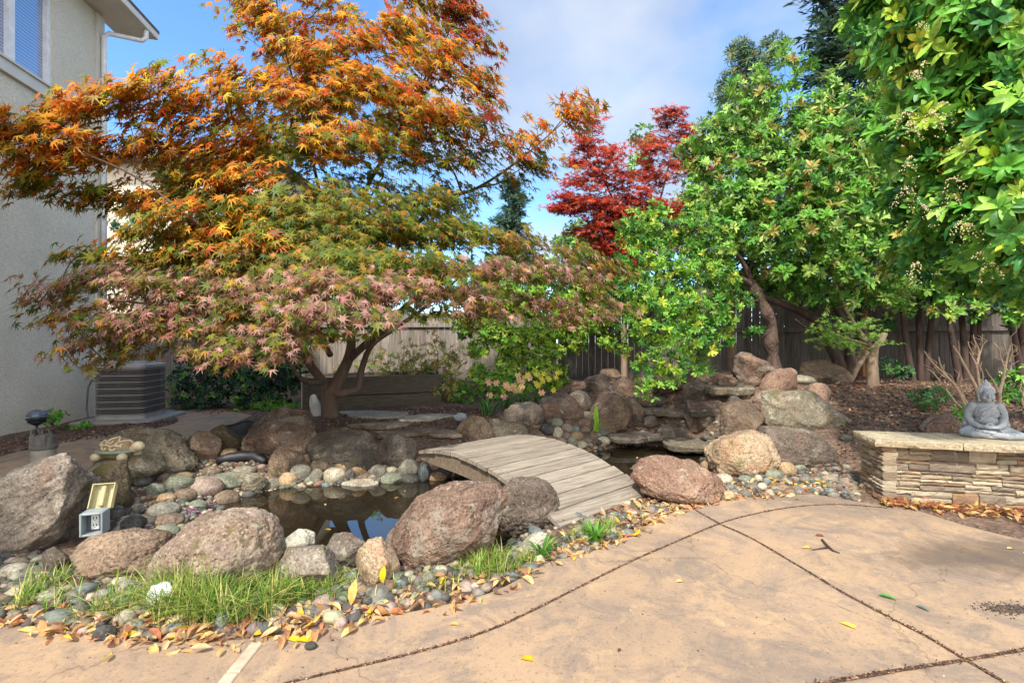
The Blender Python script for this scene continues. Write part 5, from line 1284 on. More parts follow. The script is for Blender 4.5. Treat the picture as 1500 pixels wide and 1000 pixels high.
PADS = [ # px, py, depth, rx, rz, class, density
 (10, 185, 4.5, .36, .16, 'O', 1.1), (70, 205, 4.6, .38, .18, 'O', 1), (120, 160, 4.8, .38, .13, 'O', 1.2), (190, 140, 5, .42, .17, 'O', 1.2), (255, 165, 5.2, .45, .22, 'O', 1.1), (40, 262, 4.7, .4, .12, 'M', .9), (115, 238, 4.8, .4, .16, 'O', .9),
 (20, 225, 4.5, .3, .16, 'O', .9), (95, 285, 4.9, .35, .08, 'M', .6), (200, 220, 5.1, .42, .2, 'O', 1), (180, 290, 5.2, .4, .12, 'M', .6), (330, 150, 5.5, .45, .25, 'O', 1.1), (300, 220, 5.4, .5, .25, 'O', 1), (260, 285, 5.4, .45, .2, 'M', .8),
 (360, 210, 5.7, .5, .3, 'O', 1), (335, 290, 5.7, .5, .28, 'O', .9), (400, 290, 5.8, .5, .3, 'M', 1), (400, 130, 5.9, .45, .25, 'O', 1), (320, 100, 5.6, .3, .1, 'O', .8), (230, 105, 5.2, .28, .08, 'O', .7),
 (400, 45, 5.9, .38, .25, 'O', 1), (375, -40, 6.1, .45, .25, 'O', 1), (370, 15, 6, .35, .15, 'O', .8), (455, 75, 5.8, .42, .24, 'O', 1), (450, 150, 5.7, .45, .28, 'O', 1.1), (470, 10, 6, .42, .22, 'O', .8), (530, 60, 5.9, .4, .24, 'O', .8), (520, 130, 5.7, .45, .28, 'O', 1),
 (590, 45, 5.9, .42, .26, 'O', .9), (610, -20, 6.1, .5, .2, 'R', .9), (650, 20, 6.0, .38, .22, 'R', .9), (690, 10, 6.0, .32, .2, 'R', 1), (690, 70, 5.8, .36, .22, 'R', .9), (640, 95, 5.6, .42, .28, 'O', 1.1), (580, 140, 5.6, .45, .28, 'O', 1.1), (700, 130, 5.6, .34, .2, 'O', 1.1),
 (640, 170, 5.4, .45, .25, 'O', 1.1), (710, 175, 5.5, .32, .2, 'R', 1), (500, 210, 5.6, .5, .3, 'O', 1), (430, 220, 5.8, .45, .3, 'M', 1), (570, 220, 5.7, .5, .3, 'M', 1), (650, 225, 5.6, .42, .22, 'M', 1), (705, 225, 5.7, .3, .16, 'M', .8),
 (760, 215, 5.6, .28, .13, 'O', .9), (800, 235, 5.6, .25, .12, 'M', .8), (835, 165, 5.5, .26, .17, 'O', 1), (862, 150, 5.5, .2, .12, 'O', .9), (795, 195, 5.6, .22, .1, 'O', .7), (740, 265, 5.7, .3, .1, 'M', .8), (770, 245, 5.7, .25, .1, 'M', .7),
 (680, 285, 5.9, .4, .14, 'M', .8), (610, 290, 5.9, .5, .26, 'M', .9), (530, 290, 6.0, .55, .3, 'M', .9), (460, 310, 5.9, .5, .3, 'M', .9), (520, 350, 5.4, .6, .22, 'G', 1), (440, 360, 5.3, .6, .22, 'G', 1), (590, 350, 5.6, .55, .22, 'G', .9),
 (370, 350, 5.5, .5, .22, 'M', .9), (310, 340, 5.3, .42, .18, 'M', .8), (240, 340, 5.1, .35, .12, 'M', .5), (170, 340, 5, .3, .06, 'M', .35), (205, 375, 4.9, .42, .1, 'M', .9), (120, 372, 4.8, .3, .08, 'M', .6), (270, 385, 4.9, .45, .14, 'Q', .9),
 (350, 395, 4.9, .5, .16, 'Q', 1), (90, 420, 4.7, .36, .1, 'P', .9), (150, 410, 4.6, .4, .12, 'P', 1), (220, 420, 4.5, .42, .13, 'P', 1), (300, 430, 4.6, .42, .14, 'P', 1), (60, 440, 4.6, .26, .06, 'P', .8), (110, 460, 4.6, .4, .14, 'Q', 1), (185, 470, 4.4, .42, .16, 'P', 1),
 (260, 475, 4.4, .42, .15, 'P', 1), (130, 505, 4.5, .36, .12, 'P', .9), (200, 505, 4.6, .36, .1, 'Q', .7), (160, 535, 4.5, .22, .07, 'Q', .7), (340, 470, 4.6, .4, .15, 'Q', .9), (380, 430, 4.5, .45, .15, 'P', 1), (400, 480, 4.2, .36, .12, 'P', 1), (350, 500, 4.4, .36, .1, 'P', .8),
 (310, 520, 4.5, .28, .08, 'P', .7), (400, 515, 4.3, .28, .08, 'P', .8), (450, 415, 4.5, .45, .15, 'P', 1), (460, 450, 4.2, .38, .13, 'P', 1), (520, 420, 4.3, .45, .15, 'P', 1), (540, 455, 4.0, .32, .12, 'P', 1), (480, 485, 4.4, .3, .08, 'G', .7), (590, 425, 4.5, .42, .14, 'P', 1), (570, 395, 4.8, .55, .15, 'Q', 1),
 (640, 395, 4.9, .5, .16, 'Q', 1), (500, 385, 4.8, .55, .14, 'Q', 1), (430, 385, 4.9, .5, .14, 'Q', 1), (690, 350, 5.3, .5, .16, 'Q', 1), (640, 340, 5.5, .5, .16, 'M', .9), (660, 430, 4.7, .4, .1, 'P', .9), (720, 400, 4.9, .45, .13, 'P', 1), (760, 355, 5.3, .42, .13, 'Q', .9), (780, 395, 5.1, .42, .12, 'P', 1),
 (720, 445, 4.9, .35, .1, 'P', .8), (790, 440, 5.1, .35, .1, 'P', .9), (840, 370, 5.6, .4, .12, 'Q', .9), (850, 410, 5.3, .36, .1, 'P', .9), (890, 395, 5.6, .26, .09, 'Q', .8), (850, 455, 5.2, .28, .09, 'P', .9), (895, 440, 5.3, .24, .08, 'P', .9), (820, 470, 5.1, .25, .07, 'P', .8), (610, 460, 4.6, .3, .07, 'G', .5), (680, 465, 4.9, .28, .06, 'G', .4),
 (270, 325, 5.0, .42, .2, 'M', .8), (325, 320, 5.1, .45, .25, 'O', .8), (375, 315, 5.2, .42, .25, 'M', .9), (235, 300, 5.1, .35, .14, 'O', .7), (430, 320, 5.1, .42, .25, 'G', .9), (400, 355, 4.9, .45, .2, 'M', .8), (300, 365, 4.9, .42, .14, 'M', .8), (350, 255, 5.3, .42, .2, 'O', .8), (500, 300, 5.3, .42, .25, 'G', .8), (560, 310, 5.3, .42, .22, 'M', .8), (640, 290, 5.4, .4, .18, 'M', .8),
 # behind the trunk, seen through the crown and from the side
 (420, 200, 7.4, .8, .4, 'M', .5), (560, 180, 7.6, .8, .4, 'M', .5), (350, 320, 7.6, .8, .35, 'G', .5), (520, 350, 7.8, .8, .3, 'G', .5), (640, 320, 7.4, .7, .3, 'G', .5), (460, 90, 7.0, .7, .4, 'O', .5), (600, 60, 7.0, .6, .35, 'O', .4), (280, 260, 7.0, .7, .3, 'M', .5), (420, 420, 7.2, .8, .2, 'G', .5), (600, 400, 7.2, .7, .2, 'G', .4),
]
sprays, cls = [], []
for (px, py, d, rx, rz, k, dn) in PADS:
    if k == 'M' and px > 390 and py > 200: k = 'G' if (px+py) % 20 < 14 else 'M'
    if k == 'Q' and 400 < px < 720: k = 'G'
    c = P(px, py, d); sk.connect(c, .022, .006, 6)
    ctr = np.array((MB0.x, MB0.y)); o = np.array((c.x, c.y))-ctr; o = o/(np.linalg.norm(o)+1e-6)
    nS = int(max(5, 62*rx*(rx+.25)*(1+rz*2.2)*dn))
    for i in range(nS):
        v = RNG.normal(size=3); v /= np.linalg.norm(v); r = RNG.random()**.5
        off = v*r*np.array((rx*1.12, rx*.95, rz*1.15)); off[2] -= .10*(off[0]*o[0]+off[1]*o[1])
        sprays.append(((c.x+off[0], c.y+off[1], c.z+off[2]), o, RNG.uniform(.12, .2))); cls.append(k)
order = np.argsort([min(np.linalg.norm(np.array(s[0])-np.array(p_)) for p_ in sk.p[::7]) for s in sprays])
for i in order:
    if random.random() < .6: sk.connect(sprays[i][0], .009, .0028, 4, .08)
def palf(k, n, p, c):
    up = p[:, 2]-c[2]
    A = {'O': pick(ORG, n, .16, ORW), 'R': pick([hexc(190, 62, 34), hexc(214, 92, 38), hexc(160, 60, 40), hexc(200, 120, 40), hexc(120, 96, 36)], n, .16), 'M': pick(GRN+ORG[:4], n, .16, [.2, .17, .17, .1, .08, .04, .07, .05, .09, .03]), 'G': pick(GRN, n, .16, GRW),
         'P': pick(PNK, n, .14, PNW), 'Q': pick(PNK[2:]+GRN+GRN[:3]+ORG[4:6], n, .14)}[k]
    t = RNG.random(n) < {'O': .26, 'R': .25, 'P': .3}.get(k, 0)
    if k in 'ORP': A[t] = pick(GRN, n, .15, GRW)[t]
    return A
a = maple_leaves(sprays, cls, 0, 15, .094, palf)
print('maple leaves', len(a[0]), 'sprays', len(sprays))
mbt.build('trunk', M_BARK, maple, True)
scatter('crown', T_MAPLE, *a[:4], a[4], M_LMAP, maple)

# ---------- generic crown of whorled leaves ----------
def whorls(blobs, size, per=7, tmpl=None, cols=None, wts=None, jit=.2, density=1.0, droop=.2, shell=.55, tip=None, tipfrac=.2, cent=None, spread=.7, young=0.0):
    pos, nr, hd, sc, cl = [], [], [], [], []; cl_c = []
    for b_ in blobs:
        c = P(*b_[:3]); rx, ry, rz = b_[3], b_[4], b_[5]; dn = b_[6] if len(b_) > 6 else 1
        n = int(max(8, density*dn*(rx*rz+rx*ry+ry*rz)*150))
        for _ in range(n):
            v = RNG.normal(size=3); v /= np.linalg.norm(v); r = shell+(1.08-shell)*RNG.random()
            p = np.array(c)+v*r*np.array((rx, ry, rz)); ax = v*np.array((1, 1, .8))+np.array((0, -.15, .55-droop))+RNG.normal(0, .3, 3); ax /= np.linalg.norm(ax)
            cl_c.append(p); k = per+RNG.integers(-2, 3)
            u = np.cross(ax, RNG.normal(size=3)); u /= np.linalg.norm(u); w = np.cross(ax, u)
            a_ = np.arange(k)*2.4+RNG.random()*6; el = RNG.uniform(.05, spread, k)+(.25 if young and RNG.random() < young else 0)
            h = np.cos(el)[:, None]*(np.outer(np.cos(a_), u)+np.outer(np.sin(a_), w))+np.outer(np.sin(el), ax)
            nn = ax[None, :]-h*np.sum(h*ax, axis=1, keepdims=True)+RNG.normal(0, .12, (k, 3))
            sz = size*RNG.uniform(.75, 1.15)
            pos.append(p+h*size*.05+ax*RNG.uniform(-.15, .1, (k, 1))*size); nr.append(nn); hd.append(h); sc.append(sz*RNG.uniform(.7, 1.15, k))
            base = pick(tip, 1, .15)[0] if (tip is not None and RNG.random() < tipfrac) else pick(cols, 1, .18, wts)[0]
            cl.append(np.clip(base*(1+.13*RNG.normal(size=(k, 1))), .005, .9))
    return (np.vstack(pos), np.vstack(nr), np.vstack(hd), np.concatenate(sc), np.vstack(cl)), cl_c
def plant(name, base, label, cat, blobs, size, limbs=(), bark=None, mat=None, tmpl=T_LAUREL, group=None, twigs=.35, trunkname='trunk', crown='crown', twig_r=.009, **kw):
    e = empty(name, base, label, cat, group); m_ = MB(); s_ = Skel(m_)
    if not limbs: k_ = min(1, blobs[0][3]*2.6); limbs = [([base+Vector((0, 0, -.05)), base.lerp(P(*blobs[0][:3]), .5), P(*blobs[0][:3])], [.03*k_*k_, .02*k_*k_, .012*k_*k_])]
    for pts, rr in limbs: s_.limb(pts, rr, 9)
    for b_ in blobs: s_.connect(P(*b_[:3]), max(twig_r*2.2, .014)*min(1, b_[3]*3.2), .006*min(1, b_[3]*3.2), 6)
    L_, cc = whorls(blobs, size, tmpl=tmpl, **kw)
    for p_ in cc:
        if random.random() < twigs: s_.connect(p_, twig_r, .0025, 4, .05)
    m_.build(trunkname, bark or M_BARKD, e, True)
    scatter(crown, tmpl, *L_[:4], L_[4], mat or M_LGL, e)
    return e, cc
def R3(px, py, d, r, ry=None, rz=None, dn=1): return (px, py, d, r, ry or r*.9, rz or r*.85, dn)

# red maple
rb = Vector((P(915, 500, 9.3).x, 9.3, .5)); e_ = empty('maple_tree', rb, 'smaller crimson red japanese maple behind the drooping green tree', 'tree')
mbt = MB(); sk = Skel(mbt); q = lambda x, y, d=9.3: P(x, y, d)
sk.limb([q(915, 570), q(914, 500), q(918, 430), q(925, 370)], [.07, .055, .045, .035]); sk.limb([q(925, 370), q(905, 310), q(880, 250), q(868, 200)], [.03, .022, .014, .006]); sk.limb([q(925, 370), q(960, 310), q(980, 240), q(985, 180)], [.03, .022, .014, .006])
sk.limb([q(985, 330), q(1000, 280), q(1005, 250)], [.014, .01, .005], 6)
RP = [(868, 180, 9, .25, .28), (855, 215, 9, .35, .28), (880, 250, 9, .45, .3), (845, 265, 9, .3, .15), (840, 300, 9, .4, .14), (875, 300, 9, .5, .3), (815, 305, 8.9, .22, .06), (900, 340, 9.1, .5, .3), (930, 300, 9.2, .45, .3), (920, 390, 9.2, .4, .3), (890, 365, 9.1, .4, .16), (960, 260, 9.3, .4, .3), (985, 200, 9.4, .32, .3), (975, 170, 9.4, .25, .16),
      (1010, 195, 9.4, .3, .2), (1000, 240, 9.3, .35, .25), (970, 310, 9.2, .4, .2), (1005, 300, 9.2, .28, .1), (950, 220, 9.3, .35, .25), (915, 265, 9.2, .3, .2), (950, 350, 9.2, .4, .2), (1000, 335, 9.2, .22, .07), (840, 240, 9.1, .25, .1), (990, 165, 9.4, .2, .1), (1020, 250, 9.3, .3, .16), (905, 310, 9.3, .5, .3), (935, 380, 9.3, .4, .3), (865, 340, 9.2, .4, .2), (900, 225, 9.1, .25, .15), (830, 290, 9, .3, .1), (975, 360, 9.3, .3, .16)]
sprays, cls = [], []
for (px, py, d, rx, rz) in RP:
    c = P(px, py, d+.0); sk.connect(c, .018, .006, 5); o = np.array((0., -.5))
    for i in range(int(135*rx*(rx+.2)*(1+rz*3))):
        v = RNG.normal(size=3); v /= np.linalg.norm(v); off = v*RNG.random()**.5*np.array((rx*1.1, rx, rz*1.2)); sprays.append(((c.x+off[0], c.y+off[1], c.z+off[2]), o, RNG.uniform(.1, .17))); cls.append('r')
for s_ in sprays:
    if random.random() < .3: sk.connect(s_[0], .007, .003, 4, .05)
REDC = [hexc(186, 60, 40), hexc(202, 86, 48), hexc(156, 44, 36), hexc(200, 100, 58), hexc(126, 50, 36), hexc(176, 62, 48)]
a = maple_leaves(sprays, cls, 0, 12, .095, lambda k, n, p, c: pick(REDC, n, .18, [.25, .2, .2, .14, .11, .1]))
mbt.build('trunk', M_BARKP, e_, True); scatter('crown', T_STAR, *a[:4], a[4], M_LMAP, e_)

GB = [hexc(100, 154, 54), hexc(82, 136, 50), hexc(122, 170, 66), hexc(64, 112, 46), hexc(140, 180, 76)]
T_MED = laurel_tmpl(.17, .15, .04); T_OVAL = laurel_tmpl(.2, .16, .05)
GM = [hexc(92, 144, 50), hexc(116, 164, 62), hexc(70, 118, 44), hexc(142, 180, 76), hexc(52, 94, 40)]
GD = [hexc(38, 70, 40), hexc(52, 88, 46), hexc(30, 58, 36), hexc(66, 104, 54)]
GY = [hexc(150, 176, 52), hexc(176, 190, 66), hexc(124, 156, 46)]
# arbutus with twisted trunk: drooping bright crown
tb = G(1133, 530); d0 = 7.0; t0 = P(1133, 536, 7.0)
q = lambda x, y, d=7.0: P(x, y, d)
lb = [([q(1134, 540), q(1132, 520), q(1128, 500), q(1131, 480), q(1124, 460), q(1116, 442), q(1108, 428), q(1100, 412)], [.11, .07, .115, .062, .09, .058, .088, .05]),
      ([q(1104, 420), q(1085, 408, 6.9), q(1050, 398, 6.6), q(1000, 400, 6.3), q(965, 425, 6.2)], [.045, .035, .028, .02, .01]),
      ([q(1100, 412), q(1085, 380, 6.9), q(1050, 345, 6.7), q(1000, 335, 6.5)], [.04, .03, .02, .01]), ([q(1004, 398, 6.3), q(985, 402, 6.0), q(955, 440, 5.9), q(945, 500, 5.9)], [.02, .016, .012, .006])]
AB = [R3(930, 335, 6.7, .3), R3(965, 350, 6.5, .32), R3(1010, 345, 6.6, .35), R3(1045, 365, 6.6, .35), R3(925, 385, 6.4, .28), R3(965, 395, 6.2, .33), R3(1005, 400, 6.2, .33), R3(1050, 410, 6.4, .3), R3(925, 430, 6.1, .25), R3(960, 440, 5.9, .3), R3(1000, 450, 5.9, .33), R3(1045, 455, 6.1, .28),
      R3(930, 475, 5.9, .25), R3(970, 490, 5.8, .28), R3(1015, 495, 5.9, .3), R3(1060, 470, 6.1, .18), R3(1060, 500, 6.2, .13), R3(955, 530, 5.7, .2), R3(990, 540, 5.7, .14, rz=.22), R3(945, 560, 5.7, .11, rz=.18), R3(1025, 535, 5.9, .14), R3(965, 570, 5.7, .08, rz=.1), R3(905, 460, 6.1, .15), R3(910, 510, 6.0, .12), R3(960, 315, 6.7, .2), R3(1020, 315, 6.8, .25), R3(1090, 440, 6.8, .16, dn=.7), R3(1105, 490, 6.9, .13, dn=.7)]
arb, acc_ = plant('arbutus_tree', t0, 'bright green arbutus drooping over the cascade from a knobbly twisted trunk', 'tree', AB, .07, lb, M_BARKR, M_LGL, tmpl=T_MED, per=10, cols=GB, spread=1.15, density=3.0, shell=.35, tip=GY, tipfrac=.18, droop=.3, twigs=.3)
# pale yellow flower tassels
def tassels(parent, pts, size, cols, n=26, name='flowers', droop=1.0, strings=5):
    pos = []
    for p_ in pts:
        p_ = np.array(p_); sz_ = size*RNG.uniform(.6, 1.25)
        for _ in range(RNG.integers(max(2, strings-3), strings+3)):
            d_ = RNG.normal(size=3)*np.array((1, 1, .3)); d_ /= np.linalg.norm(d_); L_ = sz_*RNG.uniform(.5, 1.15); k = max(4, int(n/strings*L_/size))
            t_ = RNG.random(k)**.8
            q_ = p_+np.outer(t_*L_*.75, d_)+np.outer(t_*t_*L_*droop*.9, (0, 0, -1))+RNG.normal(0, size*.035, (k, 3)); pos.append(q_)
    pos = np.vstack(pos); n_ = len(pos)
    scatter(name, (ico(1)[0]*np.array([.7, .7, 1.1]), ico(1)[1]), pos, RNG.normal(0, .5, (n_, 3))+np.array((0, 0, 1)), RNG.normal(size=(n_, 3)), RNG.uniform(.0026, .0062, n_)*(size/.12), pick(cols, n_, .12), M_LMT, parent, smooth=True)
tassels(arb, [p_ for p_ in acc_ if p_[1] < 6.4][::9], .1, [hexc(224, 214, 140), hexc(206, 196, 110), hexc(232, 220, 170)], 24)

# big laurel-leaved tree in the middle
LBm = [R3(1045, 200, 7.6, .35), R3(1035, 250, 7.5, .35), R3(1080, 175, 7.6, .35), R3(1095, 220, 7.4, .42), R3(1080, 270, 7.2, .42), R3(1120, 145, 7.6, .3), R3(1150, 190, 7.4, .42), R3(1140, 240, 7.1, .45), R3(1125, 300, 7.0, .45), R3(1085, 320, 7.0, .38), R3(1060, 340, 6.9, .25),
       R3(1190, 160, 7.4, .32), R3(1200, 210, 7.1, .45), R3(1190, 270, 6.9, .45), R3(1175, 330, 6.7, .45), R3(1130, 350, 6.8, .38), R3(1245, 165, 7.2, .35), R3(1255, 215, 7.0, .45), R3(1245, 280, 6.8, .48), R3(1230, 345, 6.6, .42), R3(1300, 170, 7.1, .4), R3(1310, 230, 7.0, .42), R3(1300, 290, 6.8, .45),
       R3(1290, 350, 6.7, .4), R3(1340, 260, 7.0, .4), R3(1350, 330, 6.9, .4), R3(1190, 385, 6.7, .32), R3(1250, 395, 6.6, .3), R3(1150, 395, 6.8, .25), R3(1320, 390, 6.7, .28), R3(1220, 130, 7.4, .2, rz=.3), R3(1150, 110, 7.6, .2, rz=.32), R3(1290, 130, 7.2, .25), R3(1110, 110, 7.7, .15, rz=.2),
       R3(1150, 280, 8.1, .7), R3(1250, 280, 8.0, .7), R3(1320, 320, 7.9, .6), R3(1100, 340, 8.0, .5), R3(1180, 360, 7.9, .5), R3(1330, 180, 7.9, .6), R3(1380, 370, 7.7, .45), R3(1420, 330, 7.8, .6), R3(1480, 320, 7.8, .6), R3(1450, 400, 7.6, .35), R3(1190, 420, 7.1, .25), R3(1300, 425, 7.2, .3), R3(1350, 410, 7.3, .3), R3(1400, 420, 7.3, .25), R3(1150, 430, 7.6, .22), R3(1260, 430, 7.6, .25), R3(1145, 75, 7.8, .14, rz=.2), R3(1080, 130, 7.8, .2), R3(1180, 95, 7.6, .15, rz=.2), R3(1330, 450, 7.3, .2, dn=.6), R3(1440, 440, 7.2, .25, dn=.7), R3(1200, 440, 6.9, .16, dn=.8), R3(1385, 450, 7.2, .2, dn=.8), R3(1290, 440, 7.0, .2, dn=.8), R3(1490, 450, 7.0, .25, dn=.8), R3(1240, 440, 6.8, .16, dn=.7), R3(1330, 100, 7.2, .4), R3(1400, 250, 7.4, .6), R3(1020, 290, 7.6, .3), R3(1015, 220, 7.8, .25), R3(1085, 385, 7.7, .35), R3(1112, 402, 7.9, .3), R3(1150, 415, 8.0, .35), R3(1060, 425, 8.0, .3), R3(1190, 430, 8.0, .3), R3(1040, 395, 7.9, .3)]
q = lambda x, y, d=7.3: P(x, y, d)
lb = [([q(1232, 556), q(1228, 530), q(1212, 500), q(1196, 472), q(1170, 455, 7.2), q(1140, 443, 7.1), q(1112, 432, 7.0), q(1102, 415, 7.0), q(1096, 398, 7.0)], [.1, .085, .07, .062, .055, .05, .045, .04, .03]),
      ([q(1236, 558), q(1245, 520), q(1235, 470), q(1210, 420), q(1200, 350), q(1190, 260), q(1170, 180)], [.09, .07, .055, .05, .04, .028, .012]), ([q(1240, 556), q(1262, 500, 7.4), q(1262, 440, 7.5), q(1275, 360, 7.4), q(1290, 260, 7.3)], [.06, .05, .045, .035, .015]),
      ([q(1212, 500), q(1180, 480, 7.1), q(1165, 468, 6.9)], [.03, .02, .012])]
lau, lcc = plant('laurel_tree', P(1234, 560, 7.3), 'tall dense laurel leaved tree with crooked dark trunks left of the cedar post', 'tree', LBm, .112, lb, M_BARKD, M_LGL, tmpl=T_MED, per=9, cols=GM, wts=[.28, .24, .18, .2, .1], density=1.35, spread=.95, tip=[hexc(142, 168, 84), hexc(160, 184, 96), hexc(168, 150, 76)], tipfrac=.2, droop=.1, twigs=.12, twig_r=.008)

# right foreground strawberry tree
q = lambda x, y, d=3.4: P(x, y, d)
FBl = [R3(1275, -20, 3.5, .22), R3(1320, 10, 3.4, .25), R3(1370, -10, 3.3, .28), R3(1350, 60, 3.3, .22), R3(1400, 50, 3.2, .25), R3(1450, 20, 3.1, .28), R3(1500, 60, 3.0, .28), R3(1355, 120, 3.4, .2), R3(1400, 110, 3.3, .22), R3(1450, 110, 3.1, .25), R3(1370, 170, 3.3, .2), R3(1340, 205, 3.4, .15), R3(1420, 180, 3.2, .22), R3(1480, 170, 3.0, .25),
       R3(1350, 240, 3.4, .14), R3(1390, 240, 3.3, .18), R3(1440, 240, 3.1, .22), R3(1490, 250, 3.0, .24), R3(1350, 290, 3.5, .13), R3(1385, 300, 3.3, .15), R3(1430, 310, 3.2, .18), R3(1480, 320, 3.0, .22), R3(1365, 350, 3.5, .12), R3(1400, 360, 3.4, .13), R3(1445, 365, 3.2, .14), R3(1490, 370, 3.1, .16), R3(1550, 150, 3.1, .4), R3(1560, 300, 3.1, .35), R3(1340, 380, 3.7, .06),
       R3(1450, 60, 4.1, .5, dn=.6), R3(1440, 200, 4.1, .45, dn=.6), R3(1460, 320, 4.0, .3, dn=.6), R3(1560, 0, 3.8, .5, dn=.5), R3(1660, 150, 3.6, .5, dn=.5), R3(1330, 120, 4.3, .28), R3(1325, 200, 4.4, .28), R3(1335, 290, 4.5, .28), R3(1350, 370, 4.6, .22), R3(1400, 395, 4.4, .2), R3(1290, 70, 4.4, .25), R3(1450, 410, 4.2, .18), R3(1500, 420, 4.0, .2), R3(1280, 20, 4.4, .25)]
fb = Vector((4.9, 4.3, .3))
lb = [([fb+Vector((0, 0, -.1)), Vector((4.85, 4.2, .9)), Vector((4.6, 4.0, 1.6)), q(1590, 240, 3.7), q(1540, 120, 3.5), q(1470, 60, 3.4)], [.1, .085, .07, .055, .035, .015]), ([q(1590, 240, 3.7), q(1500, 270, 3.4), q(1430, 300, 3.3), q(1385, 330, 3.4)], [.035, .024, .015, .007]), ([q(1540, 120, 3.5), q(1440, 160, 3.3), q(1370, 200, 3.4)], [.03, .02, .008]),
      ([Vector((4.6, 4.0, 1.6)), q(1560, 350, 3.6), q(1500, 390, 3.6)], [.04, .03, .012])]
far_, fcc = plant('strawberry_tree', fb, 'strawberry tree with large glossy leaves and hanging cream flowers in the upper right corner', 'tree', FBl, .112, lb, M_BARKR, M_LGL, tmpl=T_OVAL, per=9, cols=[hexc(98, 158, 56), hexc(122, 176, 68), hexc(78, 138, 54), hexc(60, 114, 54), hexc(152, 188, 72)], density=2.0, tip=[hexc(168, 190, 60), hexc(186, 180, 66), hexc(150, 190, 80)], tipfrac=.12, droop=.25, twigs=.4, shell=.35)
fl = [P(x, y, 3.05) for (x, y) in [(1345, 35), (1355, 90), (1340, 105), (1475, 90), (1365, 165), (1330, 180), (1405, 205), (1335, 230), (1328, 275), (1395, 285), (1350, 300), (1445, 215), (1415, 330), (1345, 385), (1450, 385), (1395, 260), (1490, 120), (1475, 170), (1325, 165), (1408, 325), (1435, 370), (1487, 340), (1500, 180), (1380, 150)]]
tassels(far_, fl, .12, [hexc(232, 220, 178), hexc(222, 208, 156), hexc(214, 216, 148), hexc(234, 206, 178)], 80, droop=1.3, strings=9)

# dark multi-stemmed shrubs along the right fence
for i, (bx, stems, lab, bl) in enumerate([
    (1345, [(1340, 1318, 400), (1350, 1345, 395), (1356, 1372, 400)], 'dark leaved shrub with three thin stems just right of the cedar post', [R3(1330, 400, 7.7, .35), R3(1370, 395, 7.6, .3), R3(1345, 430, 7.6, .16, dn=.6), R3(1300, 470, 7.8, .12, dn=.6), R3(1300, 410, 7.9, .3), R3(1322, 545, 7.3, .14)]),
    (1415, [(1408, 1385, 400), (1416, 1400, 390), (1422, 1425, 395), (1430, 1440, 400)], 'dark leaved shrub with four leaning stems behind the bare branches', [R3(1400, 400, 7.5, .35), R3(1440, 395, 7.4, .35), R3(1385, 440, 7.3, .12, dn=.6), R3(1420, 460, 7.3, .12, dn=.5), R3(1360, 420, 7.6, .2)]),
    (1500, [(1500, 1460, 400), (1505, 1490, 390), (1512, 1530, 400)], 'dark leaved shrub at the right edge with a stem leaning left', [R3(1480, 410, 7.0, .3), R3(1520, 400, 7.0, .35), R3(1490, 460, 7.0, .2, dn=.7), R3(1470, 440, 6.9, .14, dn=.6), R3(1560, 420, 6.8, .4)])]):
    dd = 7.7-.25*i
    plant('fence_shrub', P(bx, 566, dd), lab, 'shrub', bl, .11, [([P(a_, 570, dd), P((a_+c_)/2+random.uniform(-6, 6), 490, dd), P(c_, y_, dd), P(c_+(c_-a_)*.4, y_-90, dd)], [.05, .04, .032, .018]) for (a_, c_, y_) in stems], M_BARKD, M_LGL, cols=GD+GM[:2], density=1.1, droop=.1, twigs=.25, per=7)

# small maple with pale trunk and cut limb, light green fans
q = lambda x, y, d=6.9: P(x, y, d)
sm = empty('young_maple', q(1277, 562), 'small light green maple with a pale trunk and a sawn off limb in the mulch', 'tree'); mbt = MB(); sk = Skel(mbt)
sk.limb([q(1279, 572), q(1278, 545), q(1277, 525), q(1280, 508)], [.085, .072, .075, .06], 12); sk.limb([q(1278, 512), q(1290, 500), q(1296, 488)], [.045, .04, .04], 10); sk.limb([q(1245, 560), q(1258, 535), q(1272, 515)], [.035, .035, .03], 8)
sk.limb([q(1278, 512), q(1262, 490), q(1240, 455), q(1225, 420), q(1215, 390)], [.04, .03, .024, .018, .01], 8); sk.limb([q(1270, 505), q(1250, 498, 6.7), q(1225, 490, 6.6)], [.02, .014, .006], 6)
sprays = []; 
for (px, py, d, rx, rz) in [(1232, 488, 6.6, .22, .08), (1215, 500, 6.5, .14, .04), (1255, 478, 6.6, .16, .06), (1290, 495, 6.7, .12, .05), (1240, 415, 6.9, .2, .12), (1222, 435, 6.9, .12, .06), (1248, 505, 6.6, .12, .05), (1210, 480, 6.6, .1, .04)]:
    c = P(px, py, d); sk.connect(c, .01, .004, 5)
    for _ in range(int(14+rx*34)): v = RNG.normal(size=3)*np.array((rx*1.2, rx*1.2, rz*2.2))*.7; sprays.append(((c.x+v[0], c.y+v[1], c.z+v[2]), np.array((0, -.4)), .07))
a = maple_leaves(sprays, ['g']*len(sprays), 0, 7, .06, lambda k, n, p, c: pick([hexc(112, 152, 56), hexc(92, 134, 50), hexc(136, 166, 70)], n, .15))
mbt.build('trunk', M_BARKP, sm, True); scatter('crown', T_STAR, *a[:4], a[4], M_LMAP, sm)

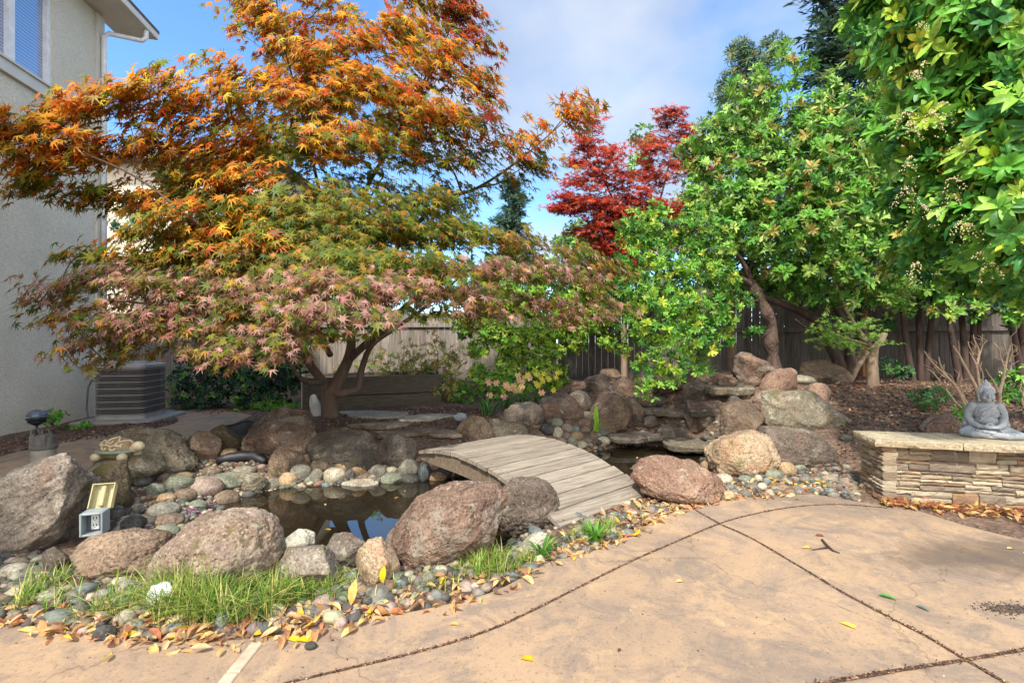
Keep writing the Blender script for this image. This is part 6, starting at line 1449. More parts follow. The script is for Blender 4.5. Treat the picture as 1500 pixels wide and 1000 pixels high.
# bare pale branches (pruned shrub) behind the statue
q = lambda x, y, d=5.0: P(x, y, d)
for i, (nm, base_, lb, lab) in enumerate([
    ('bare_shrub', q(1425, 605), [([q(1428, 612), q(1405, 575), q(1385, 550), q(1365, 530), q(1354, 514)], [.02, .015, .012, .009, .004]), ([q(1428, 612), q(1410, 580), q(1395, 560), q(1380, 540), q(1375, 522)], [.016, .012, .01, .008, .004]), ([q(1426, 612), q(1402, 592), q(1382, 565), q(1366, 545), q(1358, 540)], [.014, .011, .009, .006, .003]),
        ([q(1390, 555), q(1378, 548), q(1368, 536)], [.008, .006, .003]), ([q(1405, 577), q(1398, 560), q(1392, 548)], [.008, .006, .003]), ([q(1415, 590), q(1408, 570), q(1402, 556)], [.008, .006, .003])], 'bare pale twigs fanning left of the statue'),
    ('bare_shrub', q(1440, 600), [([q(1445, 605), q(1432, 575), q(1418, 545), q(1405, 520), q(1396, 506)], [.02, .017, .013, .009, .004]), ([q(1440, 590), q(1434, 560), q(1430, 535), q(1420, 515)], [.016, .013, .009, .004]), ([q(1431, 535), q(1434, 515), q(1427, 497), q(1426, 490)], [.012, .009, .006, .003]), ([q(1431, 528), q(1438, 510), q(1434, 503)], [.008, .006, .003]),
        ([q(1415, 540), q(1408, 528), q(1405, 514)], [.008, .006, .003]), ([q(1438, 570), q(1440, 550), q(1437, 540)], [.008, .005, .003]), ([q(1426, 520), q(1420, 508), q(1418, 500)], [.007, .005, .003])], 'bare pale forked branches rising directly behind the statue head'),
    ('bare_shrub', q(1468, 600), [([q(1466, 612), q(1464, 580), q(1468, 560), q(1472, 540), q(1476, 520), q(1480, 505)], [.02, .017, .014, .012, .009, .005]), ([q(1464, 578), q(1455, 558), q(1448, 548), q(1444, 540)], [.011, .008, .006, .003]), ([q(1472, 540), q(1466, 524), q(1464, 515)], [.009, .007, .003]), ([q(1476, 522), q(1472, 510), q(1470, 500)], [.008, .006, .003]), ([q(1478, 530), q(1483, 515), q(1481, 500)], [.008, .006, .003]), ([q(1470, 556), q(1480, 540), q(1482, 525)], [.009, .007, .003])], 'bare pale knobbly branch right of the statue head'),
    ('bare_shrub', q(1496, 630, 4.7), [([q(1493, 645, 4.7), q(1496, 620, 4.7), q(1500, 600, 4.7), q(1497, 585, 4.7), q(1502, 570, 4.7)], [.012, .01, .012, .008, .004]), ([q(1499, 600, 4.7), q(1506, 588, 4.7), q(1508, 575, 4.7)], [.009, .007, .003])], 'bare twig at the far right edge of the wall')]):
    base_.z -= .1
    mbt = MB(); s_ = Skel(mbt)
    lb[0][0][0].z = float(H(lb[0][0][0].x, lb[0][0][0].y))-.05
    for pts, rr in lb: s_.limb(pts, rr, 7)
    for k in range(14):
        j = random.randrange(len(s_.p)//2, len(s_.p)); p_ = Vector(s_.p[j]); s_.mb.tube([p_, p_+Vector((random.gauss(0, .03), random.gauss(0, .03), .05)), p_+Vector((random.gauss(0, .04), random.gauss(0, .04), .11))], [.005, .004, .002], 5)
    tag(mbt.build(nm, simple('bare_twig', hexc(190, 164, 136), hexc(160, 134, 108), .85, 20, 60, .4), loc=lb[0][0][0], smooth=True), lab, 'shrub', 'pruned bare shrub branches behind the wall')

# shrubs: (name,label,base px, blobs...)
def shrub(name, basepx, label, blobs, size, cols, d=None, tip=None, tf=.15, dens_=1.4, tmpl=T_LAUREL, mat=None, bark=None, **kw):
    b0 = G(*basepx)
    if d: b0 = P(basepx[0], basepx[1], d); b0.z = float(H(b0.x, b0.y))
    return plant(name, b0, label, 'shrub', blobs, size, (), bark, mat or M_LGL, tmpl, cols=cols, tip=tip, tipfrac=tf, density=dens_, twigs=.1, trunkname='stem', crown='foliage', **kw)
DKE = [hexc(34, 62, 44), hexc(48, 82, 52), hexc(26, 50, 38), hexc(60, 98, 58)]
shrub('evergreen_shrub', (300, 600), 'dark glossy evergreen shrub right of the air conditioner', [R3(290, 520, 9.6, .4), R3(280, 560, 9.5, .38), R3(320, 540, 9.5, .45), R3(310, 580, 9.3, .3), R3(270, 590, 9.3, .2), R3(350, 520, 9.7, .4)], .1, DKE, tip=GM[:2], tf=.12)
shrub('evergreen_shrub', (395, 602), 'dark glossy evergreen shrub directly behind the left maple limb', [R3(370, 560, 9.3, .4), R3(410, 545, 9.3, .42), R3(400, 580, 9.2, .35), R3(440, 560, 9.3, .3), R3(390, 520, 9.6, .4), R3(430, 520, 9.6, .4), R3(365, 590, 9.1, .2), R3(345, 560, 9.3, .3)], .1, DKE, tip=GM[:2], tf=.14)
shrub('low_plant', (400, 606), 'bright green low plant in front of the dark evergreen shrubs', [R3(380, 598, 8.9, .16, rz=.1), R3(405, 594, 8.9, .22, rz=.13), R3(430, 598, 8.9, .14, rz=.1), R3(350, 592, 9, .13, rz=.1)], .1, GB[:3], dens_=2)
shrub('yellow_shrub', (254, 592), 'yellow green shrub just behind the air conditioner', [R3(254, 560, 9.6, .15, rz=.3), R3(262, 585, 9.5, .12), R3(250, 590, 9.4, .1)], .06, GY+GB[:2])
# loose shrub spilling from the planter
shrub('spilling_shrub', (640, 590), 'loose yellow green shrub spilling over the right end of the planter', [R3(640, 530, 8.6, .4, dn=.7), R3(610, 540, 8.8, .35, dn=.7), R3(660, 560, 8.3, .28, dn=.8), R3(670, 520, 8.6, .25, dn=.5), R3(645, 575, 8.1, .2, dn=.7), R3(600, 515, 8.9, .25, dn=.4), R3(635, 500, 8.8, .25, dn=.4)], .075, [hexc(150, 160, 74), hexc(128, 142, 62), hexc(174, 170, 90), hexc(160, 128, 70)], d=8.6, mat=M_LMT, tmpl=T_MED, dens_=2.0)
shrub('planter_herbs', (560, 552), 'feathery yellow green herbs growing in the planter', [R3(545, 540, 8.7, .25, dn=.7), R3(575, 535, 8.7, .25, dn=.7), R3(520, 545, 8.6, .2, dn=.5), R3(560, 520, 8.9, .2, dn=.4), R3(500, 545, 8.6, .16, dn=.4)], .07, [hexc(152, 162, 80), hexc(128, 146, 66), hexc(184, 150, 96)], d=8.7, mat=M_LMT, tmpl=T_MED, dens_=2.0)
# green tree by the fence between maple and arbutus
shrub('green_tree', (770, 560), 'light green leafy small tree against the fence behind the lilies', [R3(720, 480, 9.4, .35), R3(755, 500, 9.3, .4), R3(795, 485, 9.3, .4), R3(700, 510, 9.4, .22), R3(745, 535, 9.2, .3), R3(790, 530, 9.1, .32), R3(780, 445, 9.5, .4), R3(830, 450, 9.4, .35), R3(735, 440, 9.5, .4), R3(850, 480, 9.4, .25, dn=.6), R3(815, 515, 8.9, .15), R3(700, 450, 9.5, .3), R3(870, 430, 9.6, .3), R3(800, 400, 9.8, .4), R3(860, 395, 9.9, .35), R3(845, 500, 9.5, .25, dn=.7), R3(885, 455, 9.6, .35), R3(890, 500, 9.6, .22, dn=.7), R3(700, 545, 9.2, .2), R3(680, 480, 9.5, .22), R3(820, 545, 9.0, .15), R3(730, 560, 8.9, .25), R3(900, 400, 9.9, .4), R3(810, 560, 8.8, .15), R3(830, 470, 9.7, .4), R3(870, 470, 9.7, .35), R3(850, 430, 9.8, .4)], .085, [hexc(136, 172, 56), hexc(112, 154, 52), hexc(160, 188, 68), hexc(90, 128, 46)], d=9.6, tip=GY, tf=.2, dens_=3.6)
shrub('green_shrub', (700, 600), 'rounded bright green bush left of the lilies', [R3(690, 570, 8.2, .25), R3(680, 590, 8.0, .2), R3(715, 560, 8.4, .25), R3(670, 575, 8.2, .15), R3(730, 575, 8.2, .22)], .06, GB+GY[:1], dens_=3)
shrub('green_shrub', (770, 585), 'bushy green foliage behind the lily flowers', [R3(745, 560, 8.9, .28), R3(780, 555, 9.0, .28), R3(805, 568, 9.0, .2), R3(770, 575, 8.8, .24), R3(825, 560, 9.2, .15)], .065, GB+GY, dens_=3)
shrub('background_tree', (860, 540), 'mid green tree beyond the fence showing left of the red maple', [R3(850, 345, 11.6, .45), R3(880, 370, 11.5, .5), R3(830, 365, 11.6, .35), R3(860, 395, 11.5, .6), R3(900, 400, 11.5, .6), R3(800, 420, 11.4, .6), R3(850, 440, 11.4, .5), R3(760, 430, 11.6, .6)], .13, GM+GB[:2], d=11.8, dens_=.9)
shrub('background_tree', (1010, 540), 'light green tree beyond the fence showing right of the red maple', [R3(1010, 300, 11, .5), R3(1040, 230, 11, .55), R3(1050, 290, 10.8, .6), R3(960, 330, 10.8, .6), R3(1060, 190, 11, .45), R3(920, 340, 11, .5), R3(940, 200, 11.2, .3), R3(935, 240, 11.2, .3), R3(1030, 350, 10.6, .6), R3(1090, 200, 11, .5)], .13, [hexc(110, 150, 60), hexc(136, 172, 80), hexc(86, 124, 52)], d=11, dens_=.9)
shrub('background_tree', (240, 540), 'blue green tree beyond the left fence showing through the maple', [R3(190, 330, 14.5, .5, dn=.7), R3(215, 310, 14.5, .5, dn=.7), R3(270, 340, 14, .6, dn=.8), R3(330, 360, 13.5, .7), R3(380, 380, 13, .7), R3(250, 380, 13.5, .6), R3(430, 400, 13, .7)], .15, [hexc(66, 106, 84), hexc(88, 128, 98), hexc(52, 86, 66)], d=13.6, dens_=.7)
shrub('background_tree', (560, 540), 'pale green tree beyond the fence behind the planter', [R3(560, 420, 13, .6, dn=.8), R3(620, 430, 13, .5, dn=.7), R3(500, 420, 13, .6, dn=.8), R3(690, 420, 12.5, .5, dn=.8), R3(740, 400, 12.5, .5)], .14, [hexc(96, 134, 70), hexc(126, 158, 90)], d=13, dens_=.7)
for (bp, lab, bl, cols, sz) in [((90, 622), 'small bright green weed at the foot of the stucco wall', [R3(80, 608, 7.2, .13, rz=.07), R3(76, 618, 7.0, .1, rz=.06)], GB[:3], .07), ((118, 626), 'second green weed nearer the air conditioner pad', [R3(112, 624, 7.2, .13, rz=.06), R3(122, 620, 7.3, .08, rz=.05)], GB[:3], .065),
      ((1225, 640), 'tuft of lime green moss fern right of the wide grey green boulder', [R3(1226, 628, 5.4, .1, rz=.07)], [hexc(146, 170, 60), hexc(120, 152, 56)], .035), ((1395, 640), 'bright green leafy seedling in the mulch left of the statue', [R3(1400, 608, 4.9, .13, rz=.07), R3(1388, 620, 4.9, .1, rz=.07), R3(1412, 600, 4.9, .09, rz=.05)], GB[:3], .06),
      ((1355, 595), 'blue green fern like plant in the mulch under the bare twigs', [R3(1350, 580, 5.9, .16, rz=.08), R3(1375, 576, 5.9, .14, rz=.07), R3(1360, 595, 5.7, .1, rz=.06)], [hexc(70, 112, 62), hexc(92, 132, 74)], .07), ((1490, 600), 'dark green low plant behind the statue at the right edge', [R3(1485, 560, 6, .16), R3(1495, 580, 5.9, .16), R3(1500, 545, 6, .12)], GM, .08),
      ((1305, 550), 'small leafy plant beside the young maple trunk', [R3(1303, 535, 7.2, .14)], GD+GM[:1], .07)]:
    shrub('small_plant', bp, lab, bl, sz, cols, dens_=2.2)

# conifers
def conifer(base, top, r0, label, cols, seed, dens_=1.0, nl=26, size=.22, droop=.25, loc_d=None, gaps=.0, start=.1):
    e = empty('conifer_tree', base, label, 'tree'); mbt = MB(); rg = np.random.default_rng(seed); Ht = (top-base).length
    mbt.tube([base, base.lerp(top, .5), top], [.22*Ht/12, .13*Ht/12, .02], 8)
    pos, hd, nn = [], [], []
    for i in range(nl):
        u = start+(1-start)*i/nl; c = base.lerp(top, u); R_ = r0*(1-u)**.75*rg.uniform(.75, 1.15)+.15
        for k in range(rg.integers(5, 8)):
            if rg.random() < gaps: continue
            a_ = rg.uniform(0, 2*PI); L_ = R_*rg.uniform(.6, 1.1); dv_ = Vector((math.cos(a_), math.sin(a_), -droop+rg.uniform(-.1, .25))); tip_ = c+dv_*L_
            mbt.tube([c, c.lerp(tip_, .5)+Vector((0, 0, .06*L_)), tip_], [.03, .02, .006], 4, False)
            m_ = int(L_*42*dens_)
            for j in range(m_):
                v = rg.random()**.7; p_ = c.lerp(tip_, v)+Vector((rg.normal(), rg.normal(), rg.normal()*.5))*(.09+.12*L_*(1-v*.5))
                pos.append(p_[:]); hd.append((dv_.x+rg.normal()*.7, dv_.y+rg.normal()*.7, -.3+rg.normal()*.4)); nn.append((rg.normal()*.5, rg.normal()*.5, 1))
    n_ = len(pos); mbt.build('trunk', M_BARKD, e, True)
    V, Fc = T_LAUREL
    scatter('crown', (np.array(T_DIA[0])*np.array((.45, 1, 1)), T_DIA[1]), np.array(pos), np.array(nn), np.array(hd), size*rg.uniform(.6, 1.2, n_), pick(cols, n_, .2), M_LMT, e)
CF = [hexc(72, 98, 70), hexc(54, 80, 60), hexc(92, 116, 82), hexc(44, 66, 54)]
conifer(Vector((P(1235, 500, 13).x, 13, .3)), Vector((P(1235, 500, 13).x+.3, 13.2, 13.5)), 2.6, 'tall dark redwood behind the laurel tree at the top right', CF, 4, 2.3, 34, .3, gaps=.15)
shrub('background_tree', (1090, 540), 'tall feathery grey green tree beyond the fence left of the dark redwood', [R3(1085, 78, 15, .42, dn=.8), R3(1105, 100, 15, .5, dn=.8), R3(1072, 118, 15, .4, dn=.7), R3(1055, 140, 15, .28, dn=.5), R3(1125, 75, 15, .35, dn=.6), R3(1100, 140, 15, .6), R3(1140, 60, 15, .25, dn=.5), R3(1075, 165, 15, .5), R3(1110, 180, 15, .6), R3(1120, 230, 15, .7), R3(1100, 300, 15, .8)], .2, [hexc(86, 112, 78), hexc(104, 128, 88), hexc(70, 96, 70), hexc(128, 132, 88)], d=15, tmpl=T_THIN, mat=M_LMT, dens_=1.1, per=11)
conifer(Vector((P(1380, 500, 14).x, 14, .3)), Vector((P(1380, 500, 14).x, 14, 13.5)), 2.6, 'dark conifer behind the strawberry tree', CF, 14, 2.2, 32, .3, gaps=.15)
conifer(Vector((P(748, 500, 28).x, 28, .2)), P(750, 255, 28), 2.2, 'small distant blue green conifer in the sky gap left of the red maple', [hexc(88, 118, 96), hexc(70, 98, 82), hexc(108, 134, 108)], 6, 2.6, 26, .42)

# lilies: strap leaves and peach flowers
def blades(name, pts_, parent, mat, col=None, loc=None, seg=5):
    V, Fc, C_ = [], [], []
    for (p_, dirv, L_, w, bend, c_) in pts_:
        b0 = len(V); side = Vector((-dirv.y, dirv.x, 0)).normalized() if (abs(dirv.x)+abs(dirv.y)) > 1e-4 else Vector((1, 0, 0))
        for k in range(seg+1):
            t = k/seg; q_ = p_+Vector((0, 0, 1))*(L_*t*(1-bend*.45*t))+dirv*(L_*bend*t*t); ww = w*(1-t**2.2)*(.6+.8*t if t < .5 else 1)+.0004
            V += [q_-side*ww, q_+side*ww]; C_ += [c_, c_]
            if k: Fc.append((b0+2*k-2, b0+2*k-1, b0+2*k+1, b0+2*k))
    return link_mesh(name, V, np.array(Fc), mat, parent, True, np.array(C_), loc)
def clump(name, base, label, cat, n, L_, w, rad, cols, bend=(.3, 1.0)):
    e = empty(name, base, label, cat); bl_ = []
    for _ in range(n):
        a_ = random.uniform(0, 2*PI); dv_ = Vector((math.cos(a_), math.sin(a_), 0)); c_ = pick(cols, 1, .12)[0]
        p_ = base+dv_*random.uniform(0, rad); p_.z = float(H(p_.x, p_.y))-.02
        bl_.append((p_, dv_, L_*random.uniform(.7, 1.15), w*random.uniform(.7, 1.2), random.uniform(*bend), c_))
    blades('leaves', bl_, e, M_LMT); return e
lilyc = [hexc(88, 132, 62), hexc(110, 152, 76), hexc(70, 112, 56)]
for (x, y, lab, nf) in [(716, 607, 'clump of strap leaves without flowers left of the lilies', 0), (742, 598, 'lily clump with peach flowers nearest the long grey rock', 8), (768, 594, 'lily clump with pale orange flowers in the middle', 9), (792, 588, 'lily clump with yellow flowers beside the reddish boulder', 16)]:
    b0 = G(x, y); e = clump('lily_plant', b0, lab, 'lily', 40, .36, .012, .13, lilyc)
    if nf:
        for k in range(nf):
            tip_ = b0+Vector((random.uniform(-.28, .28), random.uniform(-.25, .05), random.uniform(.2, .5)))
            ms = MB(); ms.tube([b0+Vector((0, 0, .02)), b0.lerp(tip_, .6)+Vector((0, 0, .06)), tip_], [.004, .003, .003], 5); fc = random.choice([hexc(244, 196, 150), hexc(246, 214, 140), hexc(240, 184, 150)]) if nf < 16 else hexc(240, 220, 84)
            ms.build('flower_stem', simple('lily_stem', lilyc[0], None, .7) if k == 0 else bpy.data.materials['lily_stem'], e, True)
            ps, nn, hh_ = [], [], []
            for j in range(6):
                a_ = j*PI/3+random.random()*.3; h_ = np.array((math.cos(a_), -.35, math.sin(a_)+.1)); ps.append(tip_[:]); hh_.append(h_); nn.append(np.array((-h_[0]*.3, -1., .35)))
            scatter('flower', T_WIDE, np.array(ps), np.array(nn), np.array(hh_), np.full(6, .06 if nf < 16 else .05), pick([fc], 6, .06), M_LMT, e)
ir = G(873, 632); e = empty('iris_plant', ir, 'single bright green iris with broad curved leaves at the pond edge', 'iris')
blades('leaves', [(ir, Vector((.0, -.2, 0)), .40, .05, .1, np.array(hexc(140, 182, 62))), (ir+Vector((.02, 0, 0)), Vector((.62, -.7, 0)).normalized(), .30, .032, .8, np.array(hexc(132, 178, 66))), (ir+Vector((-.01, .01, 0)), Vector((.3, .7, 0)), .30, .036, .3, np.array(hexc(112, 160, 56)))], e, M_LMT, seg=9)
wd2 = G(920, 800)
for (x, y, lab, n_) in [(872, 792, 'leafy green weed on the patio edge below the bridge', 60), (795, 815, 'small grassy weed in front of the pale grey stone', 26)]:
    b0 = G(x, y); bl_ = []; e = empty('weed', b0, lab, 'weed')
    for _ in range(n_):
        a_ = random.uniform(0, 2*PI); dv_ = Vector((math.cos(a_), math.sin(a_), 0)); bl_.append((b0+dv_*random.uniform(0, .04), dv_, random.uniform(.08, .17), .009, random.uniform(.4, 1.1), pick(GB[:3], 1, .12)[0]))
    blades('leaves', bl_, e, M_LMT)
# pink blossoms
n = 90; b0 = np.array([tuple(G(290+RNG.normal()*13, 748+RNG.normal()*5)) for _ in range(n)])
tag(scatter('fallen_blossoms', T_WIDE, b0+np.array([0, 0, .012]), RNG.normal(0, .5, (n, 3))+np.array([0, 0, 1]), RNG.normal(size=(n, 3)), RNG.uniform(.018, .034, n), pick([hexc(222, 110, 186), hexc(200, 84, 166), hexc(234, 150, 206)], n, .1), M_LMT), 'pink magenta blossoms fallen on the cobbles behind the mossy pink boulder', 'blossoms', kind='stuff')

# ================= grass, litter, mulch =================
def world_of(px_poly): return [gz(*q) for q in px_poly]
gr = []
def grass_zone(poly, n, L0, L1, z=None):
    p_ = sample(poly, n)
    for q_ in p_:
        k = fbm(np.array([[q_[0]*3.2, q_[1]*3.2, 1.5]]), 2)[0]
        if k < .05 and random.random() < .9: continue
        for _ in range(4):
            a_ = random.uniform(0, 2*PI); dv_ = Vector((math.cos(a_), math.sin(a_), 0))
            gr.append((Vector((q_[0]+random.gauss(0, .012), q_[1]+random.gauss(0, .012), q_[2]-.01)), dv_, random.uniform(L0, L1)*(1+k), random.uniform(.0011, .0036), random.uniform(.1, 1.15), pick([hexc(124, 156, 60), hexc(104, 140, 50), hexc(150, 172, 80), hexc(92, 124, 46), hexc(196, 188, 116), hexc(168, 178, 92)], 1, .12)[0]))
grass_zone(world_of([(10, 885), (90, 845), (240, 850), (230, 905), (120, 915), (20, 905)]), 420, .07, .18)
grass_zone(world_of([(225, 870), (400, 868), (420, 905), (330, 925), (230, 915)]), 620, .10, .24)
grass_zone(world_of([(400, 865), (520, 855), (600, 850), (600, 870), (520, 890), (430, 905)]), 380, .06, .15)
grass_zone(world_of([(590, 845), (740, 820), (740, 845), (680, 865), (600, 875)]), 380, .06, .15)
grass_zone(world_of([(820, 785), (880, 775), (950, 745), (960, 752), (900, 785), (830, 808)]), 330, .03, .09)
grass_zone(world_of([(740, 825), (790, 805), (810, 812), (745, 845)]), 90, .03, .08)
grass_zone(world_of([(390, 820), (470, 835), (480, 860), (400, 870)]), 60, .08, .16)
tag(blades('grass', gr, None, M_LMT, loc=(0, 0, 0), seg=4), 'loose green grass growing along the patio edge in front of the boulders', 'grass', kind='stuff')
print('grass', len(gr))

LIT = [hexc(206, 166, 110), hexc(186, 140, 96), hexc(220, 188, 130), hexc(228, 190, 50), hexc(168, 118, 84), hexc(200, 130, 90), hexc(214, 176, 126)]; LITW = [.22, .18, .18, .08, .13, .09, .12]
LF = laurel_tmpl(.2, .22, .07)
def litter(name, label, pts, s0, s1, cols=LIT, w=LITW, tilt=.35):
    n = len(pts); nn = np.stack([RNG.normal(0, tilt, n), RNG.normal(0, tilt, n), np.ones(n)*RNG.choice([1, 1, 1, -1], n)], 1)
    return tag(scatter(name, LF, pts+np.stack([np.zeros(n), np.zeros(n), RNG.uniform(.004, .02, n)], 1), nn, RNG.normal(size=(n, 3))*np.array([1, 1, .15]), RNG.uniform(s0, s1, n), pick(cols, n, .12, w), M_LMT), label, 'leaves', kind='stuff')
pts = []
def along(line, n, back, front, z=None):
    dl = dens(line, .02)
    for _ in range(n):
        i = random.randrange(1, len(dl)); a_, b_ = np.array(dl[i-1]), np.array(dl[i]); t = (b_-a_)/np.linalg.norm(b_-a_); nn = np.array((-t[1], t[0])); o = random.gauss(0, 1); q_ = a_+nn*(abs(o)*back if random.random() < .72 else -abs(o)*front)
        pts.append((q_[0], q_[1], float(HH(q_[0], q_[1]))))
edge = [p_ for p_ in PE if -3.2 < p_[0] < 2.4]
along(edge, 750, .12, .035)
along([gz(*q_) for q_ in [(0, 915), (150, 932), (330, 938), (470, 922), (600, 893)]], 260, .07, .03)
along([gz(*q_) for q_ in [(940, 765), (1015, 740), (1100, 722), (1200, 716), (1255, 724)]], 620, .14, .02)
litter('leaf_litter', 'dry tan and yellow leaves drifted along the curved patio edge', np.array(pts), .035, .085)
pts = []
L1 = [tuple((A0+wd*s_-wn*.10)[:2]) for s_ in np.linspace(.05, 2.4, 14)]
for _ in range(900):
    s_ = random.uniform(.0, 2.6)**1.0; o = abs(random.gauss(0, 1))*(.05+.10*min(1, s_)); p_ = A0+wd*s_-wn*(.02+o); pts.append((p_.x, p_.y, .004+random.random()*.03*(1-min(1, o/.3))))
litter('leaf_litter', 'brown and yellow leaves heaped at the foot of the stone wall', np.array(pts), .03, .075, [hexc(180, 118, 72), hexc(206, 160, 100), hexc(150, 90, 62), hexc(216, 188, 110), hexc(124, 80, 60), hexc(190, 140, 96)], None)
pts = sample(gwp([(1140, 715), (1240, 725), (1250, 640), (1225, 600), (1345, 650), (1420, 640), (1500, 600), (1420, 570), (1200, 560), (1240, 620), (1215, 680)]), 420)
litter('leaf_litter', 'scattered russet and tan leaves on the bark mulch at the right', pts, .03, .07, [hexc(176, 100, 70), hexc(196, 150, 104), hexc(150, 84, 60), hexc(206, 176, 124), hexc(120, 82, 64)], None)
pts = sample(gwp([(380, 740), (300, 690), (480, 615), (640, 650), (700, 600), (900, 600), (900, 660), (760, 650), (600, 690)]), 260)
litter('leaf_litter', 'small pink and tan leaves lying on the bank under the maple', pts, .02, .05, [hexc(176, 120, 100), hexc(196, 150, 114), hexc(150, 96, 80), hexc(206, 176, 134)], None)
pts = sample(POND, 46); pts[:, 2] = -.098
tag(scatter('floating_leaves', LF, pts, np.tile((0, 0, 1.), (46, 1))+RNG.normal(0, .03, (46, 3)), RNG.normal(size=(46, 3)), RNG.uniform(.03, .055, 46), pick(LIT, 46, .1), M_LMT), 'few tan leaves floating on the dark pond', 'leaves', kind='stuff')
# bark mulch chips
mp_ = [sample(gwp([(1130, 722), (1255, 735), (1250, 700), (1258, 640), (1500, 655), (1700, 680), (1700, 560), (1500, 552), (1230, 552), (1235, 620), (1220, 690)]), 13000),
       sample(gwp([(470, 625), (560, 640), (690, 640), (740, 615), (690, 596), (640, 596), (480, 606)]), 3800), sample(gwp([(1150, 548), (1230, 540), (1240, 600), (1160, 560)]), 700),
       sample(gwp([(0, 646), (150, 612), (250, 615), (225, 632), (120, 645), (0, 665)]), 2200), sample(gwp([(245, 598), (440, 606), (440, 596), (245, 588)]), 700), sample(gwp([(285, 680), (370, 690), (380, 650), (330, 650), (300, 665)]), 700), sample(gwp([(620, 590), (900, 600), (900, 560), (700, 552)]), 2200)]
pts = np.vstack(mp_); pts[:, 2] = H(pts[:, 0], pts[:, 1]); keep = ~(in_poly(pts[:, 0], pts[:, 1], PATH_POLY) | in_poly(pts[:, 0], pts[:, 1], PATIO_POLY)) | (pts[:, 0] < -5.2) & (pts[:, 1] > 5.6); pts = pts[keep]; pts[:, 2] = np.maximum(pts[:, 2], np.where(in_poly(pts[:, 0], pts[:, 1], PATH_POLY), 0, -9)); n = len(pts)
ss = RNG.uniform(.016, .05, n); s3 = np.stack([ss, ss*RNG.uniform(.6, 1, n), ss*.5], 1)
tag(scatter('bark_mulch', T_CHIP, pts+np.array([0, 0, .006]), np.stack([RNG.normal(0, .45, n), RNG.normal(0, .45, n), np.ones(n)], 1), RNG.normal(size=(n, 3)), s3, pick([hexc(88, 64, 50), hexc(110, 82, 66), hexc(64, 46, 38), hexc(136, 108, 88), hexc(166, 140, 116)], n, .15, [.28, .26, .2, .18, .08]), leafmat('mulch_chip', 0, .9)),
    'brown bark mulch chips covering the planting beds', 'mulch', kind='stuff')
# single leaves and bits on the patio
SL = [((990, 855), .06, hexc(228, 206, 130), 'pale yellow curled leaf alone in the middle of the patio', .9), ((762, 968), .07, hexc(236, 180, 40), 'bright yellow leaf near the bottom centre of the patio', 1.5), ((1230, 915), .09, hexc(232, 196, 84), 'long yellow leaf by the diagonal joint', 2.4), ((1314, 882), .075, hexc(104, 168, 72), 'green leaf on the patio at the right', -.6),
      ((1362, 899), .06, hexc(112, 130, 124), 'grey green leaf beside the green one', -.2), ((1175, 804), .08, hexc(236, 204, 90), 'yellow leaf next to a brown twig on the patio', 1.4), ((1194, 786), .08, hexc(150, 92, 66), 'reddish brown leaf above the yellow leaf by the twig', 1.5), ((1475, 806), .07, hexc(220, 206, 140), 'pale leaf on the dark patch of the patio', 1.2), ((658, 918), .05, hexc(220, 190, 110), 'small tan yellow leaf near the arc joint at the centre', 1.2),
      ((432, 942), .10, hexc(240, 196, 40), 'bright yellow leaf pair beside the dark pebble', 1.3), ((418, 938), .08, hexc(236, 204, 60), 'yellow leaf overlapping the bright pair', 1.7), ((840, 823), .05, hexc(240, 196, 50), 'small yellow leaf just off the grass below the bridge', .2), ((25, 925), .09, hexc(230, 200, 110), 'large pale yellow leaf at the bottom left', 1.4), ((300, 938), .07, hexc(236, 200, 40), 'yellow leaf standing at the patio edge above the brick strip', .6),
      ((560, 860), .085, hexc(246, 190, 20), 'vivid yellow leaf standing upright in the grass under the tan stone', .0), ((514, 893), .11, hexc(220, 176, 100), 'long tan leaf standing upright in the grass', .1), ((905, 958), .03, hexc(110, 76, 56), 'tiny brown leaf fragment at the bottom of the patio', .4), ((942, 742), .055, hexc(240, 200, 60), 'bright yellow leaf at the bridge foot', 1.0), ((983, 745), .06, hexc(244, 200, 50), 'yellow leaf beside the pinkish orange boulder foot', .9), ((265, 958), .05, hexc(216, 170, 110), 'small tan leaf left of the brick strip', 1.3)]
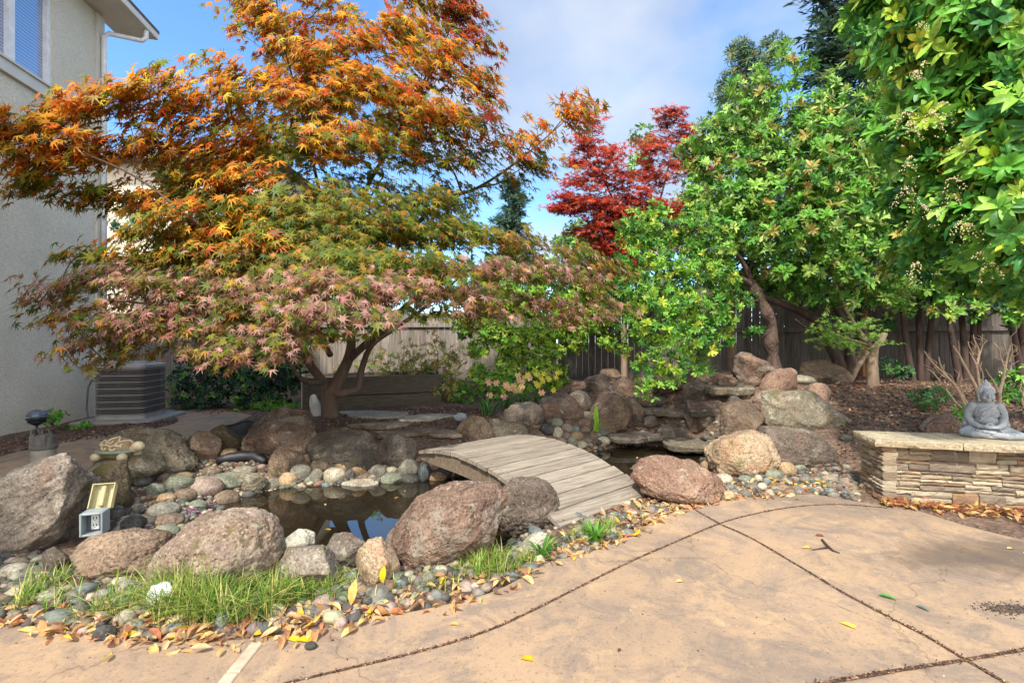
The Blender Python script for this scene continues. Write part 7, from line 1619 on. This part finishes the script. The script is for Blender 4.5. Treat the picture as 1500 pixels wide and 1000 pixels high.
for (pp, sz, c_, lab, h_) in SL:
    g0 = G(*pp); up = 'upright' in lab
    tag(scatter('fallen_leaf', LF, np.array([[g0.x, g0.y, g0.z+(.006 if not up else .02)]]), np.array([[0, -1., .3]]) if up else np.array([[.1, -.1, 1.]]), np.array([[math.sin(h_), math.cos(h_)*.6, 1.2 if up else .05]]), np.array([sz]), np.array([c_]), M_LMT, loc=g0), lab, 'leaf')
mbt = MB(); g0 = G(1215, 800); g1_ = G(1200, 806); mbt.tube([G(1204, 793)+Vector((0, 0, .008)), G(1212, 802)+Vector((0, 0, .012)), G(1220, 808)+Vector((0, 0, .008)), G(1230, 812)+Vector((0, 0, .006))], [.006, .008, .006, .003], 6); mbt.tube([G(1190, 807)+Vector((0, 0, .006)), G(1212, 804)+Vector((0, 0, .008))], [.003, .006], 6)
tag(mbt.build('twig', M_BARKD, loc=g0, smooth=True), 'forked brown twig lying on the patio', 'twig')
g0 = G(455, 950); rock('cobble', g0+Vector((0, 0, .012)), (.026, .019, .016), CM['dark'], 'single dark pebble lying on the patio near the yellow leaves', 'cobble', sub=3, rough=.05, facets=0, seed=9)
g0 = G(1480, 893); n = 500; p_ = np.stack([g0.x+RNG.normal(0, .07, n), g0.y+RNG.normal(0, .028, n), np.full(n, .004)], 1)
tag(scatter('soil_spill', T_CHIP, p_, np.tile((0, 0, 1.), (n, 1)), RNG.normal(size=(n, 3)), RNG.uniform(.004, .012, n), pick([hexc(50, 46, 42), hexc(80, 70, 60), hexc(110, 90, 74)], n, .15), leafmat('crumb_dark', 0, .9)), 'dark crumbs of soil spilled on the patio at the right edge', 'debris', kind='stuff')
n = 420; pp = np.stack([RNG.uniform(-2.2, 4, n), RNG.uniform(1.6, 4.2, n)], 1); pp = pp[in_poly(pp[:, 0], pp[:, 1], PATIO_POLY)]; n = len(pp)
tag(scatter('patio_crumbs', T_CHIP, np.column_stack([pp, np.full(n, .003)]), np.tile((0, 0, 1.), (n, 1)), RNG.normal(size=(n, 3)), RNG.uniform(.003, .010, n), pick([hexc(70, 50, 40), hexc(110, 80, 60), hexc(210, 190, 160), hexc(140, 100, 70)], n, .15), leafmat('crumb_mix', 0, .9)), 'tiny leaf crumbs and specks scattered over the patio', 'debris', kind='stuff')
